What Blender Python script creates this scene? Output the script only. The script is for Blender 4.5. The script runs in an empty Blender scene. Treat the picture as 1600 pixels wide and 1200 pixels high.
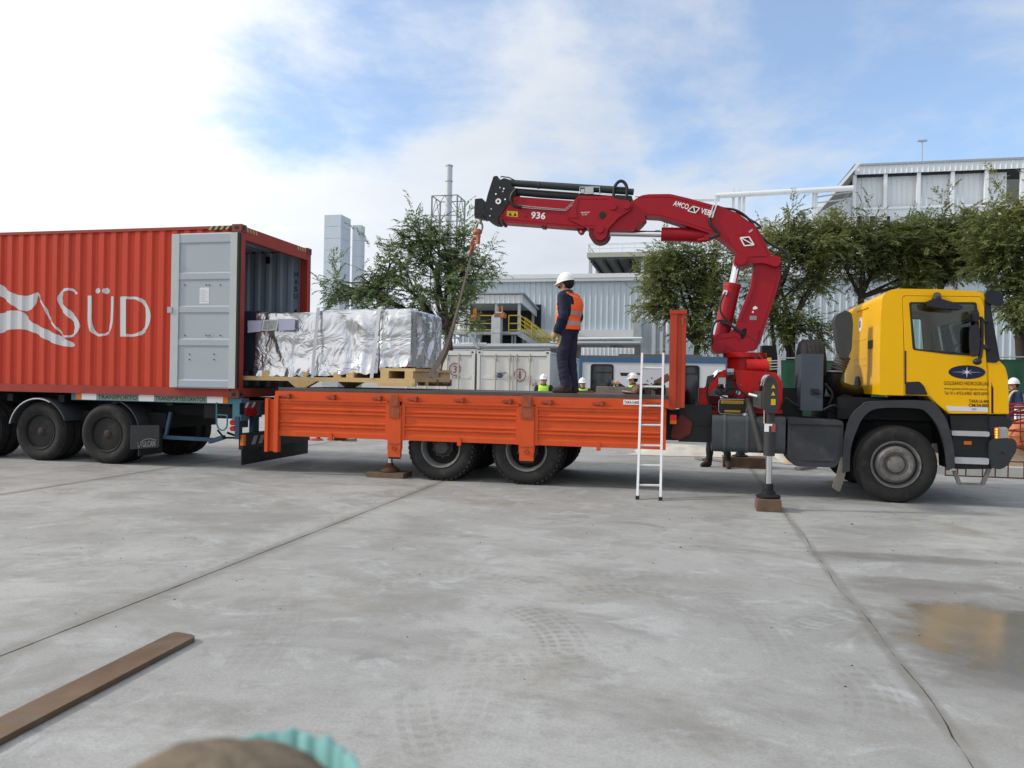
import bpy, bmesh, math, random
from mathutils import Vector, Matrix, geometry, noise
rnd = random.Random(7)
SC = bpy.context.scene
COL = SC.collection

# ------------------------------------------------------------------ camera
F, ROLL, PITCH, H = 1200.0, .0181, .0029, 1.56
_c, _s, _cp, _sp = math.cos(ROLL), math.sin(ROLL), math.cos(PITCH), math.sin(PITCH)
FW = Vector((0, _cp, -_sp)); UP0 = Vector((0, _sp, _cp)); R0 = Vector((1, 0, 0))
RT = _c * R0 + _s * UP0; UP = -_s * R0 + _c * UP0
EYE = Vector((0, 0, H))
cam_d = bpy.data.cameras.new('camera'); cam = bpy.data.objects.new('camera', cam_d); COL.objects.link(cam)
cam.matrix_world = Matrix(((RT.x, UP.x, -FW.x, 0), (RT.y, UP.y, -FW.y, 0), (RT.z, UP.z, -FW.z, H), (0, 0, 0, 1)))
cam_d.sensor_width = 36; cam_d.lens = F / 1600 * 36; cam_d.clip_start = .05; cam_d.clip_end = 2000
cam_d.dof.use_dof = True; cam_d.dof.focus_distance = 11.5; cam_d.dof.aperture_fstop = 4.0
SC.camera = cam

# ------------------------------------------------------------------ site frame: x along the lorry, y away from the photographer
O = Vector((5.26, 10.46, 0)); YAW = .224
TU = Vector((math.cos(YAW), -math.sin(YAW), 0)); TV = Vector((math.sin(YAW), math.cos(YAW), 0))
def wl(p): return O + TU * p[0] + TV * p[1] + Vector((0, 0, p[2]))
def ray(px, py): return RT * ((px - 800) / F) + UP * ((600 - py) / F) + FW
def P(px, py, d=0.):
    r = ray(px, py); t = (d - (EYE - O).dot(TV)) / r.dot(TV); p = EYE + r * t - O
    return (p.dot(TU), p.z)
def V(px, py, d=0.):
    x, z = P(px, py, d); return Vector((x, d, z))
def G(px, py, z=0.):
    r = ray(px, py); t = (z - H) / r.z; p = EYE + r * t - O
    return (p.dot(TU), p.dot(TV))
def Q(px, py, x):
    r = ray(px, py); t = (x - (EYE - O).dot(TU)) / r.dot(TU); p = EYE + r * t - O
    return (p.dot(TV), p.z)

# ------------------------------------------------------------------ world and sun
SUN_EL = math.radians(31); SUN_H = Vector((-.995, .02, 0)).normalized()
SUN = Vector((SUN_H.x * math.cos(SUN_EL), SUN_H.y * math.cos(SUN_EL), math.sin(SUN_EL)))
world = bpy.data.worlds.new('World'); SC.world = world; world.use_nodes = True
def build_world():
    nt = world.node_tree; N = nt.nodes; L = nt.links; N.clear()
    out = N.new('ShaderNodeOutputWorld'); bg = N.new('ShaderNodeBackground'); bg.inputs['Strength'].default_value = .1
    L.new(bg.outputs[0], out.inputs[0])
    sky = N.new('ShaderNodeTexSky'); sky.sky_type = 'NISHITA'; sky.sun_disc = False
    sky.sun_elevation = SUN_EL; sky.sun_rotation = math.atan2(SUN_H.x, SUN_H.y); sky.air_density = 1.0; sky.dust_density = .6; sky.ozone_density = 1.5
    tc = N.new('ShaderNodeTexCoord')
    def math_(op, a, b=None, c=None):
        n = N.new('ShaderNodeMath'); n.operation = op
        for i, v in enumerate((a, b, c)):
            if v is None: continue
            if hasattr(v, 'links'): L.new(v, n.inputs[i])
            else: n.inputs[i].default_value = v
        return n.outputs[0]
    def dot(v):
        n = N.new('ShaderNodeVectorMath'); n.operation = 'DOT_PRODUCT'; L.new(tc.outputs['Generated'], n.inputs[0]); n.inputs[1].default_value = v
        return n.outputs['Value']
    def mr(v, a, b, c=0., d=1.):
        n = N.new('ShaderNodeMapRange'); n.interpolation_type = 'SMOOTHSTEP'; L.new(v, n.inputs[0])
        for i, q in enumerate((a, b, c, d)): n.inputs[i + 1].default_value = q
        return n.outputs[0]
    sx = N.new('ShaderNodeSeparateXYZ'); L.new(tc.outputs['Generated'], sx.inputs[0])
    den = math_('ADD', math_('MAXIMUM', sx.outputs[2], 0.0), .22)
    cx = N.new('ShaderNodeCombineXYZ'); L.new(math_('DIVIDE', sx.outputs[0], den), cx.inputs[0]); L.new(math_('DIVIDE', sx.outputs[1], den), cx.inputs[1])
    cx.inputs[2].default_value = .37
    def fbm(scale, detail, rough, dist=0.):
        n = N.new('ShaderNodeTexNoise'); L.new(cx.outputs[0], n.inputs['Vector'])
        n.inputs['Scale'].default_value = scale; n.inputs['Detail'].default_value = detail; n.inputs['Roughness'].default_value = rough; n.inputs['Distortion'].default_value = dist
        return n.outputs['Fac']
    n1 = fbm(1.5, 9, .58, .35); n2 = fbm(4.2, 8, .6, .2); n3 = fbm(.9, 3, .5)
    # openings in the cloud cover (directions in the sky)
    blue = None
    for px, py, rad, amp in ((500, 120, 5.5, .7), (455, 55, 4, .4), (545, 165, 4, .4), (640, 70, 7.5, .95), (650, 150, 5, .6), (720, 20, 8, .7), (900, 210, 5, .75), (885, 55, 6, .5), (1110, 110, 7, .9), (1180, 190, 6, .6),
                             (1260, 70, 9, .9), (1420, 20, 10, .9), (1400, 160, 9, .6), (1560, 130, 10, .8), (1580, 230, 7, .65), (1750, 60, 16, .9), (1100, -150, 14, .8)):
        d = ray(px, py).normalized()
        g = mr(dot(d), math.cos(math.radians(rad * 1.5)), 1.0, 0., amp)
        blue = g if blue is None else math_('MAXIMUM', blue, g)
    gen = mr(n3, .52, .66, 0., .8)           # further openings everywhere else
    away = mr(dot(SUN), .55, -.2)
    front = mr(sx.outputs[1], .45, .2)
    blue = math_('MAXIMUM', blue, math_('MULTIPLY', math_('MULTIPLY', gen, away), front))
    e = math_('ADD', blue, math_('MULTIPLY', math_('SUBTRACT', n1, .5), 2.6))
    e = math_('ADD', e, math_('MULTIPLY', math_('SUBTRACT', n2, .5), 1.3))
    opening = math_('MULTIPLY', mr(e, .10, 1.15), mr(sx.outputs[2], .03, .22))
    cloud = math_('SUBTRACT', 1.0, math_('MULTIPLY', opening, .76))
    # brightness of the cloud: brightest around the sun, greyer away
    sg = mr(dot(SUN), .0, .85, 0., 1.)
    br = math_('ADD', math_('MULTIPLY', sg, 5.0), 8.1)
    br = math_('MULTIPLY', br, math_('ADD', .80, math_('MULTIPLY', n1, .38)))
    ctint = N.new('ShaderNodeMix'); ctint.data_type = 'RGBA'; L.new(sg, ctint.inputs['Factor'])
    ctint.inputs['A'].default_value = (.90, .965, 1.06, 1); ctint.inputs['B'].default_value = (1.0, 1.0, 1.0, 1)
    cc = N.new('ShaderNodeVectorMath'); cc.operation = 'SCALE'; L.new(ctint.outputs['Result'], cc.inputs[0]); L.new(br, cc.inputs['Scale'])
    sk = N.new('ShaderNodeVectorMath'); sk.operation = 'MULTIPLY'; L.new(sky.outputs[0], sk.inputs[0]); sk.inputs[1].default_value = (SKYK * 1.12, SKYK * 1.40, SKYK * 1.62)
    mix = N.new('ShaderNodeMix'); mix.data_type = 'RGBA'; L.new(cloud, mix.inputs['Factor']); L.new(sk.outputs[0], mix.inputs['A']); L.new(cc.outputs[0], mix.inputs['B'])
    L.new(mix.outputs['Result'], bg.inputs['Color'])
SKYK = 1.35
build_world()
sun_d = bpy.data.lights.new('sun', 'SUN'); sun_d.energy = 2.6; sun_d.angle = math.radians(4.0); sun_d.color = (1.0, .95, .87)
sun = bpy.data.objects.new('sun', sun_d); COL.objects.link(sun); sun.rotation_euler = (-SUN).to_track_quat('-Z', 'Y').to_euler(); sun.location = (-20, 10, 30)
SC.view_settings.view_transform = 'Standard'; SC.view_settings.look = 'None'; SC.view_settings.gamma = 1; SC.view_settings.exposure = .04
SC.view_settings.use_curve_mapping = False
SC.render.engine = 'CYCLES'
SC.cycles.max_bounces = 8; SC.cycles.transparent_max_bounces = 16

# ------------------------------------------------------------------ materials
def s2l(c): return tuple(((v / 255 + .055) / 1.055) ** 2.4 if v > 10 else v / 255 / 12.92 for v in c)
MATS = {}
def mat(name, col, rough=.6, metal=0., var=.12, vscale=6., bump=0., bscale=40., dirt=None, dirt_amt=.0, dscale=2.5, spec=.28, coat=0., emit=None, streak=False, wear=None):
    if name in MATS: return MATS[name]
    m = bpy.data.materials.new(name); m.use_nodes = True; nt = m.node_tree; N = nt.nodes; L = nt.links
    b = N['Principled BSDF']; b.inputs['Roughness'].default_value = rough; b.inputs['Metallic'].default_value = metal
    b.inputs['Specular IOR Level'].default_value = spec; b.inputs['Coat Weight'].default_value = coat; b.inputs['Coat Roughness'].default_value = .12
    tc = N.new('ShaderNodeTexCoord'); src = tc.outputs['Object']
    if streak:
        mp = N.new('ShaderNodeMapping'); mp.inputs['Scale'].default_value = (1, 1, .12); L.new(src, mp.inputs[0]); src = mp.outputs[0]
    def nz(sc, det=5, ro=.6):
        n = N.new('ShaderNodeTexNoise'); n.inputs['Scale'].default_value = sc; n.inputs['Detail'].default_value = det; n.inputs['Roughness'].default_value = ro; L.new(src, n.inputs['Vector']); return n.outputs['Fac']
    c = tuple(col) + (1,)
    last = None
    if var:
        mx = N.new('ShaderNodeMix'); mx.data_type = 'RGBA'; L.new(nz(vscale), mx.inputs['Factor'])
        mx.inputs['A'].default_value = tuple(max(0, v * (1 - var * 1.6)) for v in col) + (1,); mx.inputs['B'].default_value = tuple(min(1, v * (1 + var * 1.6)) for v in col) + (1,)
        last = mx.outputs['Result']
    if dirt:
        r = N.new('ShaderNodeMapRange'); L.new(nz(dscale, 8, .68), r.inputs[0]); r.inputs[1].default_value = .62 - dirt_amt * .4; r.inputs[2].default_value = .78; r.inputs[4].default_value = min(1, .25 + dirt_amt)
        mx2 = N.new('ShaderNodeMix'); mx2.data_type = 'RGBA'; L.new(r.outputs[0], mx2.inputs['Factor']); mx2.inputs['B'].default_value = tuple(dirt) + (1,)
        if last: L.new(last, mx2.inputs['A'])
        else: mx2.inputs['A'].default_value = c
        last = mx2.outputs['Result']
        rr = N.new('ShaderNodeMapRange'); L.new(r.outputs[0], rr.inputs[0]); rr.inputs[3].default_value = rough; rr.inputs[4].default_value = min(1, rough + .3); L.new(rr.outputs[0], b.inputs['Roughness'])
    if wear:
        for sc_, str_, lo, am in ((14, (.16, 1, 1), .66, .75), (45, (1, 1, 1), .70, .9), (10, (1, 1, .10), .64, .45)):
            mp = N.new('ShaderNodeMapping'); mp.inputs['Scale'].default_value = str_; L.new(tc.outputs['Object'], mp.inputs[0]); n = N.new('ShaderNodeTexNoise'); n.inputs['Scale'].default_value = sc_; n.inputs['Detail'].default_value = 7; n.inputs['Roughness'].default_value = .7; L.new(mp.outputs[0], n.inputs['Vector'])
            r = N.new('ShaderNodeMapRange'); L.new(n.outputs['Fac'], r.inputs[0]); r.inputs[1].default_value = lo; r.inputs[2].default_value = lo + .06; r.inputs[4].default_value = am * wear[3]
            mx3 = N.new('ShaderNodeMix'); mx3.data_type = 'RGBA'; L.new(r.outputs[0], mx3.inputs['Factor']); mx3.inputs['B'].default_value = tuple(wear[:3]) + (1,)
            if last: L.new(last, mx3.inputs['A'])
            else: mx3.inputs['A'].default_value = c
            last = mx3.outputs['Result']
    if last: L.new(last, b.inputs['Base Color'])
    else: b.inputs['Base Color'].default_value = c
    if bump:
        bn = N.new('ShaderNodeBump'); bn.inputs['Strength'].default_value = bump; bn.inputs['Distance'].default_value = .01; L.new(nz(bscale, 6), bn.inputs['Height']); L.new(bn.outputs[0], b.inputs['Normal'])
    if emit:
        b.inputs['Emission Color'].default_value = tuple(emit[:3]) + (1,); b.inputs['Emission Strength'].default_value = emit[3]
    MATS[name] = m; return m

ORANGE = mat('orange_paint', (.60, .085, .022), .42, var=.10, vscale=3, dirt=(.13, .06, .04), dirt_amt=.12, dscale=3.2, bump=.06, bscale=25, spec=.18, wear=(.15, .055, .03, 1.25))
CRED = mat('crane_red_paint', (.31, .009, .018), .36, var=.08, vscale=4, dirt=(.10, .03, .03), dirt_amt=.10, coat=.04, spec=.18, wear=(.13, .02, .02, .7))
CRED2 = mat('crane_base_red', (.48, .012, .012), .36, var=.12, vscale=6, dirt=(.06, .02, .02), dirt_amt=.22, coat=.04, spec=.18)
YEL = mat('yellow_cab_paint', (.80, .43, .003), .26, var=.05, vscale=2, dirt=(.45, .27, .05), dirt_amt=.05, coat=.08, spec=.12, wear=(.42, .24, .04, .25))
BLK = mat('black_plastic', (.018, .019, .021), .5, var=.2, vscale=8, dirt=(.08, .075, .07), dirt_amt=.12)
BLKM = mat('black_painted_metal', (.014, .015, .016), .42, var=.2, vscale=6, dirt=(.07, .06, .05), dirt_amt=.15)
DGREY = mat('dark_grey_plastic', (.042, .045, .050), .55, var=.18, vscale=5, dirt=(.13, .12, .11), dirt_amt=.15)
TANK = mat('grey_tank_paint', (.055, .062, .068), .48, var=.14, vscale=4, dirt=(.14, .13, .12), dirt_amt=.15)
TYRE = mat('tyre_rubber', (.022, .021, .020), .82, var=.25, vscale=10, dirt=(.10, .085, .07), dirt_amt=.2, dscale=5, bump=.2, bscale=60)
RIM = mat('grey_rim_steel', (.16, .16, .155), .55, metal=.2, var=.2, vscale=12, dirt=(.06, .05, .04), dirt_amt=.3, dscale=7)
HUBG = mat('hub_grey', (.17, .16, .15), .6, var=.3, vscale=14, dirt=(.12, .07, .04), dirt_amt=.3, dscale=8)
CHROME = mat('chrome_rod', (.75, .76, .78), .12, metal=1., var=.04)
ALU = mat('aluminium', (.62, .63, .64), .42, metal=.35, var=.08, vscale=12, dirt=(.3, .29, .27), dirt_amt=.12, dscale=9)
STEEL = mat('galvanised_steel', (.42, .44, .46), .45, metal=.5, var=.1, vscale=8)
CONTR = mat('container_red_paint', (.52, .056, .028), .48, var=.12, vscale=1.6, dirt=(.25, .07, .045), dirt_amt=.14, dscale=2.2, streak=True, bump=.05, spec=.18, wear=(.20, .06, .035, 1.))
CONTD = mat('container_rail_red', (.30, .035, .022), .5, var=.14, vscale=3, dirt=(.12, .045, .03), dirt_amt=.2)
CWHITE = mat('container_white_paint', (.62, .63, .62), .55, var=.06, vscale=3, dirt=(.45, .43, .40), dirt_amt=.1)
CGREY = mat('container_grey_paint', (.36, .39, .41), .5, var=.05, vscale=2, dirt=(.22, .22, .20), dirt_amt=.12)
CIN = mat('container_inside_grey', (.34, .40, .44), .6, var=.08, vscale=3, dirt=(.12, .12, .12), dirt_amt=.12)
PLY = mat('plywood_floor', (.16, .11, .07), .75, var=.2)
TEAL = mat('teal_chassis_paint', (.055, .16, .21), .55, var=.15, vscale=6, dirt=(.05, .05, .045), dirt_amt=.2)
CHBLUE = mat('blue_chassis_paint', (.022, .055, .10), .6, var=.2, vscale=7, dirt=(.03, .03, .028), dirt_amt=.35)
CHDARK = mat('dark_chassis', (.010, .011, .012), .7, var=.3, vscale=6, dirt=(.035, .03, .026), dirt_amt=.2)
WHITE = mat('white_paint', (.78, .78, .77), .5, var=.04)
BLACKP = mat('black_print', (.012, .012, .014), .6, var=0)
BROWNP = mat('dark_print', (.05, .025, .008), .6, var=0)
AMBER = mat('amber_lens', (.65, .16, .01), .25, var=.1, vscale=30)
REDL = mat('red_lens', (.38, .012, .01), .22, var=.1, vscale=30)
YELST = mat('yellow_sticker', (.58, .36, .02), .5, var=.06)
WOOD = mat('new_pine_wood', (.62, .43, .20), .65, var=.12, vscale=9, dirt=(.4, .24, .08), dirt_amt=.06, dscale=4, bump=.1)
WOODO = mat('weathered_wood', (.17, .115, .075), .8, var=.3, vscale=8, dirt=(.07, .05, .035), dirt_amt=.25, bump=.25)
WOODG = mat('grey_old_wood', (.22, .19, .165), .85, var=.25, vscale=9, dirt=(.10, .085, .07), dirt_amt=.2, bump=.25)
RUST = mat('rusty_steel', (.10, .05, .03), .75, metal=.3, var=.35, vscale=10, bump=.15)
ROPE = mat('sling_webbing', (.17, .135, .115), .85, var=.2, vscale=20)
GLASSD = None

# ------------------------------------------------------------------ objects
BASE = {}
def reg(o, base): BASE[o.name] = Vector(base)
def thing(name, label, cat, base=(0, 0, 0), group=None):
    o = bpy.data.objects.new(name, None); COL.objects.link(o); o.empty_display_size = .3
    o.location = wl(base); o.rotation_euler = (0, 0, -YAW); o['label'] = label; o['category'] = cat
    if group: o['group'] = group
    reg(o, base); return o
def root_base(o):
    return BASE[o.name]

class MB:
    def __init__(s): s.bm = bmesh.new(); s.mi = 0
    def _fin(s, verts, faces, bev=0., seg=1):
        for f in faces: f.material_index = s.mi
        if bev > 0:
            edges = set()
            for f in faces:
                for e in f.edges:
                    if len(e.link_faces) == 2 and e.calc_face_angle(0) > .5: edges.add(e)
            r = bmesh.ops.bevel(s.bm, geom=list(edges), offset=bev, segments=seg, affect='EDGES', clamp_overlap=True, profile=.5)
            for f in r['faces']: f.material_index = s.mi
    def poly(s, vs, fs, bev=0., seg=1):
        bv = [s.bm.verts.new(v) for v in vs]; ff = []
        for f in fs:
            try: ff.append(s.bm.faces.new([bv[i] for i in f]))
            except ValueError: pass
        s._fin(bv, ff, bev, seg); return bv, ff
    def box(s, x0, x1, y0, y1, z0, z1, bev=0., seg=1, rot=None, at=None):
        vs = [Vector((x, y, z)) for x in (x0, x1) for y in (y0, y1) for z in (z0, z1)]
        if rot is not None:
            c = Vector(at) if at else Vector(((x0 + x1) / 2, (y0 + y1) / 2, (z0 + z1) / 2)); vs = [rot @ (v - c) + c for v in vs]
        s.poly(vs, [(0, 1, 3, 2), (4, 6, 7, 5), (0, 4, 5, 1), (2, 3, 7, 6), (0, 2, 6, 4), (1, 5, 7, 3)], bev, seg); return s
    def prism(s, pts, a, b, axis='y', bev=0., seg=1):
        """pts: 2D outline; axis y -> (x,z) outline between y=a and y=b; x -> (y,z); z -> (x,y)"""
        def mk(p, t): return {'y': (p[0], t, p[1]), 'x': (t, p[0], p[1]), 'z': (p[0], p[1], t)}[axis]
        n = len(pts); vs = [mk(p, a) for p in pts] + [mk(p, b) for p in pts]
        fs = [tuple(range(n)), tuple(range(2 * n - 1, n - 1, -1))] + [(i, i + n, (i + 1) % n + n, (i + 1) % n) for i in range(n)]
        s.poly(vs, fs, bev, seg); return s
    def plate(s, outer, holes, a, b, axis='y'):
        """outline with holes, extruded"""
        def mk(p, t): return Vector({'y': (p[0], t, p[1]), 'x': (t, p[0], p[1]), 'z': (p[0], p[1], t)}[axis])
        loops = [outer] + holes; flat = [p for l in loops for p in l]
        tris = geometry.tessellate_polygon([[Vector((p[0], p[1], 0)) for p in l] for l in loops])
        n = len(flat); vs = [mk(p, a) for p in flat] + [mk(p, b) for p in flat]; fs = []
        for t in tris: fs += [tuple(t), tuple(i + n for i in reversed(t))]
        k = 0
        for l in loops:
            m = len(l)
            for i in range(m): fs.append((k + i, k + (i + 1) % m, k + (i + 1) % m + n, k + i + n))
            k += m
        s.poly(vs, fs); return s
    def cyl(s, p0, p1, r0, r1=None, n=16, caps=True, bev=0.):
        r1 = r0 if r1 is None else r1; p0 = Vector(p0); p1 = Vector(p1); d = (p1 - p0).normalized()
        a = d.orthogonal().normalized(); b = d.cross(a)
        vs = [p0 + (a * math.cos(2 * math.pi * i / n) + b * math.sin(2 * math.pi * i / n)) * r0 for i in range(n)] + [p1 + (a * math.cos(2 * math.pi * i / n) + b * math.sin(2 * math.pi * i / n)) * r1 for i in range(n)]
        fs = [(i, (i + 1) % n, (i + 1) % n + n, i + n) for i in range(n)]
        if caps: fs += [tuple(range(n - 1, -1, -1)), tuple(range(n, 2 * n))]
        s.poly(vs, fs, bev); return s
    def tube(s, path, r, n=8, closed=False):
        path = [Vector(p) for p in path]; m = len(path); vs = []; fs = []
        rs = r if isinstance(r, (list, tuple)) else [r] * m; prev = None
        for i, p in enumerate(path):
            if closed: t = path[(i + 1) % m] - path[i - 1]
            else: t = path[min(i + 1, m - 1)] - path[max(i - 1, 0)]
            t = t.normalized() if t.length > 1e-9 else Vector((0, 0, 1))
            a = t.orthogonal() if prev is None else prev - t * prev.dot(t)
            a = a.normalized() if a.length > 1e-6 else t.orthogonal().normalized()
            prev = a; b = t.cross(a)
            vs += [p + (a * math.cos(2 * math.pi * k / n) + b * math.sin(2 * math.pi * k / n)) * rs[i] for k in range(n)]
        for i in range(m if closed else m - 1):
            j = (i + 1) % m
            fs += [(i * n + k, i * n + (k + 1) % n, j * n + (k + 1) % n, j * n + k) for k in range(n)]
        if not closed: fs += [tuple(range(n - 1, -1, -1)), tuple(range((m - 1) * n, m * n))]
        s.poly(vs, fs); return s
    def lathe(s, prof, c, axis='y', n=32, closed=False):
        """prof: (radius, offset along axis)"""
        c = Vector(c); vs = []; m = len(prof)
        for r, t in prof:
            for k in range(n):
                w = 2 * math.pi * k / n; ca, sa = r * math.cos(w), r * math.sin(w)
                vs.append(c + Vector({'y': (ca, t, sa), 'z': (ca, sa, t), 'x': (t, ca, sa)}[axis]))
        fs = []
        for i in range(m if closed else m - 1):
            j = (i + 1) % m
            fs += [(i * n + k, i * n + (k + 1) % n, j * n + (k + 1) % n, j * n + k) for k in range(n)]
        if not closed:
            if prof[0][0] > 1e-6: fs.append(tuple(range(n - 1, -1, -1)))
            if prof[-1][0] > 1e-6: fs.append(tuple(range((m - 1) * n, m * n)))
        s.poly(vs, fs); return s
    def ell(s, c, r, nu=16, nv=10, v0=-90, v1=90):
        c = Vector(c); vs = []; fs = []
        for i in range(nv + 1):
            a = math.radians(v0 + (v1 - v0) * i / nv)
            for k in range(nu):
                w = 2 * math.pi * k / nu; vs.append(c + Vector((r[0] * math.cos(a) * math.cos(w), r[1] * math.cos(a) * math.sin(w), r[2] * math.sin(a))))
        for i in range(nv): fs += [(i * nu + k, i * nu + (k + 1) % nu, (i + 1) * nu + (k + 1) % nu, (i + 1) * nu + k) for k in range(nu)]
        fs += [tuple(range(nu - 1, -1, -1)), tuple(range(nv * nu, (nv + 1) * nu))]
        s.poly(vs, fs); return s
    def bar(s, p0, p1, w, h, up=(0, 0, 1), bev=0.):
        p0 = Vector(p0); p1 = Vector(p1); d = (p1 - p0).normalized(); u = Vector(up); a = d.cross(u)
        a = a.normalized() if a.length > 1e-5 else d.orthogonal().normalized(); b = a.cross(d)
        vs = [p + a * (w / 2 * i) + b * (h / 2 * j) for p in (p0, p1) for i in (-1, 1) for j in (-1, 1)]
        s.poly(vs, [(0, 1, 3, 2), (4, 6, 7, 5), (0, 4, 5, 1), (2, 3, 7, 6), (0, 2, 6, 4), (1, 5, 7, 3)], bev); return s
    def build(s, name, mats, parent=None, base=None, kind=None, smooth=35, local=False, merge=0., root=None):
        """parent None: a top-level mesh standing at base"""
        if merge: bmesh.ops.remove_doubles(s.bm, verts=s.bm.verts, dist=merge)
        b = Vector(base) if base is not None else (BASE[parent.name] if parent else Vector((0, 0, 0)))
        if not local:
            for v in s.bm.verts: v.co -= b
        bmesh.ops.recalc_face_normals(s.bm, faces=s.bm.faces)
        me = bpy.data.meshes.new(name); s.bm.to_mesh(me); s.bm.free()
        for m in (mats if isinstance(mats, (list, tuple)) else [mats]): me.materials.append(m)
        return link(me, name, parent, b, kind, smooth)
def link(me, name, parent=None, b=Vector((0, 0, 0)), kind=None, smooth=35):
    if smooth:
        me.polygons.foreach_set('use_smooth', [True] * len(me.polygons)); me.set_sharp_from_angle(angle=math.radians(smooth))
    o = bpy.data.objects.new(name, me); COL.objects.link(o)
    if parent:
        o.parent = parent; reg(o, BASE[parent.name])
    else:
        o.location = wl(b); o.rotation_euler = (0, 0, -YAW); reg(o, b)
    if kind: o['kind'] = kind
    return o
def tag(o, label, cat, group=None):
    o['label'] = label; o['category'] = cat
    if group: o['group'] = group
    return o
def copy_tree(o, dx, parent=None, label=None, names=None):
    """copy a thing and its parts, shifted by dx (site frame)"""
    c = o.copy(); COL.objects.link(c)
    if parent is None:
        c.location = o.location + TU * dx[0] + TV * dx[1] + Vector((0, 0, dx[2])); BASE[c.name] = BASE[o.name] + Vector(dx)
        if label: c['label'] = label
    else:
        c.parent = parent; BASE[c.name] = BASE[parent.name]
    for ch in list(o.children): copy_tree(ch, dx, c)
    return c

def pts(lst, d=0.): return [P(x, y, d) for x, y in lst]
def catmull(p, k=6):
    p = [Vector(q) for q in p]; out = []
    for i in range(len(p) - 1):
        a, b, c, d = p[max(i - 1, 0)], p[i], p[i + 1], p[min(i + 2, len(p) - 1)]
        for j in range(k):
            t = j / k; out.append(.5 * ((2 * b) + (c - a) * t + (2 * a - 5 * b + 4 * c - d) * t * t + (-a + 3 * b - 3 * c + d) * t ** 3))
    out.append(p[-1]); return out
def textbm(txt, w=None, h=None, bold=0., align='LEFT', line=1.):
    """flat text as bmesh scaled into w x h, lying in local XY, origin lower left"""
    cu = bpy.data.curves.new('txt', 'FONT'); cu.body = txt; cu.size = 1; cu.offset = bold; cu.resolution_u = 3; cu.align_x = align; cu.space_line = line
    ob = bpy.data.objects.new('txt', cu); COL.objects.link(ob)
    dg = bpy.context.evaluated_depsgraph_get(); me = bpy.data.meshes.new_from_object(ob.evaluated_get(dg))
    bm = bmesh.new(); bm.from_mesh(me); bpy.data.objects.remove(ob); bpy.data.curves.remove(cu); bpy.data.meshes.remove(me)
    xs = [v.co.x for v in bm.verts]; ys = [v.co.y for v in bm.verts]
    x0, x1, y0, y1 = min(xs), max(xs), min(ys), max(ys)
    sx = w / (x1 - x0) if w else None; sy = h / (y1 - y0) if h else sx
    sx = sx or sy
    for v in bm.verts: v.co = Vector(((v.co.x - x0) * sx, (v.co.y - y0) * sy, 0))
    return bm
def text(name, txt, mat_, parent, o, xd=(1, 0, 0), yd=(0, 0, 1), w=None, h=None, bold=0., align='LEFT', line=1., thick=0.):
    bm = textbm(txt, w, h, bold, align, line); o = Vector(o); xd = Vector(xd).normalized(); yd = Vector(yd).normalized()
    for v in bm.verts: v.co = o + xd * v.co.x + yd * v.co.y
    m = MB(); m.bm.free(); m.bm = bm
    return m.build(name, mat_, parent, smooth=0)
def rrect(x0, x1, z0, z1, r, k=4):
    out = []
    for cx, cz, a0 in ((x1 - r, z1 - r, 0), (x0 + r, z1 - r, 90), (x0 + r, z0 + r, 180), (x1 - r, z0 + r, 270)):
        for i in range(k + 1):
            a = math.radians(a0 + 90 * i / k); out.append((cx + r * math.cos(a), cz + r * math.sin(a)))
    return out
def rpoly(p, r, k=4):
    """round the corners of a 2D polygon; r scalar or list"""
    out = []; n = len(p)
    for i in range(n):
        q = Vector(p[i]).to_2d() if len(p[i]) == 3 else Vector(p[i]); a = Vector(p[i - 1]) - q; b = Vector(p[(i + 1) % n]) - q
        rr = r[i] if isinstance(r, (list, tuple)) else r
        rr = min(rr, a.length * .45, b.length * .45)
        if rr < 1e-4: out.append(tuple(q)); continue
        s, e = q + a.normalized() * rr, q + b.normalized() * rr
        for j in range(k + 1):
            t = j / k; out.append(tuple(s * (1 - t) ** 2 + q * 2 * t * (1 - t) + e * t * t))
    return out
def evalmesh(o):
    dg = bpy.context.evaluated_depsgraph_get(); return bpy.data.meshes.new_from_object(o.evaluated_get(dg))
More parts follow.
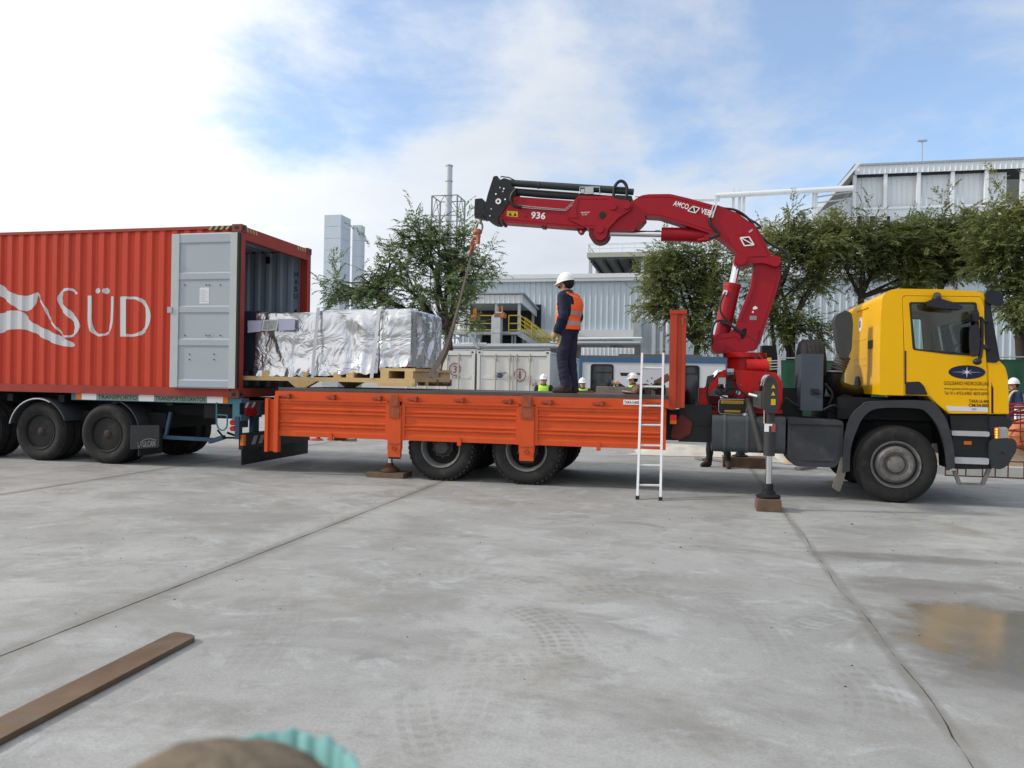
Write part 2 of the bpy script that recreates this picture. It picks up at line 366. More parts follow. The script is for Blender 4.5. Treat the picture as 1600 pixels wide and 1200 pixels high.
# ------------------------------------------------------------------ ground
def circ3(a, b, c):
    ax, ay = a; bx, by = b; cx, cy = c; d = 2 * (ax * (by - cy) + bx * (cy - ay) + cx * (ay - by))
    ux = ((ax * ax + ay * ay) * (by - cy) + (bx * bx + by * by) * (cy - ay) + (cx * cx + cy * cy) * (ay - by)) / d
    uy = ((ax * ax + ay * ay) * (cx - bx) + (bx * bx + by * by) * (ax - cx) + (cx * cx + cy * cy) * (bx - ax)) / d
    return ux, uy, math.hypot(ax - ux, ay - uy)
def concrete_material():
    m = bpy.data.materials.new('worn_concrete'); m.use_nodes = True; nt = m.node_tree; N = nt.nodes; L = nt.links; b = N['Principled BSDF']
    tc = N.new('ShaderNodeTexCoord'); P0 = tc.outputs['Object']
    def M(op, a, b2=None, c=None, clamp=False):
        n = N.new('ShaderNodeMath'); n.operation = op; n.use_clamp = clamp
        for i, v in enumerate((a, b2, c)):
            if v is None: continue
            if hasattr(v, 'links'): L.new(v, n.inputs[i])
            else: n.inputs[i].default_value = v
        return n.outputs[0]
    def nz(sc, det=6, ro=.6, dist=0., off=0., sx=1., sy=1.):
        mp = N.new('ShaderNodeMapping'); L.new(P0, mp.inputs[0]); mp.inputs['Location'].default_value = (off, off * .7, 0); mp.inputs['Scale'].default_value = (sx, sy, 1)
        n = N.new('ShaderNodeTexNoise'); n.inputs['Scale'].default_value = sc; n.inputs['Detail'].default_value = det; n.inputs['Roughness'].default_value = ro; n.inputs['Distortion'].default_value = dist; L.new(mp.outputs[0], n.inputs['Vector']); return n.outputs['Fac']
    def mr(v, a, c, lo=0., hi=1.):
        n = N.new('ShaderNodeMapRange'); n.interpolation_type = 'SMOOTHSTEP'; L.new(v, n.inputs[0])
        for i, q in enumerate((a, c, lo, hi)): n.inputs[i + 1].default_value = q
        return n.outputs[0]
    def mix(f, a, c):
        n = N.new('ShaderNodeMix'); n.data_type = 'RGBA'
        L.new(f, n.inputs['Factor'])
        for k, v in (('A', a), ('B', c)):
            if hasattr(v, 'links'): L.new(v, n.inputs[k])
            else: n.inputs[k].default_value = tuple(v) + (1,)
        return n.outputs['Result']
    sx = N.new('ShaderNodeSeparateXYZ'); L.new(P0, sx.inputs[0]); X, Y = sx.outputs[0], sx.outputs[1]
    big = nz(.33, 5, .55, .3); med = nz(1.15, 8, .68, .5, 3.1, .75, 1.15); sm = nz(5.5, 8, .7, .2, 7.7); fine = nz(60, 4, .7, 0, 1.3); mid2 = nz(2.1, 9, .72, .9, 21.3)
    col = mix(mr(big, .30, .70), (.275, .276, .266), (.375, .376, .360))
    col = mix(mr(med, .42, .68, 0., .78), col, (.205, .20, .188))
    col = mix(mr(mid2, .50, .70, 0., .72), col, (.42, .43, .435))
    col = mix(mr(nz(.9, 7, .65, .6, 13.), .54, .72, 0., .6), col, (.21, .185, .15))
    col = mix(mr(sm, .50, .72, 0., .5), col, (.185, .18, .17))
    col = mix(mr(fine, .35, .75, 0., .40), col, (.16, .158, .15))
    # tyre marks
    tot = None
    for a, bb, c, hw, st, fr in (((800, 945), (860, 975), (888, 1022), .17, .75, 26), ((575, 905), (700, 893), (860, 922), .17, .5, 22), ((880, 928), (960, 920), (1060, 927), .15, .7, 24),
                              ((880, 898), (1000, 900), (1130, 906), .16, .45, 24), ((650, 1085), (655, 1130), (680, 1195), .11, .45, 26), ((1290, 1020), (1345, 1060), (1368, 1130), .16, .6, 20),
                              ((640, 1022), (800, 1032), (1000, 1008), .16, .42, 24), ((870, 900), (905, 930), (990, 905), .12, .4, 26), ((930, 815), (1000, 818), (1046, 828), .07, .6, 0), ((370, 1060), (420, 1000), (440, 930), .16, .35, 22),
                              ((700, 1180), (745, 1100), (760, 1040), .15, .3, 24), ((900, 1190), (1080, 1150), (1290, 1190), .15, .3, 22), ((1090, 905), (1180, 960), (1240, 1050), .16, .35, 24), ((60, 850), (220, 830), (420, 840), .2, .3, 0), ((100, 960), (260, 905), (430, 900), .17, .3, 20), ((1230, 990), (1330, 960), (1420, 960), .15, .5, 26)):
        ux, uy, R = circ3(G(*a), G(*bb), G(*c)); p0, p1, p2 = G(*a), G(*bb), G(*c)
        mx_, my_ = (p0[0] + p2[0]) / 2, (p0[1] + p2[1]) / 2; half = max(math.hypot(p0[0] - p2[0], p0[1] - p2[1]) / 2, .3)
        dx = M('SUBTRACT', X, ux); dy = M('SUBTRACT', Y, uy); r = M('SQRT', M('ADD', M('MULTIPLY', dx, dx), M('MULTIPLY', dy, dy)))
        dr = M('ABSOLUTE', M('SUBTRACT', r, R)); band = mr(dr, hw, hw * .8)
        ex = M('SUBTRACT', X, mx_); ey = M('SUBTRACT', Y, my_); ln = mr(M('SQRT', M('ADD', M('MULTIPLY', ex, ex), M('MULTIPLY', ey, ey))), half * 1.15, half * .55)
        k = M('MULTIPLY', band, ln)
        if fr:
            ang = M('ARCTAN2', dy, dx); tr = M('SINE', M('ADD', M('MULTIPLY', ang, R * fr * 3.0), M('MULTIPLY', dr, 14.)))
            k = M('MULTIPLY', k, M('MULTIPLY', mr(tr, -.5, .4, .35, 1.), mr(M('SINE', M('MULTIPLY', dr, 95.)), -.7, .1, .3, 1.)))
        k = M('MULTIPLY', k, st)
        tot = k if tot is None else M('MAXIMUM', tot, k)
    tot = M('MULTIPLY', tot, mr(nz(3.6, 7, .7, .3, 9.), .32, .56, .3, 1.))
    col = mix(M('MULTIPLY', tot, .75), col, (.15, .145, .132))
    # damp patches
    wet = None; pud = None
    for px, py, rx, ry, am in ((1445, 874, 1.25, .20, .8), (1470, 915, .75, .22, .75), (1430, 925, .5, .2, .6), (1595, 985, 1.1, 1.0, 1.0), (1590, 1040, .7, .7, 1.), (1420, 1000, .28, .3, .5), (840, 905, .3, .12, .25), (410, 945, .35, .2, .3), (738, 838, .25, .1, .4)):
        gx, gy = G(px, py); dx = M('DIVIDE', M('SUBTRACT', X, gx), rx); dy = M('DIVIDE', M('SUBTRACT', Y, gy), ry)
        q = M('SQRT', M('ADD', M('MULTIPLY', dx, dx), M('MULTIPLY', dy, dy)))
        q = M('ADD', q, M('MULTIPLY', M('SUBTRACT', nz(2.2, 7, .65, .4, 31.), .5), 1.6))
        k = mr(q, 1.15, .45, 0., am); wet = k if wet is None else M('MAXIMUM', wet, k)
    gx, gy = G(1606, 1003); dx = M('DIVIDE', M('SUBTRACT', X, gx), .80); dy = M('DIVIDE', M('SUBTRACT', Y, gy), .95)
    q = M('ADD', M('SQRT', M('ADD', M('MULTIPLY', dx, dx), M('MULTIPLY', dy, dy))), M('MULTIPLY', M('SUBTRACT', nz(2.0, 6, .6, .3, 45.), .5), 1.5))
    pud = mr(q, 1.0, .72)
    col = mix(M('MULTIPLY', wet, .75), col, (.125, .115, .10))
    # dirt gathered along the joints
    jd = None
    for jx, w in ((-6.46, .16), (-1.60, .07), (-11.32, .14)):
        k = mr(M('ABSOLUTE', M('SUBTRACT', X, M('ADD', jx, M('MULTIPLY', M('SUBTRACT', nz(3., 4, .6, 0, 3.), .5), .06)))), w, .02)
        jd = k if jd is None else M('MAXIMUM', jd, k)
    col = mix(M('MULTIPLY', jd, M('MULTIPLY', mr(nz(1.3, 5, .6, 0, 60.), .3, .6, .35, 1.), .6)), col, (.14, .13, .11))
    L.new(col, b.inputs['Base Color'])
    ro = M('SUBTRACT', M('SUBTRACT', .78, M('MULTIPLY', wet, .25)), M('MULTIPLY', pud, .40)); L.new(ro, b.inputs['Roughness'])
    b.inputs['Specular IOR Level'].default_value = .5
    bn = N.new('ShaderNodeBump'); bn.inputs['Distance'].default_value = .012
    L.new(M('MULTIPLY', M('SUBTRACT', 1.06, pud), .38), bn.inputs['Strength'])
    L.new(M('ADD', M('ADD', M('MULTIPLY', fine, .35), M('MULTIPLY', sm, .5)), M('MULTIPLY', tot, -.25)), bn.inputs['Height']); L.new(bn.outputs[0], b.inputs['Normal'])
    return m
CONC = concrete_material()
JOINT = mat('joint_dirt', (.085, .078, .066), .9, var=.3, vscale=12)
def build_ground():
    m = MB(); a = 500
    m.poly([(-a, -60, -.03), (a, -60, -.03), (a, 700, -.03), (-a, 700, -.03)], [(0, 1, 2, 3)])
    g = m.build('ground', mat('far_yard_ground', (.27, .26, .24), .9, var=.2, vscale=.4), None, kind='structure')
    r = random.Random(3); edges = [-1.60 + 4.86 * k for k in range(-5, 5)]
    def edge(x, gap, jit):
        return [(x + gap + (r.uniform(-1, 1) * jit if jit else 0) - (r.random() < .06) * jit * 2 * (1 if gap < 0 else -1), -9 + .12 * i) for i in range(int(32 / .12) + 1)]
    m = MB(); m.poly([(-27, -9.2, -.009), (24, -9.2, -.009), (24, 24, -.009), (-27, 24, -.009)], [(0, 1, 2, 3)])
    m.build('joint_filler', JOINT, g, kind='structure')
    for i in range(len(edges) - 1):
        j0 = .004 if abs(edges[i] + 1.6) < .1 else .002; j1 = .004 if abs(edges[i + 1] + 1.6) < .1 else .002
        g0 = .0022 if abs(edges[i] + 1.6) < .1 else .008; g1 = .0022 if abs(edges[i + 1] + 1.6) < .1 else .008
        A = edge(edges[i], g0, j0); B = edge(edges[i + 1], -g1, j1); n = len(A)
        # wandering of the crack along the joint under the near outrigger
        def wob(p):
            if abs(p[0] + 1.6) < .2: return (p[0] + .018 * math.sin(p[1] * 1.7) + .012 * math.sin(p[1] * 4.3 + 1), p[1])
            return p
        A = [wob(p) for p in A]; B = [wob(p) for p in B]
        m = MB(); vs = [(x, y, 0) for x, y in A] + [(x, y, 0) for x, y in B] + [(x, y, -.03) for x, y in A] + [(x, y, -.03) for x, y in B]
        fs = [(k, k + n, k + 1 + n, k + 1) for k in range(n - 1)] + [(k, k + 1, k + 1 + 2 * n, k + 2 * n) for k in range(n - 1)] + [(k + n, k + 3 * n, k + 1 + 3 * n, k + 1 + n) for k in range(n - 1)]
        m.poly(vs, fs); m.build('concrete_slab', CONC, g, kind='structure', smooth=0)
    # loose grit
    m = MB(); r = random.Random(11)
    for _ in range(170):
        x, y = r.uniform(-9, 2.5), r.uniform(-7.5, -.2); s_ = r.uniform(.002, .007) * (1.8 if r.random() < .05 else 1)
        m.ell((x, y, s_ * .4), (s_ * r.uniform(.8, 1.6), s_, s_ * .6), 5, 3)
    o = m.build('grit', mat('grit_stone', (.07, .065, .055), .9, var=.4, vscale=3), None, kind='stuff'); tag(o, 'scattered small dark grit lying on the concrete yard', 'grit')
build_ground()

# ------------------------------------------------------------------ buildings
SIDING = mat('blue_grey_siding', (.49, .55, .59), .5, metal=.1, var=.05, vscale=.8, dirt=(.25, .27, .28), dirt_amt=.06, dscale=.6, streak=True)
SIDL = mat('pale_siding', (.62, .65, .67), .5, metal=.1, var=.05, vscale=.6, dirt=(.45, .45, .44), dirt_amt=.06, dscale=.5, streak=True)
TRIMW = mat('pale_trim', (.66, .68, .69), .5, var=.06, vscale=1)
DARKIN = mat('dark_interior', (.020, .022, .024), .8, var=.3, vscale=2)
YRAIL = mat('yellow_railing_paint', (.50, .40, .05), .5, var=.1)
GALV = mat('dull_galvanised', (.38, .41, .43), .5, metal=.35, var=.12, vscale=3)
def ribwall(m, x0, x1, y, z0, z1, pitch=.33, rw=.05, rd=.04, ztop=None, axis='x', out=-1):
    """trapezoid ribs standing out towards -y (or +x when axis y)"""
    n = int(round((x1 - x0) / pitch)); pr = []
    for i in range(n):
        a = x0 + i * pitch
        pr += [(a, 0), (a + pitch - rw * 2, 0), (a + pitch - rw * 1.5, rd), (a + pitch - rw * .5, rd)]
    pr.append((x1, 0)); vs = []; fs = []
    for t, d in pr:
        zt = ztop(t) if ztop else z1
        if axis == 'x': vs += [(t, y + out * d, z0), (t, y + out * d, zt)]
        else: vs += [(y + out * d, t, z0), (y + out * d, t, zt)]
    for i in range(len(pr) - 1): fs.append((2 * i, 2 * i + 2, 2 * i + 3, 2 * i + 1))
    m.poly(vs, fs); return m

def factory_hall():
    t = thing('factory_hall', 'long low blue grey ribbed metal factory hall behind the trees', 'building', (-5, 33, 0))
    m = MB(); ribwall(m, -16.2, 40, 33, .0, 7.5); m.build('wall', SIDING, t, smooth=0)
    m = MB(); ribwall(m, 33, 58, -16.2, 0, 7.5, axis='y', out=-1); m.build('wall', SIDING, t, smooth=0)
    m = MB(); m.box(-16.4, 40.2, 32.72, 33.3, 7.45, 7.62, .03); m.box(-16.4, 40.2, 32.66, 32.9, 7.62, 7.86, .03); m.build('gutter', TRIMW, t)
    m = MB(); m.poly([(-16.4, 32.9, 7.8), (40.2, 32.9, 7.8), (40.2, 45, 8.0), (-16.4, 45, 8.0), (40.2, 58, 7.8), (-16.4, 58, 7.8)], [(0, 1, 2, 3), (3, 2, 4, 5)]); m.build('roof', SIDL, t)
    for px in (1022, 1034.5, 1043.5):
        x, _ = P(px, 480, 32.8); m = MB(); m.cyl((x, 32.80, .1), (x, 32.80, 7.45), .095 if px > 1030 else .13, n=10)
        for z in (1.5, 3.5, 5.5): m.box(x - .14, x + .14, 32.75, 32.97, z, z + .06)
        m.build('downpipe', TRIMW, t)
    x0, z0 = P(866, 521, 32.7); x1, z1 = P(1000, 528, 32.7)
    m = MB(); m.box(x0 - 2, x1, 32.62, 32.98, z1, z1 + .45, .02); m.build('ledge', TRIMW, t)
    m = MB(); m.box(x1 - .35, x1 + .1, 32.3, 32.98, z1 - .4, z1 + 1.15, .02); m.build('wall_box', GALV, t)
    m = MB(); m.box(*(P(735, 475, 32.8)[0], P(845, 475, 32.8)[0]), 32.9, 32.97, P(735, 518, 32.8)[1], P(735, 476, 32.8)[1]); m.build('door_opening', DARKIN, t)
    for px, h in ((1268, 0), (1310, 0)):
        pass
    # louvre strip of windows behind the trees
    xa, za = P(1450, 413, 32.9); xb, zb = P(1580, 392, 32.9)
    m = MB(); m.box(xa - 1, xb + 4, 32.88, 32.95, za - .2, zb - .45); m.build('louvre_strip', DARKIN, t)
    return t
factory_hall()

def stair_tower():
    d0, d1 = 28.7, 32.9
    xl, zt = P(752, 461, d0); xr, _ = P(814, 461, d0); zb = P(780, 474, d0)[1]; zf = P(780, 518, d0)[1]
    t = thing('loading_platform', 'raised loading platform with canopy, yellow railings and a flight of stairs on the hall wall', 'platform', ((xl + xr) / 2, 31, 0))
    m = MB(); ribwall(m, xl - 1.2, xr, d0, zb, zt, .28, .05, .04); m.build('canopy_fascia', SIDL, t, smooth=0)
    m = MB(); m.prism([(d0, zb), (d0, zt + .1), (d1, zt - .45), (d1, zb - .35)], xr, xr + .06, 'x'); m.build('canopy_side', SIDL, t)
    m = MB(); m.prism([(d0 - .15, zt + .06), (d0 - .15, zt + .14), (d1, zt - .36), (d1, zt - .44)], xl - 1.3, xr + .2, 'x'); m.build('canopy_roof', GALV, t)
    for x, y in ((xr - .1, d0 + .1), (xr - .1, d1 - .3), (P(775, 480, d0)[0], d0 + .1), (xl - .9, d0 + .1)):
        m = MB(); m.box(x - .07, x + .07, y - .07, y + .07, zf, zb + .1); m.build('canopy_post', GALV, t)
    m = MB(); m.box(xl - 1.5, xr, d0, d1 - .05, zf - .16, zf); m.build('platform_deck', GALV, t)
    for x in (P(799, 530, d0)[0], P(803.5, 530, d0)[0], xl - 1.2):
        m = MB(); m.box(x - .05, x + .05, d0 + .2, d0 + .3, 0, zf - .16); m.build('support_leg', GALV, t)
    hr = P(780, 493, d0)[1] - zf
    m = MB()
    xa = P(738, 500, d0)[0]; xg = P(769, 500, d0)[0]; xh = P(795, 500, d0)[0]
    for a, b in ((xl - 1.4, xg), (xh, xr)):
        for z in (.08, hr * .5, hr): m.tube([(a, d0 + .02, zf + z), (b, d0 + .02, zf + z)], .03, 6)
        k = max(1, int((b - a) / 1.0))
        for i in range(k + 1): x = a + (b - a) * i / k; m.tube([(x, d0 + .02, zf), (x, d0 + .02, zf + hr)], .03, 6)
    m.build('railing', YRAIL, t)
    xe, ze = P(868, 556, d0)
    for y in (d0 + .05, d0 + 1.15):
        m = MB(); m.bar((xr - .1, y, zf - .1), (xe, y, ze), .06, .26); m.build('stringer', GALV, t)
    for y in (d0 + .05, d0 + 1.15):
        m = MB(); L_ = Vector((xe - xr, 0, ze - zf))
        for z in (hr * .25, hr * .5, hr * .75, hr): m.tube([(xr, y, zf + z), (xe - .2, y, ze + z)], .028, 6)
        for i in range(4): p = Vector((xr, y, zf)) + L_ * (i / 3.2); m.tube([p, p + Vector((0, 0, hr))], .03, 6)
        m.build('stair_rail', YRAIL, t)
    m = MB(); k = 12
    for i in range(k): p = Vector((xr, d0 + .6, zf - .05)) + Vector((xe - xr, 0, ze - zf)) * ((i + .5) / k); m.box(p.x - .13, p.x + .13, d0 + .08, d0 + 1.12, p.z - .02, p.z + .02)
    m.build('stair_tread', GALV, t)
    # duct, tank and orange burners in front
    x0, z1 = P(770, 497, d0 - .6); x1, z0 = P(783, 544, d0 - .6)
    m = MB(); m.prism([(x0, z0), (x1, z0), (x1, z1 + .15), (x1 + .12, z1 + .3), (x0 + .25, z1 + .3), (x0, z1 + .05)], d0 - .9, d0 - .35); m.box(x0 - .12, x1 + .12, d0 - 1, d0 - .25, z0 - .08, z0 + .05); m.box(x0 - .03, x1 + .03, d0 - .93, d0 - .3, (z0 + z1) / 2, (z0 + z1) / 2 + .06)
    o = m.build('air_duct', mat('bright_galvanised', (.55, .57, .59), .4, metal=.4, var=.1, vscale=3), None, base=((x0 + x1) / 2, d0 - .6, 0)); tag(o, 'upright silver sheet metal air duct in front of the yellow railing', 'duct')
    for k, (pa, pb, pc, pd, lb) in enumerate(((775, 790, 497, 490, 'orange box on top of the silver air duct'), (737, 749, 502, 493, 'orange box half hidden behind the left tree'))):
        xa, za = P(pa, pc, d0 - .5); xb, zb2 = P(pb, pd, d0 - .5)
        m = MB(); m.box(xa, xb, d0 - .9, d0 - .3, za, zb2, .03); m.box(xa + .12, xa + .2, d0 - .7, d0 - .6, zb2, zb2 + .35); m.box(xb - .2, xb - .12, d0 - .7, d0 - .6, zb2, zb2 + .4)
        m.mi = 1; m.box(xa + .2, xa + .3, d0 - .65, d0 - .55, za - 2.2, za)
        o = m.build('orange_box', [mat('faded_orange', (.42, .16, .04), .6, var=.15), GALV], None, base=((xa + xb) / 2, d0 - .6, za)); tag(o, lb, 'machine')
    xa, za = P(752, 541, d0 + .8); xb, zb2 = P(812, 519, d0 + .8); rr = (zb2 - za) / 2
    m = MB(); m.cyl((xa, d0 + 1.2, za + rr), (xb, d0 + 1.2, za + rr), rr, n=20, bev=.08)
    for f in (.2, .8): x = xa + (xb - xa) * f; m.box(x - .1, x + .1, d0 + .9, d0 + 1.5, 0, za + rr * .5)
    o = m.build('dark_tank', DARKIN, None, base=((xa + xb) / 2, d0 + 1.2, 0)); tag(o, 'dark horizontal tank under the loading platform', 'tank')
stair_tower()

def pipe_rack():
    d = 27.; t = thing('pipe_rack', 'low rack of pale horizontal pipes running along the hall above the white containers', 'pipe rack', (P(900, 540, d)[0], d, 0))
    for (xa, ya), (xb, yb), r in (((866, 529.5), (1003, 528.5), .06), ((680, 548), (860, 546), .10), ((700, 541), (900, 541), .14), ((860, 536), (1000, 536), .10), ((720, 537), (760, 537), .05)):
        a, b = V(xa, ya, d), V(xb, yb, d); m = MB(); m.tube([a, b], r, 8); m.build('pipe', GALV if r > .08 else TRIMW, t)
    for px in (1003, 950, 880, 700, 832):
        x, z = P(px, 528 if px > 870 else 541, d); m = MB(); m.box(x - .06, x + .06, d + .12, d + .24, 0, z); m.build('post', GALV, t)
    x0, z1 = P(908, 543, d - 1); x1, z0 = P(990, 556, d - 1); m = MB(); ribwall(m, x0, x1, d - 1, z0 - 1, z1, .2, .04, .03); m.build('parapet_sheet', SIDL, t, smooth=0)
    m = MB(); m.prism([V(732, 522, d).xz, V(747, 545, d).xz, V(752, 545, d).xz, V(737, 522, d).xz], d - .3, d + .1); m.build('brace', GALV, t)
    m = MB(); m.box(P(690, 548, d)[0], P(1000, 548, d)[0], d + .3, d + .9, 0, P(800, 537, d)[1]); m.build('machine_plinth', mat('grey_plinth', (.16, .16, .155), .8, var=.35, vscale=1.5), t)
pipe_rack()

def roof_platform():
    d = 36.; x0, z0 = P(917, 402, d); x1 = P(1065, 402, d)[0]; d2 = 46.
    t = thing('roof_platform', 'open steel roof platform with white railing and dark underside above the hall', 'platform', ((x0 + x1) / 2, d, z0))
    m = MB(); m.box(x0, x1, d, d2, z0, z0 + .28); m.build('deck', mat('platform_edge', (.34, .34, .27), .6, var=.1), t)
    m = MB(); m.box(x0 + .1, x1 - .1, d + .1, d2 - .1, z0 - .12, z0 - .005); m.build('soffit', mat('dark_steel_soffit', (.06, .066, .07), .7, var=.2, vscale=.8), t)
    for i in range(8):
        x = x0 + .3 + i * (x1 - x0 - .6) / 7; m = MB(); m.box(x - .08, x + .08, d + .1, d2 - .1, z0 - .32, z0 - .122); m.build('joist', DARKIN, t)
    for x, y in ((x0 + .2, d + .3), (x0 + .2, d + 4), (x0 + .2, d + 8), (x1 - .3, d + .3), (x0 + 3.4, d + .3)):
        m = MB(); m.box(x - .1, x + .1, y - .1, y + .1, 7.8, z0 - .12); m.build('post', GALV, t)
    hz = P(940, 382, d)[1] - z0; m = MB()
    for z in (.55, .85, hz): m.tube([(x0 + .04, d + .04, z0 + z), (x1, d + .04, z0 + z)], .028, 6); m.tube([(x0 + .04, d + .04, z0 + z), (x0 + .04, d2, z0 + z)], .028, 6)
    for i in range(9): x = x0 + .05 + i * (x1 - x0 - .1) / 8; m.tube([(x, d + .05, z0 + .28), (x, d + .05, z0 + hz)], .03, 6)
    for i in range(9): y = d + i * 1.2; m.tube([(x0 + .05, y, z0 + .28), (x0 + .05, y, z0 + hz)], .03, 6)
    m.build('railing', TRIMW, t)
roof_platform()

def upper_hall():
    d = 60.; x0 = P(1335, 262, d)[0]; x1 = 25.5; zt = 20.75; zb = 19.95
    t = thing('upper_hall', 'tall pale metal hall with an open colonnade under its roof at the right', 'building', (17, d, 0))
    m = MB(); ribwall(m, x0, x1 + 14, d - .2, zb, zt, .42, .06, .06); m.build('fascia', SIDL, t, smooth=0)
    m = MB(); m.poly([(x0 - .1, d - .3, zt + .02), (x1 + 14, d - .3, zt + .02), (x1 + 14, d + 24, zt + .5), (x0 - .1, d + 24, zt + .5)], [(0, 1, 2, 3)]); m.box(x0 - .1, x1 + 14, d - .34, d - .28, zt - .06, zt + .1); m.build('roof', mat('roof_edge_grey', (.30, .32, .33), .6, var=.1), t)
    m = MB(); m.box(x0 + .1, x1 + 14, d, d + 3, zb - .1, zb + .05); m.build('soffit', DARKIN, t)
    xw = P(1572, 300, d + .5)[0]
    m = MB(); ribwall(m, x0, xw, d + .5, 8, zb, .40, .06, .05); m.build('wall', SIDL, t, smooth=0)
    zg = P(1400, 326, d)[1]
    m = MB(); ribwall(m, x0, xw + 1.5, d + .2, 2, zg, .40, .06, .05); m.build('lower_wall', SIDL, t, smooth=0)
    m = MB(); m.box(x0, xw + 1.5, d + .05, d + .35, zg, zg + .2); m.build('girt', TRIMW, t)
    for px in (1335, 1383, 1435, 1488, 1541, 1597):
        x = P(px, 300, d)[0]; m = MB(); m.box(x - .14, x + .14, d - .1, d + .2, 2, zb); m.build('column', TRIMW, t)
    for a, b in ((1437, 1458), (1540, 1515)):
        p, q = V(a, 272, d + .5), V(b, 295, d + .5); m = MB(); m.bar(p, q, .1, .12); m.build('brace', TRIMW, t)
    for px, w in ((1343, 3.5), (1363, 3.5), (1388, 2.5), (1427, 4)):
        a = V(px - w, 336, d); b = V(px + w, 358, d); m = MB(); m.box(a.x - .1, b.x + .1, d + .02, d + .14, b.z, a.z); f = m.build('window', TRIMW, t)
        m = MB(); m.box(a.x, b.x, d - .02, d + .01, b.z + .1, a.z - .1); m.build('pane', DARKIN, f)
    # leaning roof strip on the left gable
    a, b = V(1335, 264, d - .2), V(1276, 332, d - .2)
    m = MB(); m.bar(a, b, 4.2, .22, up=(0, 0, 1)); o = m.build('lean_roof', TRIMW, t)
    for k in range(3):
        off = Vector((.9 + k * 1.0, 1., -.5)); m = MB(); m.bar(a + off, b + off, .12, .18); m.build('rafter', GALV, t)
    xl, zl = P(1195, 346, d + .4); xm, zm = P(1270, 336, d + .4); xr2, zr2 = P(1335, 304, d + .4)
    def top(x): return zl + (zm - zl) * (x - xl) / (xm - xl) if x < xm else zm + (zr2 - zm) * (x - xm) / (xr2 - xm)
    m = MB(); ribwall(m, xl - 6, xr2, d + .4, 2, 12, .40, .06, .05, ztop=top); m.build('annex_wall', SIDL, t, smooth=0)
upper_hall()

def pipe_bridge():
    d = 46.; a, b = V(1120, 306, d), V(1333, 294, d); t = thing('pipe_bridge', 'elevated pale pipe running across the sky to the tall hall', 'pipe bridge', (a.x, d, a.z))
    m = MB(); m.tube([a, b], .19, 12); m.build('pipe', TRIMW, t)
    for off in (.28, .44): m = MB(); m.tube([V(1040, 313, d) + Vector((0, off, 0)), V(1060, 309.5 + off * 4, d) + Vector((0, off, 0)), V(1125, 306 + off * 12, d) + Vector((0, off, 0))], .06, 8); m.build('thin_pipe', TRIMW, t)
    for px, py, w in ((1146.5, 294, .1), (1156.5, 294, .1), (1163, 302, .09), (1272, 298, .09), (1277, 298, .07), (1043, 312, .06), (1051, 312, .06)):
        x, z = P(px, py, d); m = MB(); m.box(x - w, x + w, d + .22, d + .22 + 2 * w, 7.9, z); m.build('post', TRIMW, t)
    p, q = V(1333, 299, d), V(1277, 308, d); m = MB(); m.tube([p, q], .05, 6); m.tube([p + Vector((0, 0, -.5)), q + Vector((0, 0, -.4))], .05, 6); m.build('truss_rod', GALV, t)
pipe_bridge()

def stack_tower(name, pa, pb, pc, py, d, lab, seg=18):
    x0, zt = P(pa, py, d); x1 = P(pb, py, d)[0]; dep = 2.6 if pc - pb > 10 else 1.2
    t = thing(name, lab, 'chimney', ((x0 + x1) / 2, d, 0)); h = seg / 14.0; z = zt
    while z > 3:
        m = MB(); m.box(x0, x1, d, d + dep, z - h + .03, z, .02); m.build('cladding_panel', mat('duct_cladding', (.50, .56, .62), .5, metal=.15, var=.05, vscale=.6), t); z -= h
    m = MB(); m.box(x0 + .05, x1 - .05, d + .05, d + dep - .05, 0, zt - .05); m.build('core', GALV, t)
stack_tower('duct_tower', 507, 533, 549, 336, 70., 'square grey clad exhaust tower left of the tree, the wider one', 19)
stack_tower('duct_tower', 551, 564, 570, 352, 74., 'narrower grey exhaust tower just behind the wide one', 26)
def chimney():
    d = 70.; x, zt = P(702, 258, d); r = .37; t = thing('steel_chimney', 'slender pale round chimney rising above the left tree', 'chimney', (x, d, 0))
    m = MB(); m.cyl((x, d, 0), (x, d, zt), r, n=20); m.build('flue', mat('pale_flue', (.50, .52, .54), .4, metal=.2, var=.06), t)
    for py in (259, 283, 306): m = MB(); z = P(702, py, d)[1]; m.cyl((x, d, z - .08), (x, d, z + .02), r + .06, n=20); m.build('flange', GALV, t)
    xa, zl = P(681, 311, d); xb = P(720, 311, d)[0]; w = (xb - xa) / 2; q = thing('lattice_tower', 'square steel lattice tower around the slender chimney', 'tower', (x, d, 0))
    cs = [(x - w, d - w), (x + w, d - w), (x + w, d + w), (x - w, d + w)]
    for cx, cy in cs: m = MB(); m.box(cx - .07, cx + .07, cy - .07, cy + .07, 0, zl); m.build('corner_leg', mat('grey_green_steel', (.20, .23, .23), .6, var=.1), q)
    m = MB(); z = zl; step = 2.2
    for k in range(8):
        for i in range(4):
            a, b = cs[i], cs[(i + 1) % 4]; m.bar((a[0], a[1], z), (b[0], b[1], z), .09, .09); mid = ((a[0] + b[0]) / 2, (a[1] + b[1]) / 2)
            m.bar((a[0], a[1], z - step), (mid[0], mid[1], z), .06, .06); m.bar((b[0], b[1], z - step), (mid[0], mid[1], z), .06, .06)
        z -= step
    m.build('lattice_bracing', MATS['grey_green_steel'], q)
chimney()
def mast():
    d = 76.; x, zt = P(1441, 221, d); t = thing('lamp_mast', 'thin lamp mast standing beyond the roof of the tall hall', 'lamp mast', (x, d, 0))
    m = MB(); m.cyl((x, d, 0), (x, d, zt), .09, .06, 8); m.build('pole', GALV, t)
    m = MB(); m.box(x - .45, x + .45, d - .15, d + .15, zt, zt + .14, .03); m.build('lamp_head', GALV, t)
mast()

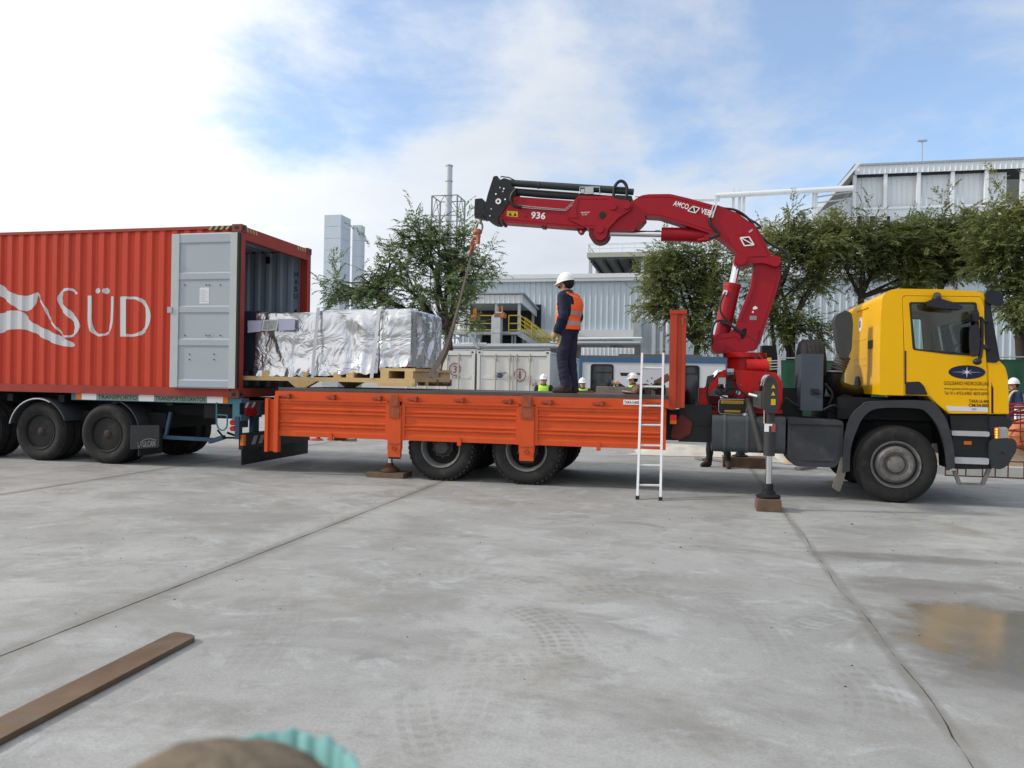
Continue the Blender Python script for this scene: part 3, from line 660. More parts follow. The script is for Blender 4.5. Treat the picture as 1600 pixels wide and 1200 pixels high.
# ------------------------------------------------------------------ white containers, site cabin, fence
CW2 = mat('dirty_white_container', (.66, .66, .63), .6, var=.07, vscale=1.2, dirt=(.36, .31, .24), dirt_amt=.10, dscale=1.6, streak=True)
MARK = mat('red_brown_marker', (.22, .05, .045), .7, var=.2, vscale=20)
def white_container(x0, x1, d, ch, cx, cy, label, extra=None):
    z1 = 2.565; t = thing('storage_container', label, 'container', ((x0 + x1) / 2, d, 0), 'old white storage containers in front of the hall')
    m = MB()
    for a, b in ((x0, x0 + .1), (x1 - .1, x1)): m.box(a, b, d, d + .12, .16, z1 - .1)
    m.box(x0 + .1, x1 - .1, d + .005, d + .12, z1 - .16, z1 - .01); m.box(x0 + .1, x1 - .1, d + .005, d + .12, .02, .18); m.build('end_frame', CW2, t)
    for a in (x0 - .005, x1 - .165):
        for z in (0, z1 - .115):
            m = MB(); m.box(a, a + .17, d - .006, d + .16, z, z + .12, .008); m.mi = 1; m.box(a + .05, a + .12, d - .012, d, z + .035, z + .085); m.build('corner_casting', [CW2, BLACKP], t)
    mid = (x0 + x1) / 2
    for a, b in ((x0 + .11, mid - .006), (mid + .006, x1 - .11)):
        m = MB(); m.box(a, b, d + .04, d + .09, .2, z1 - .18)
        for f in (.33, .66): z = .2 + (z1 - .38) * f; m.box(a + .03, b - .03, d + .025, d + .04, z, z + .1, .01)
        dr = m.build('door', CW2, t)
        for f in ((.47, .90) if a < mid else (.10, .50)) if ch == '1' else (.25, .60):
            x = a + (b - a) * f; m = MB(); m.tube([(x, d + .0, .15), (x, d + .0, z1 - .1)], .022, 8)
            for z in (.3, 1.0, 1.7, z1 - .3): m.box(x - .05, x + .05, d - .012, d + .03, z, z + .07)
            m.build('locking_bar', mat('cream_bar', (.44, .41, .33), .6, var=.15), dr)
    m = MB(); pr = []; L_ = 12.0; n = int(L_ / .28)
    for s_, xx in ((1, x1 - .03), (-1, x0 + .03)):
        vs = []
        for i in range(n):
            y = d + .14 + i * .28
            for dy, dx in ((0, 0), (.07, 0), (.14, -.036), (.21, -.036)): vs += [(xx + s_ * dx, y + dy, .16), (xx + s_ * dx, y + dy, z1 - .06)]
        m.poly(vs, [(2 * i, 2 * i + 2, 2 * i + 3, 2 * i + 1) for i in range(len(vs) // 2 - 1)])
    m.build('side_panel', mat('container_side_grey', (.50, .53, .56), .6, var=.06, vscale=1), t, smooth=0)
    m = MB(); m.box(x0, x1, d + .12, d + L_, z1 - .06, z1 - .02); m.box(x0 + .02, x1 - .02, d + .12, d + L_, .05, .15); m.build('roof', CW2, t)
    if ch:
        cxx, cz = P(cx, cy, d + .02); R = 8.8 / (1200 / 25.4); m = MB(); m.tube([(cxx + R * math.cos(a) * (1 + .05 * math.sin(3 * a)), d + .006, cz + R * 1.08 * math.sin(a)) for a in [i * math.pi / 14 for i in range(28)]], .013, 6, closed=True); m.build('painted_ring', MARK, t)
        hh = .24; bm_w = .13 if ch == '3' else .055
        text('painted_number', ch, MARK, t, (cxx - bm_w / 2, d - .004, cz - hh / 2), w=bm_w, h=hh, bold=.0)
    if extra: extra(t)
def ex1(t):
    x, z = P(826, 603, 13.01); text('painted_letters', 'TuR', MARK, t, (x, 12.99, z), w=.30, h=.14)
    x, z = P(781, 587, 13.0); m = MB(); m.ell((x, 13.0, z), (.10, .03, .07), 10, 6); m.bar((x - .1, 12.98, z + .07), (x + .22, 12.98, z + .10), .03, .03); m.build('lock_handle', mat('blue_lock', (.06, .09, .14), .6), t)
def ex3(t):
    x, z = P(707, 591, 13.01); text('painted_letters', 'r3', MARK, t, (x, 12.99, z), w=.16, h=.09)
white_container(-12.06, -9.63, 13, '3', 711, 577, 'dirty white container end beside the skid, painted with a circled three', ex3)
white_container(-9.55, -7.12, 13, '1', 812.5, 586, 'dirty white container end left of the green vested man, painted with a circled one', ex1)

def site_cabin():
    d = 13.2; x0 = P(905, 580, d)[0]; x1 = P(1139, 580, d)[0]; zt = P(1000, 559, d)[1]; zb = P(1000, 566.5, d)[1]
    BLU = mat('cabin_blue_trim', (.045, .115, .22), .5, var=.1); CWH = mat('cabin_white_panel', (.56, .58, .60), .5, var=.04, dirt=(.4, .38, .35), dirt_amt=.08, dscale=2)
    t = thing('site_cabin', 'white site office cabin with blue corner trim behind the lorry bed', 'cabin', ((x0 + x1) / 2, d, 0))
    wins = [(933.5, 969.5, 569, 606), (1067, 1104, 571, 612)]
    holes = [rrect(P(a, 0, d)[0], P(b, 0, d)[0], .95, P((a + b) / 2, c, d)[1], .09) for a, b, c, e in wins]
    m = MB(); m.plate([(x0 + .1, .25), (x1 - .1, .25), (x1 - .1, zb), (x0 + .1, zb)], holes, d, d + .06); m.build('front_wall', CWH, t)
    m = MB(); m.box(x1 - .06, x1 - .01, d + .1, d + 2.4, .25, zb); m.build('side_wall', CWH, t); m = MB(); m.box(x0 + .01, x0 + .06, d + .1, d + 2.4, .25, zb); m.build('side_wall', CWH, t)
    m = MB(); m.box(x0, x1, d + 2.4, d + 2.45, .25, zb); m.build('back_wall', CWH, t)
    for x in (x0, x1 - .1): m = MB(); m.box(x, x + .1, d - .03, d + .1, .05, zb, .01); m.build('corner_post', BLU, t)
    m = MB(); m.box(x0, x1, d - .03, d + .1, zb, zt, .01); m.build('eaves_beam', BLU, t); m = MB(); m.box(x0, x1, d - .03, d + .1, .05, .249, .01); m.build('base_beam', BLU, t)
    m = MB(); m.box(x0, x1, d - .0, d + 2.45, zt + .002, zt + .06); m.build('roof', mat('cabin_roof_grey', (.11, .115, .12), .7, var=.2), t)
    m = MB(); m.box(P(965, 556, d)[0], x1 - .8, d + .4, d + 1.8, zt + .062, zt + .13); m.build('roof_sheet', MATS['cabin_roof_grey'], t)
    for h, (a, b, c, e) in zip(holes, wins):
        m = MB(); inner = [(p[0] + (.05 if p[0] < (h[0][0] + h[10][0]) / 2 else -.05), p[1] + (.05 if p[1] < 1.4 else -.05)) for p in h]
        m.plate(h, [inner], d - .012, d + .03); f = m.build('window', BLACKP, t)
        m = MB(); m.prism(inner, d + .02, d + .03); m.build('pane', mat('dark_window_glass', (.022, .026, .028), .06, var=0, spec=.6), f)
        m = MB(); zc = P((a + b) / 2, c + 14, d)[1]; m.box(inner[5][0] - .0, inner[0][0], d + .005, d + .018, zc, zc + .035); m.build('sash', BLACKP, f)
    a, b = V(1004, 573, d), V(1036, 612, d); m = MB(); m.box(a.x, b.x, d - .012, d - .001, b.z - .6, a.z); o = m.build('door_panel', mat('cabin_door', (.50, .52, .55), .5, var=.04), t)
    m = MB()
    for px, py in ((1011.5, 595), (1018, 590.5), (1018, 599.5), (1024, 595)): p = V(px, py, d); m.cyl((p.x, d - .02, p.z), (p.x, d - .0121, p.z), .022, n=8)
    m.build('bolt_heads', DGREY, o)['kind'] = 'stuff'
    m = MB(); p, q = V(969, 583.5, d), V(1003, 584.5, d); m.box(p.x, q.x, d - .012, d - .001, q.z - .02, q.z + .03); m.build('rusty_strip', RUST, t)
site_cabin()

def green_fence():
    d = 14.2; xs = [P(1216, 600, d)[0] + i * 2.0 for i in range(8)]
    GF = mat('green_shade_cloth', (.020, .075, .040), .8, var=.25, vscale=2.2, bump=.3, bscale=9)
    t = thing('green_fence', 'dark green shade cloth fence behind the yellow cab', 'fence', (xs[0], d, 0))
    for i in range(len(xs) - 1):
        m = MB(); n = 14; vs = []; fs = []
        zt = 2.42 + .03 * i
        for a in range(n + 1):
            for b in range(9): vs.append((xs[i] + .04 + (xs[i + 1] - xs[i] - .08) * a / n, d + .03 * math.sin(a * 1.3 + i) * math.sin(b * .8 + i * 2), .08 + (zt - .1) * b / 8))
        fs = [(a * 9 + b, (a + 1) * 9 + b, (a + 1) * 9 + b + 1, a * 9 + b + 1) for a in range(n) for b in range(8)]
        m.poly(vs, fs); m.build('cloth_panel', GF, t)
    for i, x in enumerate(xs): m = MB(); m.cyl((x, d + .02, 0), (x, d + .02, 2.5 + .03 * i), .03, n=8); m.build('post', GALV, t)
    m = MB(); m.tube([(xs[0], d - .04, 2.46), (xs[-1], d - .04, 2.68)], .018, 6); m.build('top_rail', GALV, t)
green_fence()

# ------------------------------------------------------------------ trees
BARK = mat('dark_bark', (.050, .040, .032), .9, var=.3, vscale=14, bump=.4, bscale=30)
def leaf_mat(name, a, b, c):
    m = bpy.data.materials.new(name); m.use_nodes = True; nt = m.node_tree; N = nt.nodes; L = nt.links; bs = N['Principled BSDF']
    at = N.new('ShaderNodeAttribute'); at.attribute_name = 'tint'; r = N.new('ShaderNodeValToRGB'); L.new(at.outputs['Fac'], r.inputs[0])
    e = r.color_ramp.elements; e[0].position = 0; e[0].color = tuple(a) + (1,); e[1].position = .62; e[1].color = tuple(b) + (1,); k = e.new(1.0); k.color = tuple(c) + (1,)
    L.new(r.outputs[0], bs.inputs['Base Color']); bs.inputs['Roughness'].default_value = .5
    tr = N.new('ShaderNodeBsdfTranslucent'); L.new(r.outputs[0], tr.inputs['Color']); mx = N.new('ShaderNodeMixShader'); mx.inputs[0].default_value = .4
    L.new(bs.outputs[0], mx.inputs[1]); L.new(tr.outputs[0], mx.inputs[2]); L.new(mx.outputs[0], N['Material Output'].inputs[0]); return m
LEAF1 = leaf_mat('willow_leaf', (.10, .155, .058), (.19, .25, .10), (.32, .33, .12))
LEAF2 = leaf_mat('tipa_leaf', (.105, .14, .048), (.21, .235, .075), (.42, .34, .075))
def tree(seed, base, fork, blobs, label, leafm, nlimb=7, nspray=900, trunk_r=.16, leaf=.13, droop=.5, wisps=6, name='street_tree', grp='leafy trees in front of the hall', trunks=1, per=11):
    leaf *= .84
    """blobs: (x, z, rx, rz, y offset, ry, weight) lumps of the crown"""
    r = random.Random(seed); d = base[1]
    t = thing(name, label, 'tree', base, grp)
    m = MB(); fk = []
    def limb(a, b, r0, r1, sag=.12, k=7):
        a = Vector(a); b = Vector(b); L_ = (b - a).length; pth = []; o1 = Vector((r.uniform(-1, 1), r.uniform(-1, 1), r.uniform(-.3, 1))) * L_ * sag
        for i in range(k + 1):
            q = i / k; pth.append(a.lerp(b, q) + o1 * math.sin(q * math.pi) * (.7 + .3 * math.sin(q * 5)))
        m.tube(pth, [r0 + (r1 - r0) * i / k for i in range(k + 1)], 6 if r0 < .05 else 8); return pth
    forks = []
    for k in range(trunks):
        bx = Vector(base) + Vector((r.uniform(-.25, .25) * (trunks > 1) * k, r.uniform(-.3, .3) * (trunks > 1), -.1)); fx = Vector(fork) + Vector((r.uniform(-.9, .9), r.uniform(-.5, .5), r.uniform(-.3, .5))) * (trunks > 1) * (k > 0)
        limb(bx, fx, trunk_r * (1 if k == 0 else .7), trunk_r * .75 * (1 if k == 0 else .7), .06); forks.append(fx)
    tips = []
    W = sum(b[6] for b in blobs)
    def inblob():
        u = r.uniform(0, W)
        for b in blobs:
            u -= b[6]
            if u <= 0: break
        while True:
            v = Vector((r.uniform(-1, 1), r.uniform(-1, 1), r.uniform(-1, 1)))
            if v.length < 1: break
        v = v * (.55 + .45 * r.random()) / max(v.length, .3) if v.length > .3 else v
        return Vector((b[0] + v.x * b[2], d + b[4] + v.y * b[5], b[1] + v.z * b[3]))
    limbs = []
    for i in range(nlimb):
        b = blobs[i % len(blobs)]; tgt = Vector((b[0] + r.uniform(-.5, .5) * b[2], d + b[4] + r.uniform(-.6, .6) * b[5], b[1] + r.uniform(-.2, .6) * b[3]))
        limbs.append(limb(forks[i % trunks], tgt, trunk_r * .55, trunk_r * .14, .10, 9))
    nodes = [(p, q) for l in limbs for q, p in enumerate(l) if q >= 2]
    sub = []
    for i in range(nspray // 9):
        tgt = inblob(); p = min(r.sample(nodes, min(14, len(nodes))), key=lambda n: (n[0] - tgt).length + abs(n[0].z - tgt.z) * .3 + (2 if n[0].z > tgt.z + .3 else 0))[0]
        if (p - tgt).length > 3.6: continue
        q = limb(p, tgt, trunk_r * .13 + .006, .006, .1, 5); sub.append(q)
    m.build('trunk', BARK, t, smooth=60)
    verts = []; faces = []; tint = []
    def spray(p, dirv, ln, tn):
        dv = dirv.normalized(); side = dv.cross(Vector((0, 0, 1))); side = side.normalized() if side.length > .1 else Vector((1, 0, 0)); k = per; pos = p.copy(); v = dv.copy()
        for i in range(k):
            v = (v + Vector((0, 0, -droop * .12))).normalized(); pos = pos + v * (ln / k)
            for sg in ((-1, 1) if i < k - 1 else (0,)):
                lf = leaf * r.uniform(.75, 1.35); ld = (v * .75 + side * sg * .8 + Vector((r.uniform(-.3, .3), r.uniform(-.3, .3), r.uniform(-.45, .15)))).normalized(); wv = ld.cross(Vector((r.uniform(-1, 1), r.uniform(-1, 1), 1.2))).normalized() * lf * .17
                b0 = len(verts); verts.extend((pos, pos + ld * lf * .45 + wv, pos + ld * lf, pos + ld * lf * .45 - wv)); faces.append((b0, b0 + 1, b0 + 2, b0 + 3)); tint.append(min(1, max(0, tn + r.uniform(-.18, .18))))
    def stn(p): return .38 + .5 * noise.noise(p * .8) + (.25 if r.random() < .05 else 0)
    for q in sub:
        for j in range(15):
            p = q[-1 - int(r.random() ** 1.6 * 4)] + Vector((r.gauss(0, .16), r.gauss(0, .16), r.gauss(0, .13))); out = (q[-1] - q[0]).normalized()
            spray(p, out * .6 + Vector((r.uniform(-1, 1), r.uniform(-1, 1), r.uniform(-.5, .9))), r.uniform(.3, .62), stn(p))
    # long loose shoots that break the outline
    for w in range(wisps):
        b = blobs[r.randrange(len(blobs))]; a = r.uniform(.2, 2.9); p = Vector((b[0] + math.cos(a) * b[2] * .8, d + b[4] + r.uniform(-.5, .5) * b[5], b[1] + math.sin(a) * b[3] * .8)); o = Vector((math.cos(a) * .9, r.uniform(-.3, .3), math.sin(a) * 1.0 + .3)).normalized()
        for j in range(5): spray(p + o * (.22 * j) + Vector((r.gauss(0, .05), r.gauss(0, .05), 0)), o + Vector((r.uniform(-.5, .5), r.uniform(-.5, .5), r.uniform(-.2, .4))), .5, stn(p))
    me = bpy.data.meshes.new('crown'); b0 = Vector(base); me.from_pydata([v - b0 for v in verts], [], faces); me.materials.append(leafm)
    a = me.attributes.new('tint', 'FLOAT', 'FACE'); a.data.foreach_set('value', tint)
    link(me, 'crown', t, smooth=0); return t
def blob(px, py, rx, ry, d, dy=0., ryd=1.6, w=1.):
    x, z = P(px, py, d); k = (d + 10) / 1200.; return (x, z, rx * k, ry * k, dy, ryd, w)
D1 = 18.
tree(5, (P(706, 560, D1)[0], D1, 0), V(700, 520, D1), [blob(650, 440, 70, 55, D1, 0, 1.6, 1.3), blob(700, 400, 55, 60, D1, .3, 1.5, 1.2), blob(560, 450, 50, 40, D1, 0, 1.3, .8), blob(600, 410, 45, 50, D1, .3, 1.3, .8), blob(650, 370, 40, 45, D1, .2, 1.2, .6), blob(740, 430, 48, 60, D1, 0, 1.4, 1.0), blob(725, 505, 40, 38, D1, -.8, 1., .5), blob(590, 470, 70, 22, D1, -.2, 1.2, .6), blob(525, 455, 25, 25, D1, 0, .8, .25)],
     'feathery green tree spreading behind the foil wrapped load', LEAF1, nlimb=11, nspray=1250, trunk_r=.2, leaf=.15, wisps=16)
D2 = 15.5
tree(8, (P(1086, 560, D2)[0], D2, 0), V(1090, 540, D2), [blob(1080, 440, 60, 55, D2, 0, 1.5, 1.2), blob(1040, 420, 42, 38, D2, 0, 1.2, .8), blob(1120, 430, 45, 60, D2, .2, 1.3, 1.), blob(1100, 510, 40, 42, D2, -.4, 1., .7), blob(1020, 470, 35, 25, D2, 0, 1., .35), blob(1065, 395, 40, 25, D2, 0, 1., .5)],
     'olive green tree between the orange headboard and the crane column', LEAF2, nlimb=8, nspray=1000, trunk_r=.15, leaf=.14, wisps=10)
D3 = 16.5
tree(13, (P(1236, 560, D3)[0], D3, 0), V(1236, 500, D3), [blob(1225, 400, 45, 55, D3, 0, 1.4, 1.2), blob(1275, 385, 42, 42, D3, 0, 1.3, 1.), blob(1255, 440, 48, 26, D3, .2, 1.2, .5), blob(1215, 500, 36, 36, D3, -.5, 1., .8), blob(1262, 515, 50, 24, D3, -.5, 1., .7), blob(1305, 405, 35, 40, D3, .2, 1.1, .7), blob(1240, 362, 40, 22, D3, 0, 1.1, .5), blob(1195, 365, 30, 26, D3, .2, 1., .5), blob(1185, 450, 26, 40, D3, .3, 1., .5)],
     'many stemmed tree behind the spare wheel and the air snorkel', LEAF2, nlimb=9, nspray=1000, trunk_r=.11, leaf=.14, wisps=12, trunks=4)
D4 = 17.5
tree(21, (P(1345, 560, D4)[0], D4, 0), V(1345, 465, D4), [blob(1345, 395, 45, 40, D4, 0, 1.4, 1.2), blob(1385, 400, 45, 45, D4, 0, 1.3, 1.), blob(1420, 415, 40, 32, D4, .2, 1.2, .8), blob(1330, 420, 40, 26, D4, .2, 1.2, .5), blob(1300, 365, 46, 30, D4, .3, 1.2, 1.), blob(1420, 372, 46, 32, D4, .2, 1.2, 1.), blob(1430, 445, 30, 22, D4, 0, 1., .4), blob(1370, 365, 35, 18, D4, 0, 1., .4)],
     'tree with a forked dark trunk above the rear edge of the yellow cab', LEAF2, nlimb=7, nspray=1300, trunk_r=.14, leaf=.14, wisps=10)
D5 = 18.5
tree(27, (P(1470, 560, D5)[0], D5, 0), V(1470, 450, D5), [blob(1460, 390, 45, 42, D5, 0, 1.4, 1.1), blob(1500, 370, 42, 42, D5, 0, 1.3, 1.), blob(1440, 420, 40, 26, D5, .2, 1.1, .6), blob(1538, 360, 40, 36, D5, .3, 1.2, 1.), blob(1445, 360, 42, 28, D5, .2, 1.1, .9), blob(1500, 425, 40, 22, D5, -.2, 1., .5)],
     'tree crown rising straight above the cab roof', LEAF2, nlimb=7, nspray=1250, trunk_r=.13, leaf=.14, wisps=10)
D6 = 15.
tree(33, (P(1590, 560, D6)[0], D6, 0), V(1592, 455, D6), [blob(1570, 370, 45, 42, D6, 0, 1.4, 1.1), blob(1615, 350, 50, 50, D6, 0, 1.4, 1.2), blob(1545, 400, 30, 30, D6, 0, 1., .5), blob(1590, 420, 50, 30, D6, .2, 1.2, .8), blob(1575, 475, 28, 34, D6, -.5, .9, .5), blob(1660, 420, 50, 60, D6, 0, 1.4, 1.), blob(1580, 330, 30, 16, D6, 0, 1., .3)],
     'dark trunked tree at the right edge in front of the hall', LEAF2, nlimb=8, nspray=1050, trunk_r=.19, leaf=.14, wisps=12)
# ------------------------------------------------------------------ wheels
def arc_pts(cx, cz, r, a0, a1, n): return [(cx + r * math.cos(math.radians(a0 + (a1 - a0) * i / n)), cz + r * math.sin(math.radians(a0 + (a1 - a0) * i / n))) for i in range(n + 1)]
def wheel(parent, x, z, y, R=.525, w=.29, side=-1, kind='rear', lugs=True, name='wheel', seed=0):
    """outer face at y, facing side (-1 = towards the photographer)"""
    s = -side
    def Y(v): return v * s       # v grows inwards from the outer face
    m = MB(); rr = .30
    prof = [(rr - .02, Y(w * .5)), (rr - .02, Y(.06)), (rr, Y(.035)), (rr + .02, Y(.02)), (R * .74, Y(-.004)), (R * .82, Y(-.012)), (R * .90, Y(-.004)), (R * .955, Y(.018)), (R * .985, Y(.05)), (R, Y(.085)), (R, Y(w - .085)), (R * .985, Y(w - .05)), (R * .955, Y(w - .018)), (R * .88, Y(w)), (rr, Y(w - .02)), (rr - .02, Y(w * .5))]
    m.lathe(prof, (x, y, z), 'y', 48)
    if lugs:
        n = 40
        for k in range(n):
            a = 2 * math.pi * (k + .3) / n
            for yy, ph in ((.03, 0), (.105, .5), (w - .105, 0), (w - .03, .5)):
                aa = a + ph * 2 * math.pi / n * .8; c = Vector((x + (R + .006) * math.cos(aa), y + Y(yy), z + (R + .006) * math.sin(aa)))
                rot = Matrix.Rotation(-aa, 4, 'Y'); hw = .033 if yy in (.105, w - .105) else .024; rr_ = R if yy in (.105, w - .105) else R * .975
                c = Vector((x + (rr_ + .004) * math.cos(aa), y + Y(yy), z + (rr_ + .004) * math.sin(aa)))
                m.box(c.x - .016, c.x + .016, c.y - hw, c.y + hw, c.z - .026, c.z + .026, rot=rot.to_3x3(), at=c)
    else:
        for yy in (.06, .11, w - .11, w - .06): m.lathe([(R + .002, Y(yy - .012)), (R + .006, Y(yy - .01)), (R + .006, Y(yy + .01)), (R + .002, Y(yy + .012))], (x, y, z), 'y', 40)
    ty = m.build('tyre', TYRE, parent, smooth=40)
    m = MB(); m.lathe([(.287, Y(w - .05)), (.287, Y(.10)), (.298, Y(.05)), (.315, Y(.02)), (.322, Y(.012)), (.318, Y(.006)), (.300, Y(.012)), (.283, Y(.045)), (.270, Y(.09)), (.262, Y(w - .05))], (x, y, z), 'y', 40)
    if kind == 'rear':
        m.plate([(x + .262 * math.cos(2 * math.pi * k / 40), z + .262 * math.sin(2 * math.pi * k / 40)) for k in range(40)], [[(x + .212 * math.cos(2 * math.pi * h / 10) + .036 * math.cos(q), z + .212 * math.sin(2 * math.pi * h / 10) + .036 * math.sin(q)) for q in [2 * math.pi * j / 10 for j in range(10)]] for h in range(10)], y + Y(.16), y + Y(.175))
    elif kind == 'trailer':
        m.lathe([(.265, Y(.22)), (.20, Y(.20)), (.11, Y(.19)), (.10, Y(.12)), (0.001, Y(.115))], (x, y, z), 'y', 30)
    m.build('rim', RIM if kind != 'trailer' else CHDARK, parent, smooth=40)
    m = MB()
    if kind == 'rear':
        m.lathe([(.16, Y(.165)), (.16, Y(.13)), (.13, Y(.115)), (.115, Y(.06)), (.10, Y(.045)), (0.001, Y(.04))], (x, y, z), 'y', 24)
        for k in range(10):
            a = 2 * math.pi * (k + .5) / 10; m.cyl((x + .165 * math.cos(a), y + Y(.165), z + .165 * math.sin(a)), (x + .165 * math.cos(a), y + Y(.125), z + .165 * math.sin(a)), .017, n=6)
    elif kind == 'front':
        m.lathe([(.262, Y(.085)), (.250, Y(.03)), (.215, Y(-.005)), (.175, Y(.0)), (.150, Y(.03)), (.13, Y(.05)), (.115, Y(.04)), (.105, Y(.0)), (.06, Y(-.012)), (0.001, Y(-.012))], (x, y, z), 'y', 36)
        for k in range(10):
            a = 2 * math.pi * k / 10; m.cyl((x + .195 * math.cos(a), y + Y(.02), z + .195 * math.sin(a)), (x + .195 * math.cos(a), y + Y(-.03), z + .195 * math.sin(a)), .017, n=6)
    else:
        m.lathe([(.075, Y(.12)), (.07, Y(.04)), (.05, Y(.03)), (0.001, Y(.03))], (x, y, z), 'y', 24)
    m.build('hub', HUBG if kind == 'front' else mat('trailer_hub', (.045, .030, .022), .7, var=.3, vscale=15) if kind == 'trailer' else mat('dark_hub', (.055, .052, .048), .6, var=.3, vscale=14), parent, smooth=40)

# ------------------------------------------------------------------ crane lorry
LABEL_TRUCK = 'crane lorry with yellow cab, orange drop sides and folding red crane'
truck = thing('crane_truck', LABEL_TRUCK, 'truck', (-4, 1.2, 0))
def wheel_group(x, z, y, side, kind, dual, R=.525, lugs=True, root=None, w=.29):
    root = root or truck
    g = bpy.data.objects.new('wheel', None); COL.objects.link(g); g.parent = root; reg(g, BASE[root.name]); g.empty_display_size = .2
    wheel(g, x, z, y, R, w, side, kind, lugs)
    if dual:
        wheel(g, x, z, y + (-side) * (w + .05), R, w, side, 'plain', lugs)
    return g
xr1, xr2 = P(688, 705, .03)[0], P(822, 708, .03)[0]
for x in (xr1, xr2):
    wheel_group(x, .52, .03, -1, 'rear', True); wheel_group(x, .52, 2.44, 1, 'rear', True)
    m = MB(); m.cyl((x, .3, .52), (x, 2.2, .52), .09, n=14); m.ell((x, 1.25, .52), (.26, .2, .24), 16, 10); m.build('axle', CHDARK, truck)
xf = P(1400, 726, 0)[0]
wheel_group(xf, .525, .0, -1, 'front', False, lugs=False, w=.31); wheel_group(xf, .525, 2.47, 1, 'front', False, lugs=False, w=.31)
m = MB(); m.box(xf - .08, xf + .08, .3, 2.2, .42, .56, .02); m.build('axle', CHDARK, truck)
for y in (.82, 1.62):
    m = MB(); m.box(-9.1, 1.1, y, y + .08, .78, 1.06); m.build('chassis_rail', CHDARK, truck)
m = MB()
for x in (-8.9, -7.6, -4.2, -3.0, -1.2, -.9): m.box(x - .06, x + .06, .9, 1.62, .82, 1.0)
m.box(-6.9, -4.9, .5, .56, .62, .74); m.box(-6.9, -4.9, 1.9, 1.96, .62, .74)
m.box(-8.8, -7.5, .35, 2.1, .62, .95, .03); m.box(-4.3, -3.2, .3, 2.2, .66, 1.0, .03)
m.build('cross_member', CHDARK, truck)
# --- load bed
zr, zd = 1.335, 1.40
xb0, xb1 = P(430, 612, 0)[0], P(1045, 622, 0)[0]
BED = mat('bed_plate_grey', (.085, .082, .078), .7, metal=.1, var=.25, vscale=3, dirt=(.16, .145, .125), dirt_amt=.2)
m = MB(); m.box(xb0 + .02, xb1, .06, 2.44, zr - .04, zd, .006); m.build('bed_floor', BED, truck)
m = MB()
for i in range(16): x = xb0 + .3 + i * .385; m.box(x - .04, x + .04, .08, 2.42, zr - .16, zr - .04)
m.build('bed_bearer', CHDARK, truck)
zl = P(700, 631, 0)[1]
stakes = [(418, 437, 622, 706), (609, 627.5, 633, 714), (814, 834.5, 634, 720)]
bays = [(432, 609), (629, 813), (836, 1041)]
OR2 = mat('worn_orange', (.32, .07, .03), .6, var=.3, vscale=10, dirt=(.14, .075, .045), dirt_amt=.3, dscale=6)
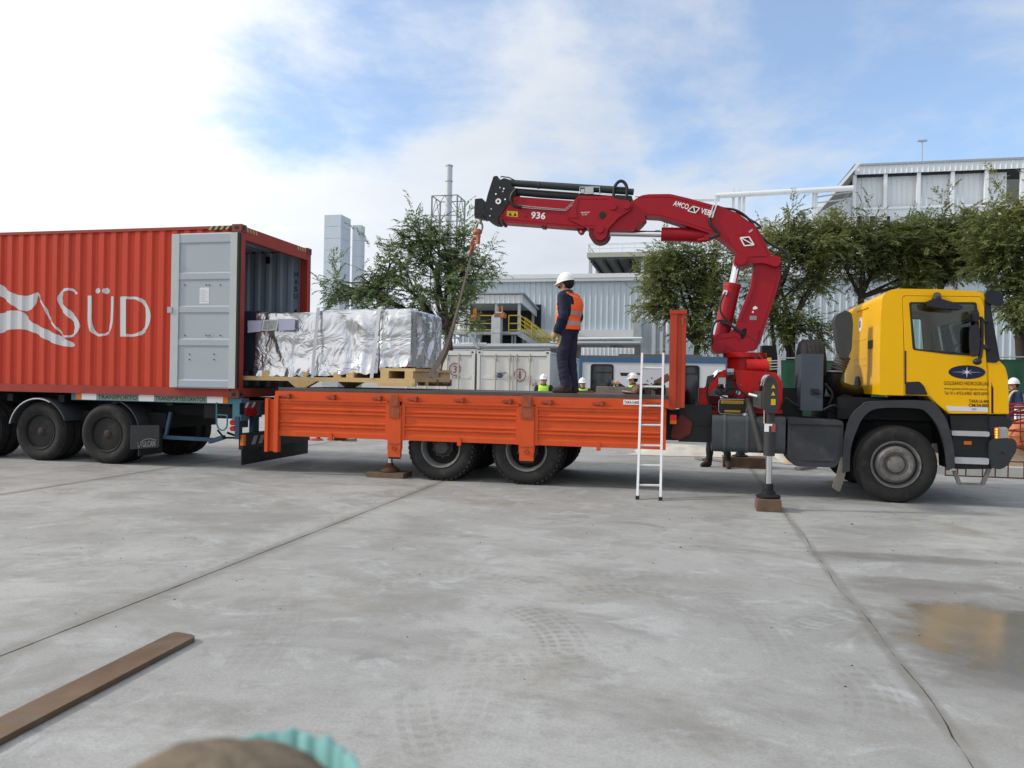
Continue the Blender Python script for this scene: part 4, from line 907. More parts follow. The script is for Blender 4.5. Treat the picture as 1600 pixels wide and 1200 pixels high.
for sd in (-1, 1):
    def Yy(v): return v if sd < 0 else 2.5 - v
    def bx(m, x0, x1, ya, yb, z0, z1, bev=0.): m.box(x0, x1, min(Yy(ya), Yy(yb)), max(Yy(ya), Yy(yb)), z0, z1, bev)
    m = MB(); bx(m, xb0, xb1, .0, .075, zl + .012, zr + .006, .008); rail = m.build('side_rail', ORANGE, truck)
    for i, (pa, pb) in enumerate(bays):
        x0, x1 = P(pa, 650, 0)[0], P(pb, 650, 0)[0]; zt = zl; z0 = P((pa + pb) / 2, (683 + 700) / 2 if i == 1 else (684 if i == 0 else 698), 0)[1]
        z0 = .615; hgt = zt - z0
        # pressed profile: frame edge, two double ribs
        prof = [(0, z0), (-.035, z0), (-.035, z0 + .075), (-.018, z0 + .085)]
        for f in (.30, .40, .66, .76):
            c = z0 + hgt * f; prof += [(-.018, c - .022), (-.036, c - .010), (-.036, c + .010), (-.018, c + .022)]
        prof += [(-.018, zt - .07), (-.035, zt - .06), (-.035, zt), (0, zt)]
        m = MB(); m.prism([(Yy(a), z) for a, z in prof], x0, x1, 'x')
        for a in (x0 - .001, x1 - .054): bx(m, a, a + .055, -.041, -.002, z0 - .004, zt + .003, .004)
        b = m.build('drop_side', ORANGE, truck, smooth=25)
        m = MB(); bx(m, x0 + .02, x1 - .02, -.05, -.036, zt - .012, zt + .016, .003); m.build('top_lip', ORANGE, b)
        n = 3
        for k in range(n):
            x = x0 + (x1 - x0) * ((.10, .50, .90)[k]); m = MB(); bx(m, x - .075, x + .015, -.04, .0, zl + .045, zl + .085, .006); bx(m, x + .015, x + .06, -.065, .0, zl + .03, zl + .10, .008); bx(m, x - .11, x - .075, -.02, 0, zl + .05, zl + .075); m.build('latch', OR2, rail)
        x = x0 + (x1 - x0) * .5; m = MB(); bx(m, x - .03, x + .03, -.055, -.02, z0 - .05, z0 + .03, .006); m.prism([(x - .035, z0 + .03), (x + .035, z0 + .03), (x, z0 + .085)], Yy(-.055), Yy(-.04)); m.build('bottom_hook', ORANGE, b)
    for i, (pa, pb, pt, pbt) in enumerate(stakes):
        x0, z1 = P(pa, pt, 0); x1, z0 = P(pb, pbt, 0)
        m = MB()
        if i == 0:
            bx(m, x0, x0 + .055, -.075, .03, z0, z1, .006); bx(m, x1 - .075, x1, -.075, .03, z0, z1 + .05, .006); bx(m, x0 + .05, x1 - .07, -.02, .0, z0 + .01, z1 - .02)
        else:
            bx(m, x0, x1, -.06, .0, z0, z1 - .0, .008); bx(m, x0 - .012, x0 - .001, -.045, 0, z0 + .12, z1 - .16); bx(m, x1 + .001, x1 + .012, -.045, 0, z0 + .12, z1 - .16)
        st = m.build('side_stake', ORANGE, truck)
        if i:
            m = MB(); bx(m, x0 + .02, x1 - .02, -.075, -.055, z1 - .19, z1 + .10, .01); bx(m, x0 + .045, x1 - .045, -.085, -.06, z1 - .01, z1 + .16, .01); m.build('stake_plate', OR2, st)
            m = MB(); xm = (x0 + x1) / 2; m.tube([(xm + .03 * math.cos(a), Yy(-.075), z0 + .14 + .035 * math.sin(a)) for a in [math.pi * 2 * k / 12 for k in range(12)]], .008, 6, closed=True); bx(m, x0 + .02, x1 - .02, -.066, -.058, z0 + .20, z0 + .22); m.build('pin_ring', OR2, st)
            m = MB(); bx(m, x0 + .01, x1 - .01, -.05, -.01, z0 - .03, z0, .006); m.build('stake_foot', BLKM, st)
xt, zt = P(974, 627, -.01); m = MB(); m.box(xt, xt + .235, -.008, -.001, zl + .055, zl + .125); pl = m.build('weight_plate', WHITE, truck)
text('plate_lettering', 'TARA:16400', BLACKP, pl, (xt + .012, -.0095, zl + .068), w=.215, h=.044, bold=.012)
# headboard
xh0, xh1 = P(1046, 560, 0)[0], P(1071, 560, 0)[0]; zh0, zh1 = P(1050, 640, 0)[1], P(1060, 487, 0)[1]
HB = mat('headboard_red_orange', (.40, .045, .016), .42, var=.1, vscale=3, dirt=(.12, .05, .035), dirt_amt=.14)
m = MB(); m.box(xh0, xh0 + .05, .0, 2.5, zh0, zh1, .006); m.build('headboard_panel', HB, truck)
for y in (.0, 2.38):
    m = MB(); m.box(xh0 + .051, xh1 - .055, y + .02, y + .10, zh0 + .02, zh1 - .03, .006); m.box(xh1 - .055, xh1, y, y + .12, zh0 + .03, zh1 - .02, .006); m.box(xh0 + .045, xh0 + .10, y - .004, y + .12, zh0, zh1 - .01, .006)
    m.box(xh0 - .012, xh1 + .012, y - .012, y + .13, zh1 - .03, zh1 + .025, .008); m.build('headboard_post', HB, truck)
for z in (1.6, 2.0, 2.4):
    m = MB(); m.box(xh0 + .051, xh1 - .02, .12, 2.38, z, z + .10, .006); m.build('headboard_rail', HB, truck)
m = MB(); m.cyl((xh1 - .045, -.02, zh1 - .10), (xh1 - .045, .02, zh1 - .10), .022, n=10); m.cyl((xh1 - .045, -.022, zh1 - .10), (xh1 - .045, -.022, zh1 - .19), .012, n=8); m.build('headboard_latch', OR2, truck)
# lamp and mounting plate under the headboard
a, b = V(1047, 662, .1), V(1054, 648, .1)
m = MB(); m.box(a.x, b.x + .03, .02, .10, a.z + .05, b.z, .012); m.mi = 1; m.box(a.x, b.x + .03, .02, .10, a.z, a.z + .05, .012); m.build('side_lamp', [mat('red_lens_lit', (.7, .02, .02), .2, var=0), AMBER], truck)
m = MB(); m.prism(rpoly(pts([(1050, 668), (1064, 646), (1082, 660), (1079, 678), (1062, 687), (1048, 684)], .25), .03), .25, .29); m.build('mud_plate', mat('dull_red_plate', (.16, .025, .018), .6, var=.2, dirt=(.05, .03, .025), dirt_amt=.3), truck)
a, b = V(1060, 690, .3), V(1112, 633, .3); m = MB(); m.box(a.x, b.x, .3, 1.1, a.z, b.z, .02); m.box(a.x + .02, b.x - .02, .28, .30, a.z + .25, a.z + .28); m.box(P(1047, 0, .34)[0], a.x - .002, .34, 1.0, P(1050, 688, .34)[1], P(1050, 641, .34)[1], .01); m.build('chassis_box', BLK, truck)
# --- tanks
def side_pts(l, d=0.): return [P(x, y, d) for x, y in l]
a, b = V(1112, 706, 0), V(1228, 652, 0)
m = MB(); m.prism(rrect(.02, .62, a.z, b.z, .09, 5), a.x, b.x, 'x', bev=.02, seg=2); tk = m.build('fuel_tank', TANK, truck)
for f in (.17, .48, .84):
    x = a.x + (b.x - a.x) * f; m = MB(); m.prism(rrect(.012, .628, a.z - .008, b.z + .008, .095, 5), x - .02, x + .02, 'x'); m.build('tank_strap', mat('tank_strap_grey', (.075, .08, .082), .5, var=.1), tk)
x = P(1166, 653, .2)[0]; m = MB(); m.cyl((x, .2, b.z - .01), (x, .2, b.z + .035), .05, n=16, bev=.008); m.build('filler_cap', STEEL, tk)
a, b = V(1230, 728, .02), V(1318, 655, .02)
m = MB(); m.prism(rpoly([(a.x, a.z + .12), (a.x + .10, a.z), (b.x - .1, a.z), (b.x, a.z + .14), (b.x, b.z - .02), (a.x, b.z)], .05), .02, .6, 'y', bev=.015, seg=2); bx_ = m.build('battery_box', DGREY, truck)
m = MB(); m.prism(rpoly([(a.x + .05, a.z + .20), (a.x + .12, a.z + .09), (b.x - .12, a.z + .09), (b.x - .05, a.z + .2), (b.x - .05, b.z - .13), (a.x + .05, b.z - .13)], .04), .008, .03, bev=.006); m.build('box_cover', DGREY, bx_)
m = MB(); m.box(a.x + .02, b.x - .02, .01, .05, b.z - .10, b.z - .085); m.build('box_seam', BLKM, bx_)
a, b = V(1228, 705, .1), V(1240, 660, .1); m = MB(); m.cyl((a.x - .02, .14, a.z), (b.x + .06, .14, a.z - .02), .05, n=12); m.build('air_tank', BLKM, truck)
# tool box between crane and cab, spare wheel, snorkel
a, b = V(1251, 641, .32), V(1287, 553, .32)
m = MB(); m.box(a.x, b.x, .32, 1.0, a.z, b.z, .02); tb = m.build('tool_cabinet', mat('slate_cabinet', (.055, .068, .085), .5, var=.12, dirt=(.10, .10, .10), dirt_amt=.12), truck)
m = MB(); x, z = P(1273, 612, .3); m.box(x - .05, x + .05, .295, .318, z - .04, z + .04, .008); m.cyl((x, .29, z), (x + .07, .285, z - .03), .012, n=8); m.build('cabinet_latch', BLKM, tb)
xs, zs = P(1272, 575, 1.35)
m = MB(); R = .52
g = bpy.data.objects.new('spare_wheel', None); COL.objects.link(g); g.parent = truck; reg(g, BASE[truck.name])
prof = [(.28, -.1), (.30, -.14), (.42, -.155), (.49, -.14), (.52, -.10), (.52, .10), (.49, .14), (.42, .155), (.30, .14), (.28, .1)]
zc = P(1272, 529, 1.1)[1] - .52; xc = (P(1252, 540, 1.1)[0] + P(1291, 540, 1.1)[0]) / 2; hw = (P(1291, 540, 1.1)[0] - P(1252, 540, 1.1)[0]) / 2
m.lathe([(r, t / .155 * hw) for r, t in prof], (xc, 1.4, zc), 'x', 40, closed=True)
for k in range(5): t = (-.10 + .05 * k) / .155 * hw; m.lathe([(.519, t - .012), (.527, t - .010), (.527, t + .010), (.519, t + .012)], (xc, 1.4, zc), 'x', 40)
m.build('tyre', TYRE, g, smooth=40); m = MB(); m.lathe([(.285, -hw * .7), (.27, -hw * .3), (.12, -hw * .3), (.11, hw * .4), (.285, hw * .6)], (xc, 1.4, zc), 'x', 30, closed=True); m.build('rim', RIM, g)
m = MB(); m.cyl((P(1246, 580, .9)[0], .9, P(1246, 580, .9)[1]), (P(1252, 580, .9)[0], .9, P(1246, 580, .9)[1]), .22, n=24); m.build('air_cylinder', STEEL, truck)
m = MB(); xk0, zk0 = P(1195, 560, 1.9); xk1, zk1 = P(1243, 655, 1.9); m.box(xk0 - .05, P(1212, 560, 1.9)[0], 1.85, 2.2, zk1 - .1, P(1200, 540, 1.9)[1], .03); m.box(P(1212, 0, .8)[0], P(1266, 0, .8)[0], .8, 1.9, 1.02, P(1230, 606, .8)[1], .03); m.build('oil_reservoir', BLKM, truck)
sn = [(1314, 560), (1304, 500), (1309, 490), (1322, 485), (1331, 489), (1333, 505), (1331, 545), (1325, 560)]
ds = .42
m = MB(); m.prism(rpoly(side_pts(sn, ds), .03), ds, ds + .27, 'y', bev=.06, seg=3); m.build('air_snorkel', mat('snorkel_grey', (.045, .047, .050), .6, var=.15, bump=.1, bscale=60), truck)
m = MB(); c0 = V(1318, 556, ds + .2); c1 = V(1309, 579, ds + .2); pth = [c0.lerp(c1, i / 12) for i in range(13)]; m.tube(pth, [.095 + .012 * (i % 2) for i in range(13)], 16); m.build('snorkel_bellows', mat('bellows_grey', (.085, .08, .075), .7, var=.2), truck)
m = MB(); q = V(1306, 580, ds + .2); m.tube([q, V(1300, 594, ds + .25), V(1305, 606, ds + .35), V(1325, 614, ds + .5), V(1350, 616, ds + .8)], [.10, .12, .13, .13, .12], 14); m.build('intake_pipe', BLKM, truck)
m = MB(); m.lathe([(.11, -.012), (.125, 0), (.11, .012)], V(1305, 580.5, ds + .2), 'z', 18); m.build('hose_clamp', STEEL, truck)
m = MB(); m.cyl((P(1318, 625, .7)[0], .5, 1.3), (P(1318, 625, .7)[0], 2.0, 1.3), .16, n=16); m.box(P(1290, 625, .7)[0], P(1360, 640, .7)[0], .5, 2.0, 1.02, 1.24, .03); m.build('gearbox', CHDARK, truck)
m = MB(); m.box(P(1322, 0, .3)[0], P(1478, 0, .3)[0], .34, 2.1, 1.12, 1.42, .02); m.box(xf - .75, xf + .6, .55, 1.95, .55, 1.3, .05); m.build('engine', CHDARK, truck)
rh = random.Random(4)
def loose_hose(parent, l, d0, d1, r, mt=BLK, nm='hydraulic_hose'):
    k = len(l); m = MB(); m.tube(catmull([V(x + rh.uniform(-1.5, 1.5), y + rh.uniform(-1.5, 1.5), d0 + (d1 - d0) * i / (k - 1)) for i, (x, y) in enumerate(l)], 5), r, 6); return m.build(nm, mt, parent)
for l, a, b, r in (([(1122, 606), (1132, 614), (1142, 606), (1156, 610), (1168, 622)], .46, .44, .013), ([(1118, 612), (1130, 621), (1150, 622), (1172, 618)], .47, .45, .012), ([(1138, 592), (1148, 585), (1160, 588), (1170, 600)], .46, .6, .012), ([(1176, 556), (1186, 566), (1190, 584), (1186, 606), (1192, 626)], .8, .5, .016), ([(1182, 552), (1194, 566), (1197, 590), (1193, 618)], .8, .5, .014), ([(1108, 600), (1104, 616), (1112, 634), (1124, 640)], .5, .46, .014), ([(1150, 600), (1152, 612), (1146, 624)], .45, .44, .012), ([(1220, 640), (1228, 622), (1240, 630), (1256, 640)], .5, .4, .018), ([(1290, 600), (1300, 616), (1296, 636), (1310, 646)], .4, .5, .02), ([(1288, 640), (1302, 632), (1318, 640), (1336, 634)], .3, .4, .018)):
    loose_hose(truck, l, a, b, r)
# --- cab
y0c, y1c = .04, 2.44
cab_out = [(1374, 617), (1376, 500), (1379, 462), (1390, 453), (1404, 451), (1470, 452), (1528, 455), (1538, 458), (1545, 476), (1560, 563), (1569, 571), (1574, 583), (1576, 610), (1576, 647), (1482, 647), (1466, 634), (1449, 619)]
o2 = rpoly(side_pts(cab_out, y0c), [0.01, .02, .05, .06, .05, 0, .05, .05, .03, .04, .05, .05, .03, .01, .01, .05, .02])
def body_cut():
    m = MB(); m.prism(o2, y0c, y1c, 'y', bev=.10, seg=5); body = m.build('cab_body', YEL, truck, smooth=40)
    cut = MB()
    ins = [(1388, 612), (1388, 470), (1398, 462), (1525, 464), (1534, 470), (1548, 560), (1556, 575), (1558, 640), (1490, 640), (1470, 628), (1452, 612)]
    cut.prism(rpoly(side_pts(ins, y0c), .03), y0c + .07, y1c - .07, 'y')
    win = rpoly(side_pts([(1421, 473), (1524, 473.5), (1529, 520), (1531, 556), (1480, 552), (1427, 546)], y0c), .03)
    c = cut.build('cutter', BLK, truck); 
    cut2 = MB(); cut2.prism(win, y0c - .3, y1c + .3, 'y'); c2 = cut2.build('cutter', BLK, truck)
    # windscreen opening, cut through the front
    cut3 = MB(); zt_ = P(1540, 478, y0c)[1]; zb_ = P(1560, 556, y0c)[1]; xw = P(1540, 500, y0c)[0]; cut3.box(xw - .02, xw + .6, y0c + .16, y1c - .16, zb_, zt_); c3 = cut3.build('cutter', BLK, truck)
    for k in (c, c2, c3):
        md = body.modifiers.new('cut', 'BOOLEAN'); md.operation = 'DIFFERENCE'; md.solver = 'EXACT'; md.object = k
    me = evalmesh(body); body.modifiers.clear(); old = body.data; body.data = me; bpy.data.meshes.remove(old); me.name = 'cab_body'
    me.materials.clear(); me.materials.append(YEL)
    me.polygons.foreach_set('use_smooth', [True] * len(me.polygons)); me.set_sharp_from_angle(angle=math.radians(38))
    for k in (c, c2, c3): mm = k.data; BASE.pop(k.name, None); bpy.data.objects.remove(k); bpy.data.meshes.remove(mm)
    return body, win
cab, win = body_cut()
INTER = mat('cab_interior_grey', (.05, .052, .055), .8, var=.15)
m = MB(); a = V(1389, 612, .2); b = V(1556, 600, .2); m.box(a.x + .02, b.x - .06, y0c + .1, y1c - .1, a.z + .02, a.z + .08); m.build('cab_floor', INTER, truck)
m = MB(); m.box(P(1530, 0, .2)[0], P(1550, 0, .2)[0], y0c + .1, y1c - .1, a.z + .1, P(1540, 562, .2)[1], .04); m.build('dashboard', INTER, truck)
for y in (.35, 1.55):
    m = MB(); x0 = P(1398, 0, y0c)[0]; m.box(x0 + .10, x0 + .65, y, y + .5, a.z + .35, a.z + .5, .05, 2); m.prism([(x0 + .10, a.z + .45), (x0 + .24, a.z + .45), (x0 + .14, a.z + 1.12), (x0 + .02, a.z + 1.12)], y, y + .5, 'y', bev=.04, seg=2); m.prism([(x0 + .05, a.z + 1.14), (x0 + .15, a.z + 1.14), (x0 + .12, a.z + 1.36), (x0 + .03, a.z + 1.36)], y + .1, y + .4, 'y', bev=.03, seg=2); m.build('seat', mat('seat_fabric', (.03, .03, .033), .9, var=.2), truck)
x, z = P(1508, 552, y0c); m = MB(); m.tube([Vector((x, .62, z - .03)) + Vector((.10 * math.sin(t), .21 * math.cos(t), .18 * math.sin(t))) for t in [math.pi * 2 * k / 24 for k in range(24)]], .016, 8, closed=True); m.tube([(x, .62, z - .03), (x + .18, .62, z - .3)], .03, 8); m.build('steering_wheel', BLK, truck)
GLASS = bpy.data.materials.new('tinted_glass'); GLASS.use_nodes = True
def _glass():
    nt = GLASS.node_tree; N = nt.nodes; L = nt.links; N.clear(); o = N.new('ShaderNodeOutputMaterial'); t = N.new('ShaderNodeBsdfTransparent'); t.inputs[0].default_value = (.86, .92, .89, 1); g = N.new('ShaderNodeBsdfGlossy'); g.inputs['Roughness'].default_value = .02; f = N.new('ShaderNodeFresnel'); f.inputs[0].default_value = 1.52; mx = N.new('ShaderNodeMixShader'); L.new(f.outputs[0], mx.inputs[0]); L.new(t.outputs[0], mx.inputs[1]); L.new(g.outputs[0], mx.inputs[2]); L.new(mx.outputs[0], o.inputs[0])
_glass()
def inset(p, d):
    n = len(p); c = Vector((sum(q[0] for q in p) / n, sum(q[1] for q in p) / n)); out = []
    for q in p: v = Vector(q) - c; out.append(tuple(c + v * (1 - d / v.length)))
    return out
for s_, (ya, yb) in ((-1, (y0c - .014, y0c)), (1, (y1c, y1c + .014))):
    dl = [(1410, 462.5), (1532, 464), (1537, 480), (1537.5, 520), (1541, 575), (1543, 646), (1483, 646), (1467, 634), (1452, 618.5), (1413, 617), (1413, 545)]
    outer = rpoly(side_pts(dl, y0c), [.05, .03, .02, 0, 0, .01, .01, .05, .02, .01, 0])
    m = MB(); m.plate(outer, [win], ya, yb); dr = m.build('door', YEL, truck)
    m = MB(); big = inset(outer, -.009); m.plate(big, [inset(outer, -.0005)], ya + (.012 if s_ < 0 else -.001), yb + (.001 if s_ < 0 else -.012)); m.build('door_gap', BLKM, dr)
    yo = ya - .006 if s_ < 0 else yb; m = MB(); m.plate(inset(win, -.012), [inset(win, .022)], yo, yo + .006); m.build('window_seal', BLK, dr)
    m = MB(); yg = ya + .004 if s_ < 0 else yb - .008; m.prism(win, yg, yg + .004); m.build('window_pane', GLASS, dr)
    m = MB(); hp = rpoly(side_pts([(1414, 597), (1436, 596), (1443, 603), (1449, 617), (1414, 616.5)], y0c), .02); m.prism(hp, yo - .002, yo + .006, bev=.002); m.build('door_handle', BLK, dr)
dr = [o for o in truck.children if o.name.startswith('door')][0]
yd = y0c - .0165
c = V(1510, 581.5, y0c); rx = (P(1538.5, 0, y0c)[0] - P(1481, 0, y0c)[0]) / 2; rz = (P(1510, 571, y0c)[1] - P(1510, 592.5, y0c)[1]) / 2
m = MB(); m.prism([(c.x + rx * math.cos(t), c.z + rz * math.sin(t)) for t in [2 * math.pi * k / 48 for k in range(48)]], yd, yd + .003); m.build('emblem_oval', mat('navy_emblem', (.010, .013, .045), .35, var=.05), dr)
m = MB()
def star(m, n, R0, r, sx, sz, off, y):
    p = []
    for k in range(2 * n): t = math.pi * k / n + off; q = R0 if k % 2 == 0 else r; p.append((c.x + q * sx * math.cos(t), c.z + q * sz * math.sin(t)))
    m.prism(p, y, y + .001)
star(m, 4, 1., .06, rx * .86, rz * .85, 0, yd - .0014); star(m, 4, 1., .10, rx * .42, rx * .42 * .5, math.pi / 4, yd - .0024); m.cyl((c.x, yd - .0034, c.z), (c.x, yd - .001, c.z), .022, n=14); m.build('emblem_star', mat('silver_emblem', (.62, .64, .70), .35, var=0), dr)
def line(txt, pa, pb, pt, pbm, mt, bold=0.): 
    x0, z0 = P(pa, pbm, y0c); x1 = P(pb, pbm, y0c)[0]; z1 = P(pa, pt, y0c)[1]; text('door_lettering', txt, mt, dr, (x0, yd, z0), w=x1 - x0, h=z1 - z0, bold=bold)
line('GOLISANO HIDROGRUAS', 1474, 1544, 595.5, 601.5, BROWNP, .008); line('www.golisanohidrogruas.com.ar', 1474.5, 1543, 605, 610, BROWNP, .004); line('Tel: 011-4752-6983/ 4839-0098', 1474.5, 1543, 611.5, 616.5, BROWNP, .006)
line('TARA:16.400', 1513, 1544, 624, 629, BROWNP, .02); line('CM:24.000', 1513, 1544, 630.5, 636, BROWNP, .03)
a, b = V(1478, 641.5, y0c), V(1543, 635.7, y0c); m = MB(); m.prism([(a.x + .03, a.z), (b.x, a.z - .004), (b.x, b.z - .006), (a.x - .01, b.z)], yd, yd + .003); m.build('reflective_strip', mat('reflective_white', (.62, .62, .64), .35, var=.05), dr)
text('strip_print', '3M', BLACKP, dr, (P(1518, 641, y0c)[0], yd - .002, P(1518, 641, y0c)[1]), w=.05, h=.028)
m = MB(); m.prism([P(1413, 548, y0c), P(1415.5, 548, y0c), P(1415.5, 600, y0c), P(1413, 600, y0c)], y0c - .018, y0c); m.build('door_edge_trim', BROWNP, dr)
# front corner panel, air slit
cp = rpoly(side_pts([(1544, 568), (1561, 572), (1570, 579), (1574.5, 592), (1575.5, 646), (1552, 646), (1552, 605), (1548, 596), (1548, 646), (1545.5, 646)], y0c), [.01, .03, .04, .03, .01, .01, .03, .02, 0, 0])
m = MB(); m.prism(cp, y0c - .016, y0c + .02, bev=.006); m.build('corner_panel', YEL, truck)
m = MB(); m.prism(side_pts([(1548, 600), (1552, 607), (1552, 646), (1548, 646)], y0c), y0c - .004, y0c + .02); m.build('air_slit', mat('dark_red_slit', (.05, .012, .006), .6, var=.1), truck)
# a pillar, windscreen, visor
ap = side_pts([(1538, 466), (1546, 478), (1561, 563), (1556, 567), (1541, 566), (1538.5, 520)], y0c)
m = MB(); m.prism(rpoly(ap, .015), y0c - .010, y0c + .16, bev=.01); m.build('front_pillar', BLK, truck)
m = MB(); m.prism(rpoly([(x, z) for x, z in ap], .015), y1c - .16, y1c + .01, bev=.01); m.build('front_pillar', BLK, truck)
a, b = V(1547, 474, y0c), V(1563, 566, y0c); m = MB(); m.prism([(a.x, a.z), (a.x + .012, a.z), (b.x + .012, b.z), (b.x, b.z)], y0c + .03, y1c - .03, bev=.004); m.build('windscreen', GLASS, truck)
vs = rpoly(side_pts([(1537, 459), (1540, 454), (1558, 454.5), (1565, 461), (1566, 476), (1559, 480.5), (1540, 474)], y0c), .03)
m = MB(); m.prism(vs, y0c - .05, y1c + .05, 'y', bev=.03, seg=3); m.build('sun_visor', mat('smoked_visor', (.012, .014, .018), .18, var=.05), truck)
m = MB(); x0, z0 = P(1555, 648, y0c); m.box(x0 - .6, x0 + .17, y0c + .1, y1c - .1, z0 - .30, z0 + .58, .04, 2); m.build('cab_nose', mat('nose_grille_black', (.02, .02, .02), .5, var=.1), truck)
m = MB(); q = P(1575, 648, y0c)[0]; m.box(q - .05, q + .0, y0c + .25, y1c - .25, z0 + .1, z0 + .5, .02); m.build('grille', BLK, truck)
# mirrors
dm = -.16
m = MB(); m.prism(rpoly(side_pts([(1519, 508), (1528, 507), (1530, 515), (1529.5, 548), (1526, 558), (1519, 556), (1517, 540), (1517, 516)], dm), .03), dm - .03, dm + .07, 'y', bev=.025, seg=2); m.build('mirror', BLK, truck)
m = MB(); m.prism(rpoly(side_pts([(1520, 484), (1526, 483), (1529, 490), (1528, 502), (1521, 503), (1518, 494)], dm), .025), dm - .03, dm + .07, 'y', bev=.025, seg=2); m.build('mirror', BLK, truck)
m = MB(); a = [V(1532, 496, dm + .02), V(1534, 503, dm + .03), V(1534, 530, dm + .04), V(1532, 556, dm + .02), V(1527, 566, dm)]; m.tube(catmull(a, 5), .024, 8); m.tube([V(1534, 500, dm + .03), V(1541, 502, y0c)], .025, 8); m.tube([V(1534, 540, dm + .04), V(1544, 545, y0c)], .03, 8); m.tube([V(1526, 496, dm), V(1532, 497, dm + .02)], .02, 6); m.tube([V(1528, 530, dm), V(1534, 530, dm + .04)], .02, 6); m.build('mirror_arm', BLK, truck)
m = MB(); m.ell(V(1527, 565, dm), (.055, .05, .045), 14, 10); m.build('mirror_base', BLK, truck)
m = MB(); m.prism(rpoly(side_pts([(1449, 470), (1466, 466), (1490, 473), (1504, 479), (1502, 484), (1470, 482), (1452, 479)], dm - .05), .02), dm - .08, dm + .06, 'y', bev=.02, seg=2); m.tube([V(1464, 467, dm), V(1464, 462, y0c)], .05, 10); m.build('kerb_mirror', BLK, truck)
m = MB(); m.ell(V(1463.5, 467, dm - .02), (.06, .06, .05), 12, 8); m.build('mirror_bracket', BLK, truck)
# rear wall pressings, badge
xr_ = P(1375, 560, y0c)[0]; YD = mat('yellow_shadow_groove', (.50, .27, .005), .4, var=.05)
def rearw(y, z): return (xr_ - .012, y, z)
for (pa, qa), (pb, qb) in (((1338, 486), (1356, 480)), ((1334, 533), (1353, 529)), ((1334, 561), (1353, 559)), ((1334, 571), (1353, 570))):
    ya, za = Q(pa, qa, xr_); yb, zb_ = Q(pb, qb, xr_); m = MB(); m.bar((xr_ - .001, ya, za), (xr_ - .001, yb, zb_), .010, .022); m.build('rear_pressing', YEL, truck)
yy, zz = Q(1344.5, 507, xr_); m = MB(); m.prism(rrect(yy - .09, yy + .09, zz - .11, zz + .11, .08, 5), xr_ - .006, xr_ + .001, 'x'); bd = m.build('rear_badge', WHITE, truck)
text('badge_number', '80', BLACKP, bd, (xr_ - .008, yy + .055, zz - .055), xd=(0, -1, 0), w=.11, h=.11, bold=.01)
yy, zz = Q(1361, 538, xr_); m = MB(); m.box(xr_ - .02, xr_ + .001, yy - .12, yy + .12, zz - .055, zz + .055, .008); m.build('rear_lamp', BLK, truck)
yy, zz = Q(1341, 606, xr_); m = MB(); m.prism([(yy - .16, zz - .16), (yy + .16, zz - .16)] + [(yy + .16 * math.cos(t), zz + .02 + .16 * math.sin(t)) for t in [math.pi * k / 12 for k in range(13)]], xr_ - .03, xr_ + .001, 'x', bev=.01); m.build('rear_hatch', BLKM, truck)
# fender
cx, cz = xf, .535
outer = arc_pts(cx, cz, .90, 182, 60, 22)
fo = [P(1316, 738, 0), P(1318, 690, 0), P(1330, 650, 0), P(1346, 634, 0), P(1362, 627, 0), P(1448, 626, 0), P(1466, 638, 0), P(1480, 662, 0), P(1489, 700, 0), P(1491, 730, 0)]
fi = [P(1480, 735, 0), P(1477, 702, 0), P(1466, 668, 0), P(1448, 645, 0), P(1430, 638, 0), P(1372, 638, 0), P(1350, 650, 0), P(1338, 672, 0), P(1329, 700, 0), P(1327, 736, 0)]
fo2 = [tuple(v) for v in catmull([(x, z, 0) for x, z in fo], 4)]; fi2 = [tuple(v) for v in catmull([(x, z, 0) for x, z in fi], 4)]
fen = [(x, z) for x, z, _ in fo2] + [(x, z) for x, z, _ in fi2]
for ya, yb in ((-.03, .05), (2.43, 2.5)): m = MB(); m.prism(fen, ya, yb, 'y', bev=.012, seg=2); m.build('fender', mat('fender_grey', (.036, .038, .042), .5, var=.15, vscale=5, dirt=(.10, .095, .085), dirt_amt=.2), truck)
m = MB(); mid = [((a[0] + b[0]) / 2, (a[1] + b[1]) / 2) for a, b in zip(fo2, reversed(fi2))]
th = [(a[0] * .6 + b[0] * .4, a[1] * .6 + b[1] * .4) for a, b in zip(fo2, reversed(fi2))]
m.prism([(q[0], q[1]) for q in mid] + [(q[0], q[1]) for q in reversed(th)], .04, .5, 'y'); m.prism([(q[0], q[1]) for q in mid] + [(q[0], q[1]) for q in reversed(th)], 2.0, 2.44, 'y'); m.build('wheel_arch', CHDARK, truck)
a = side_pts([(1314, 715), (1328, 712), (1318, 752), (1312, 769), (1300, 762), (1308, 740)], -.01); m = MB(); m.prism(rpoly(a, .02), -.01, .03, 'y', bev=.006); m.build('fender_flap', mat('dusty_flap', (.15, .14, .115), .8, var=.25, vscale=8), truck)
# steps, bumper, lamp
st = side_pts([(1484, 649), (1550, 649), (1550, 733), (1494, 733), (1490, 700)], .06); m = MB(); m.prism(st, .06, .5, 'y', bev=.01); m.build('step_box', BLKM, truck)
for pa, pb, pt, pbm in ((1487, 1546, 674.5, 680.5), (1491, 1545, 716, 724)):
    a, b = V(pa, pbm, .0), V(pb, pt, .0); m = MB(); m.prism(rrect(a.x, b.x, a.z, b.z, .02, 3), -.01, .22, 'y', bev=.006); m.build('step_tread', mat('step_alloy', (.42, .43, .44), .45, metal=.3, var=.12, dirt=(.2, .19, .18), dirt_amt=.2), truck)
a, b = V(1506, 694.5, .05), V(1518, 689.5, .05); m = MB(); m.box(a.x, b.x, .045, .07, a.z, b.z, .008); m.build('marker_lamp', AMBER, truck)
bp = rpoly(side_pts([(1546, 690), (1552, 685), (1584, 685), (1589, 692), (1588, 706), (1581, 716), (1575, 728), (1562, 734), (1548, 731)], .0), .04)
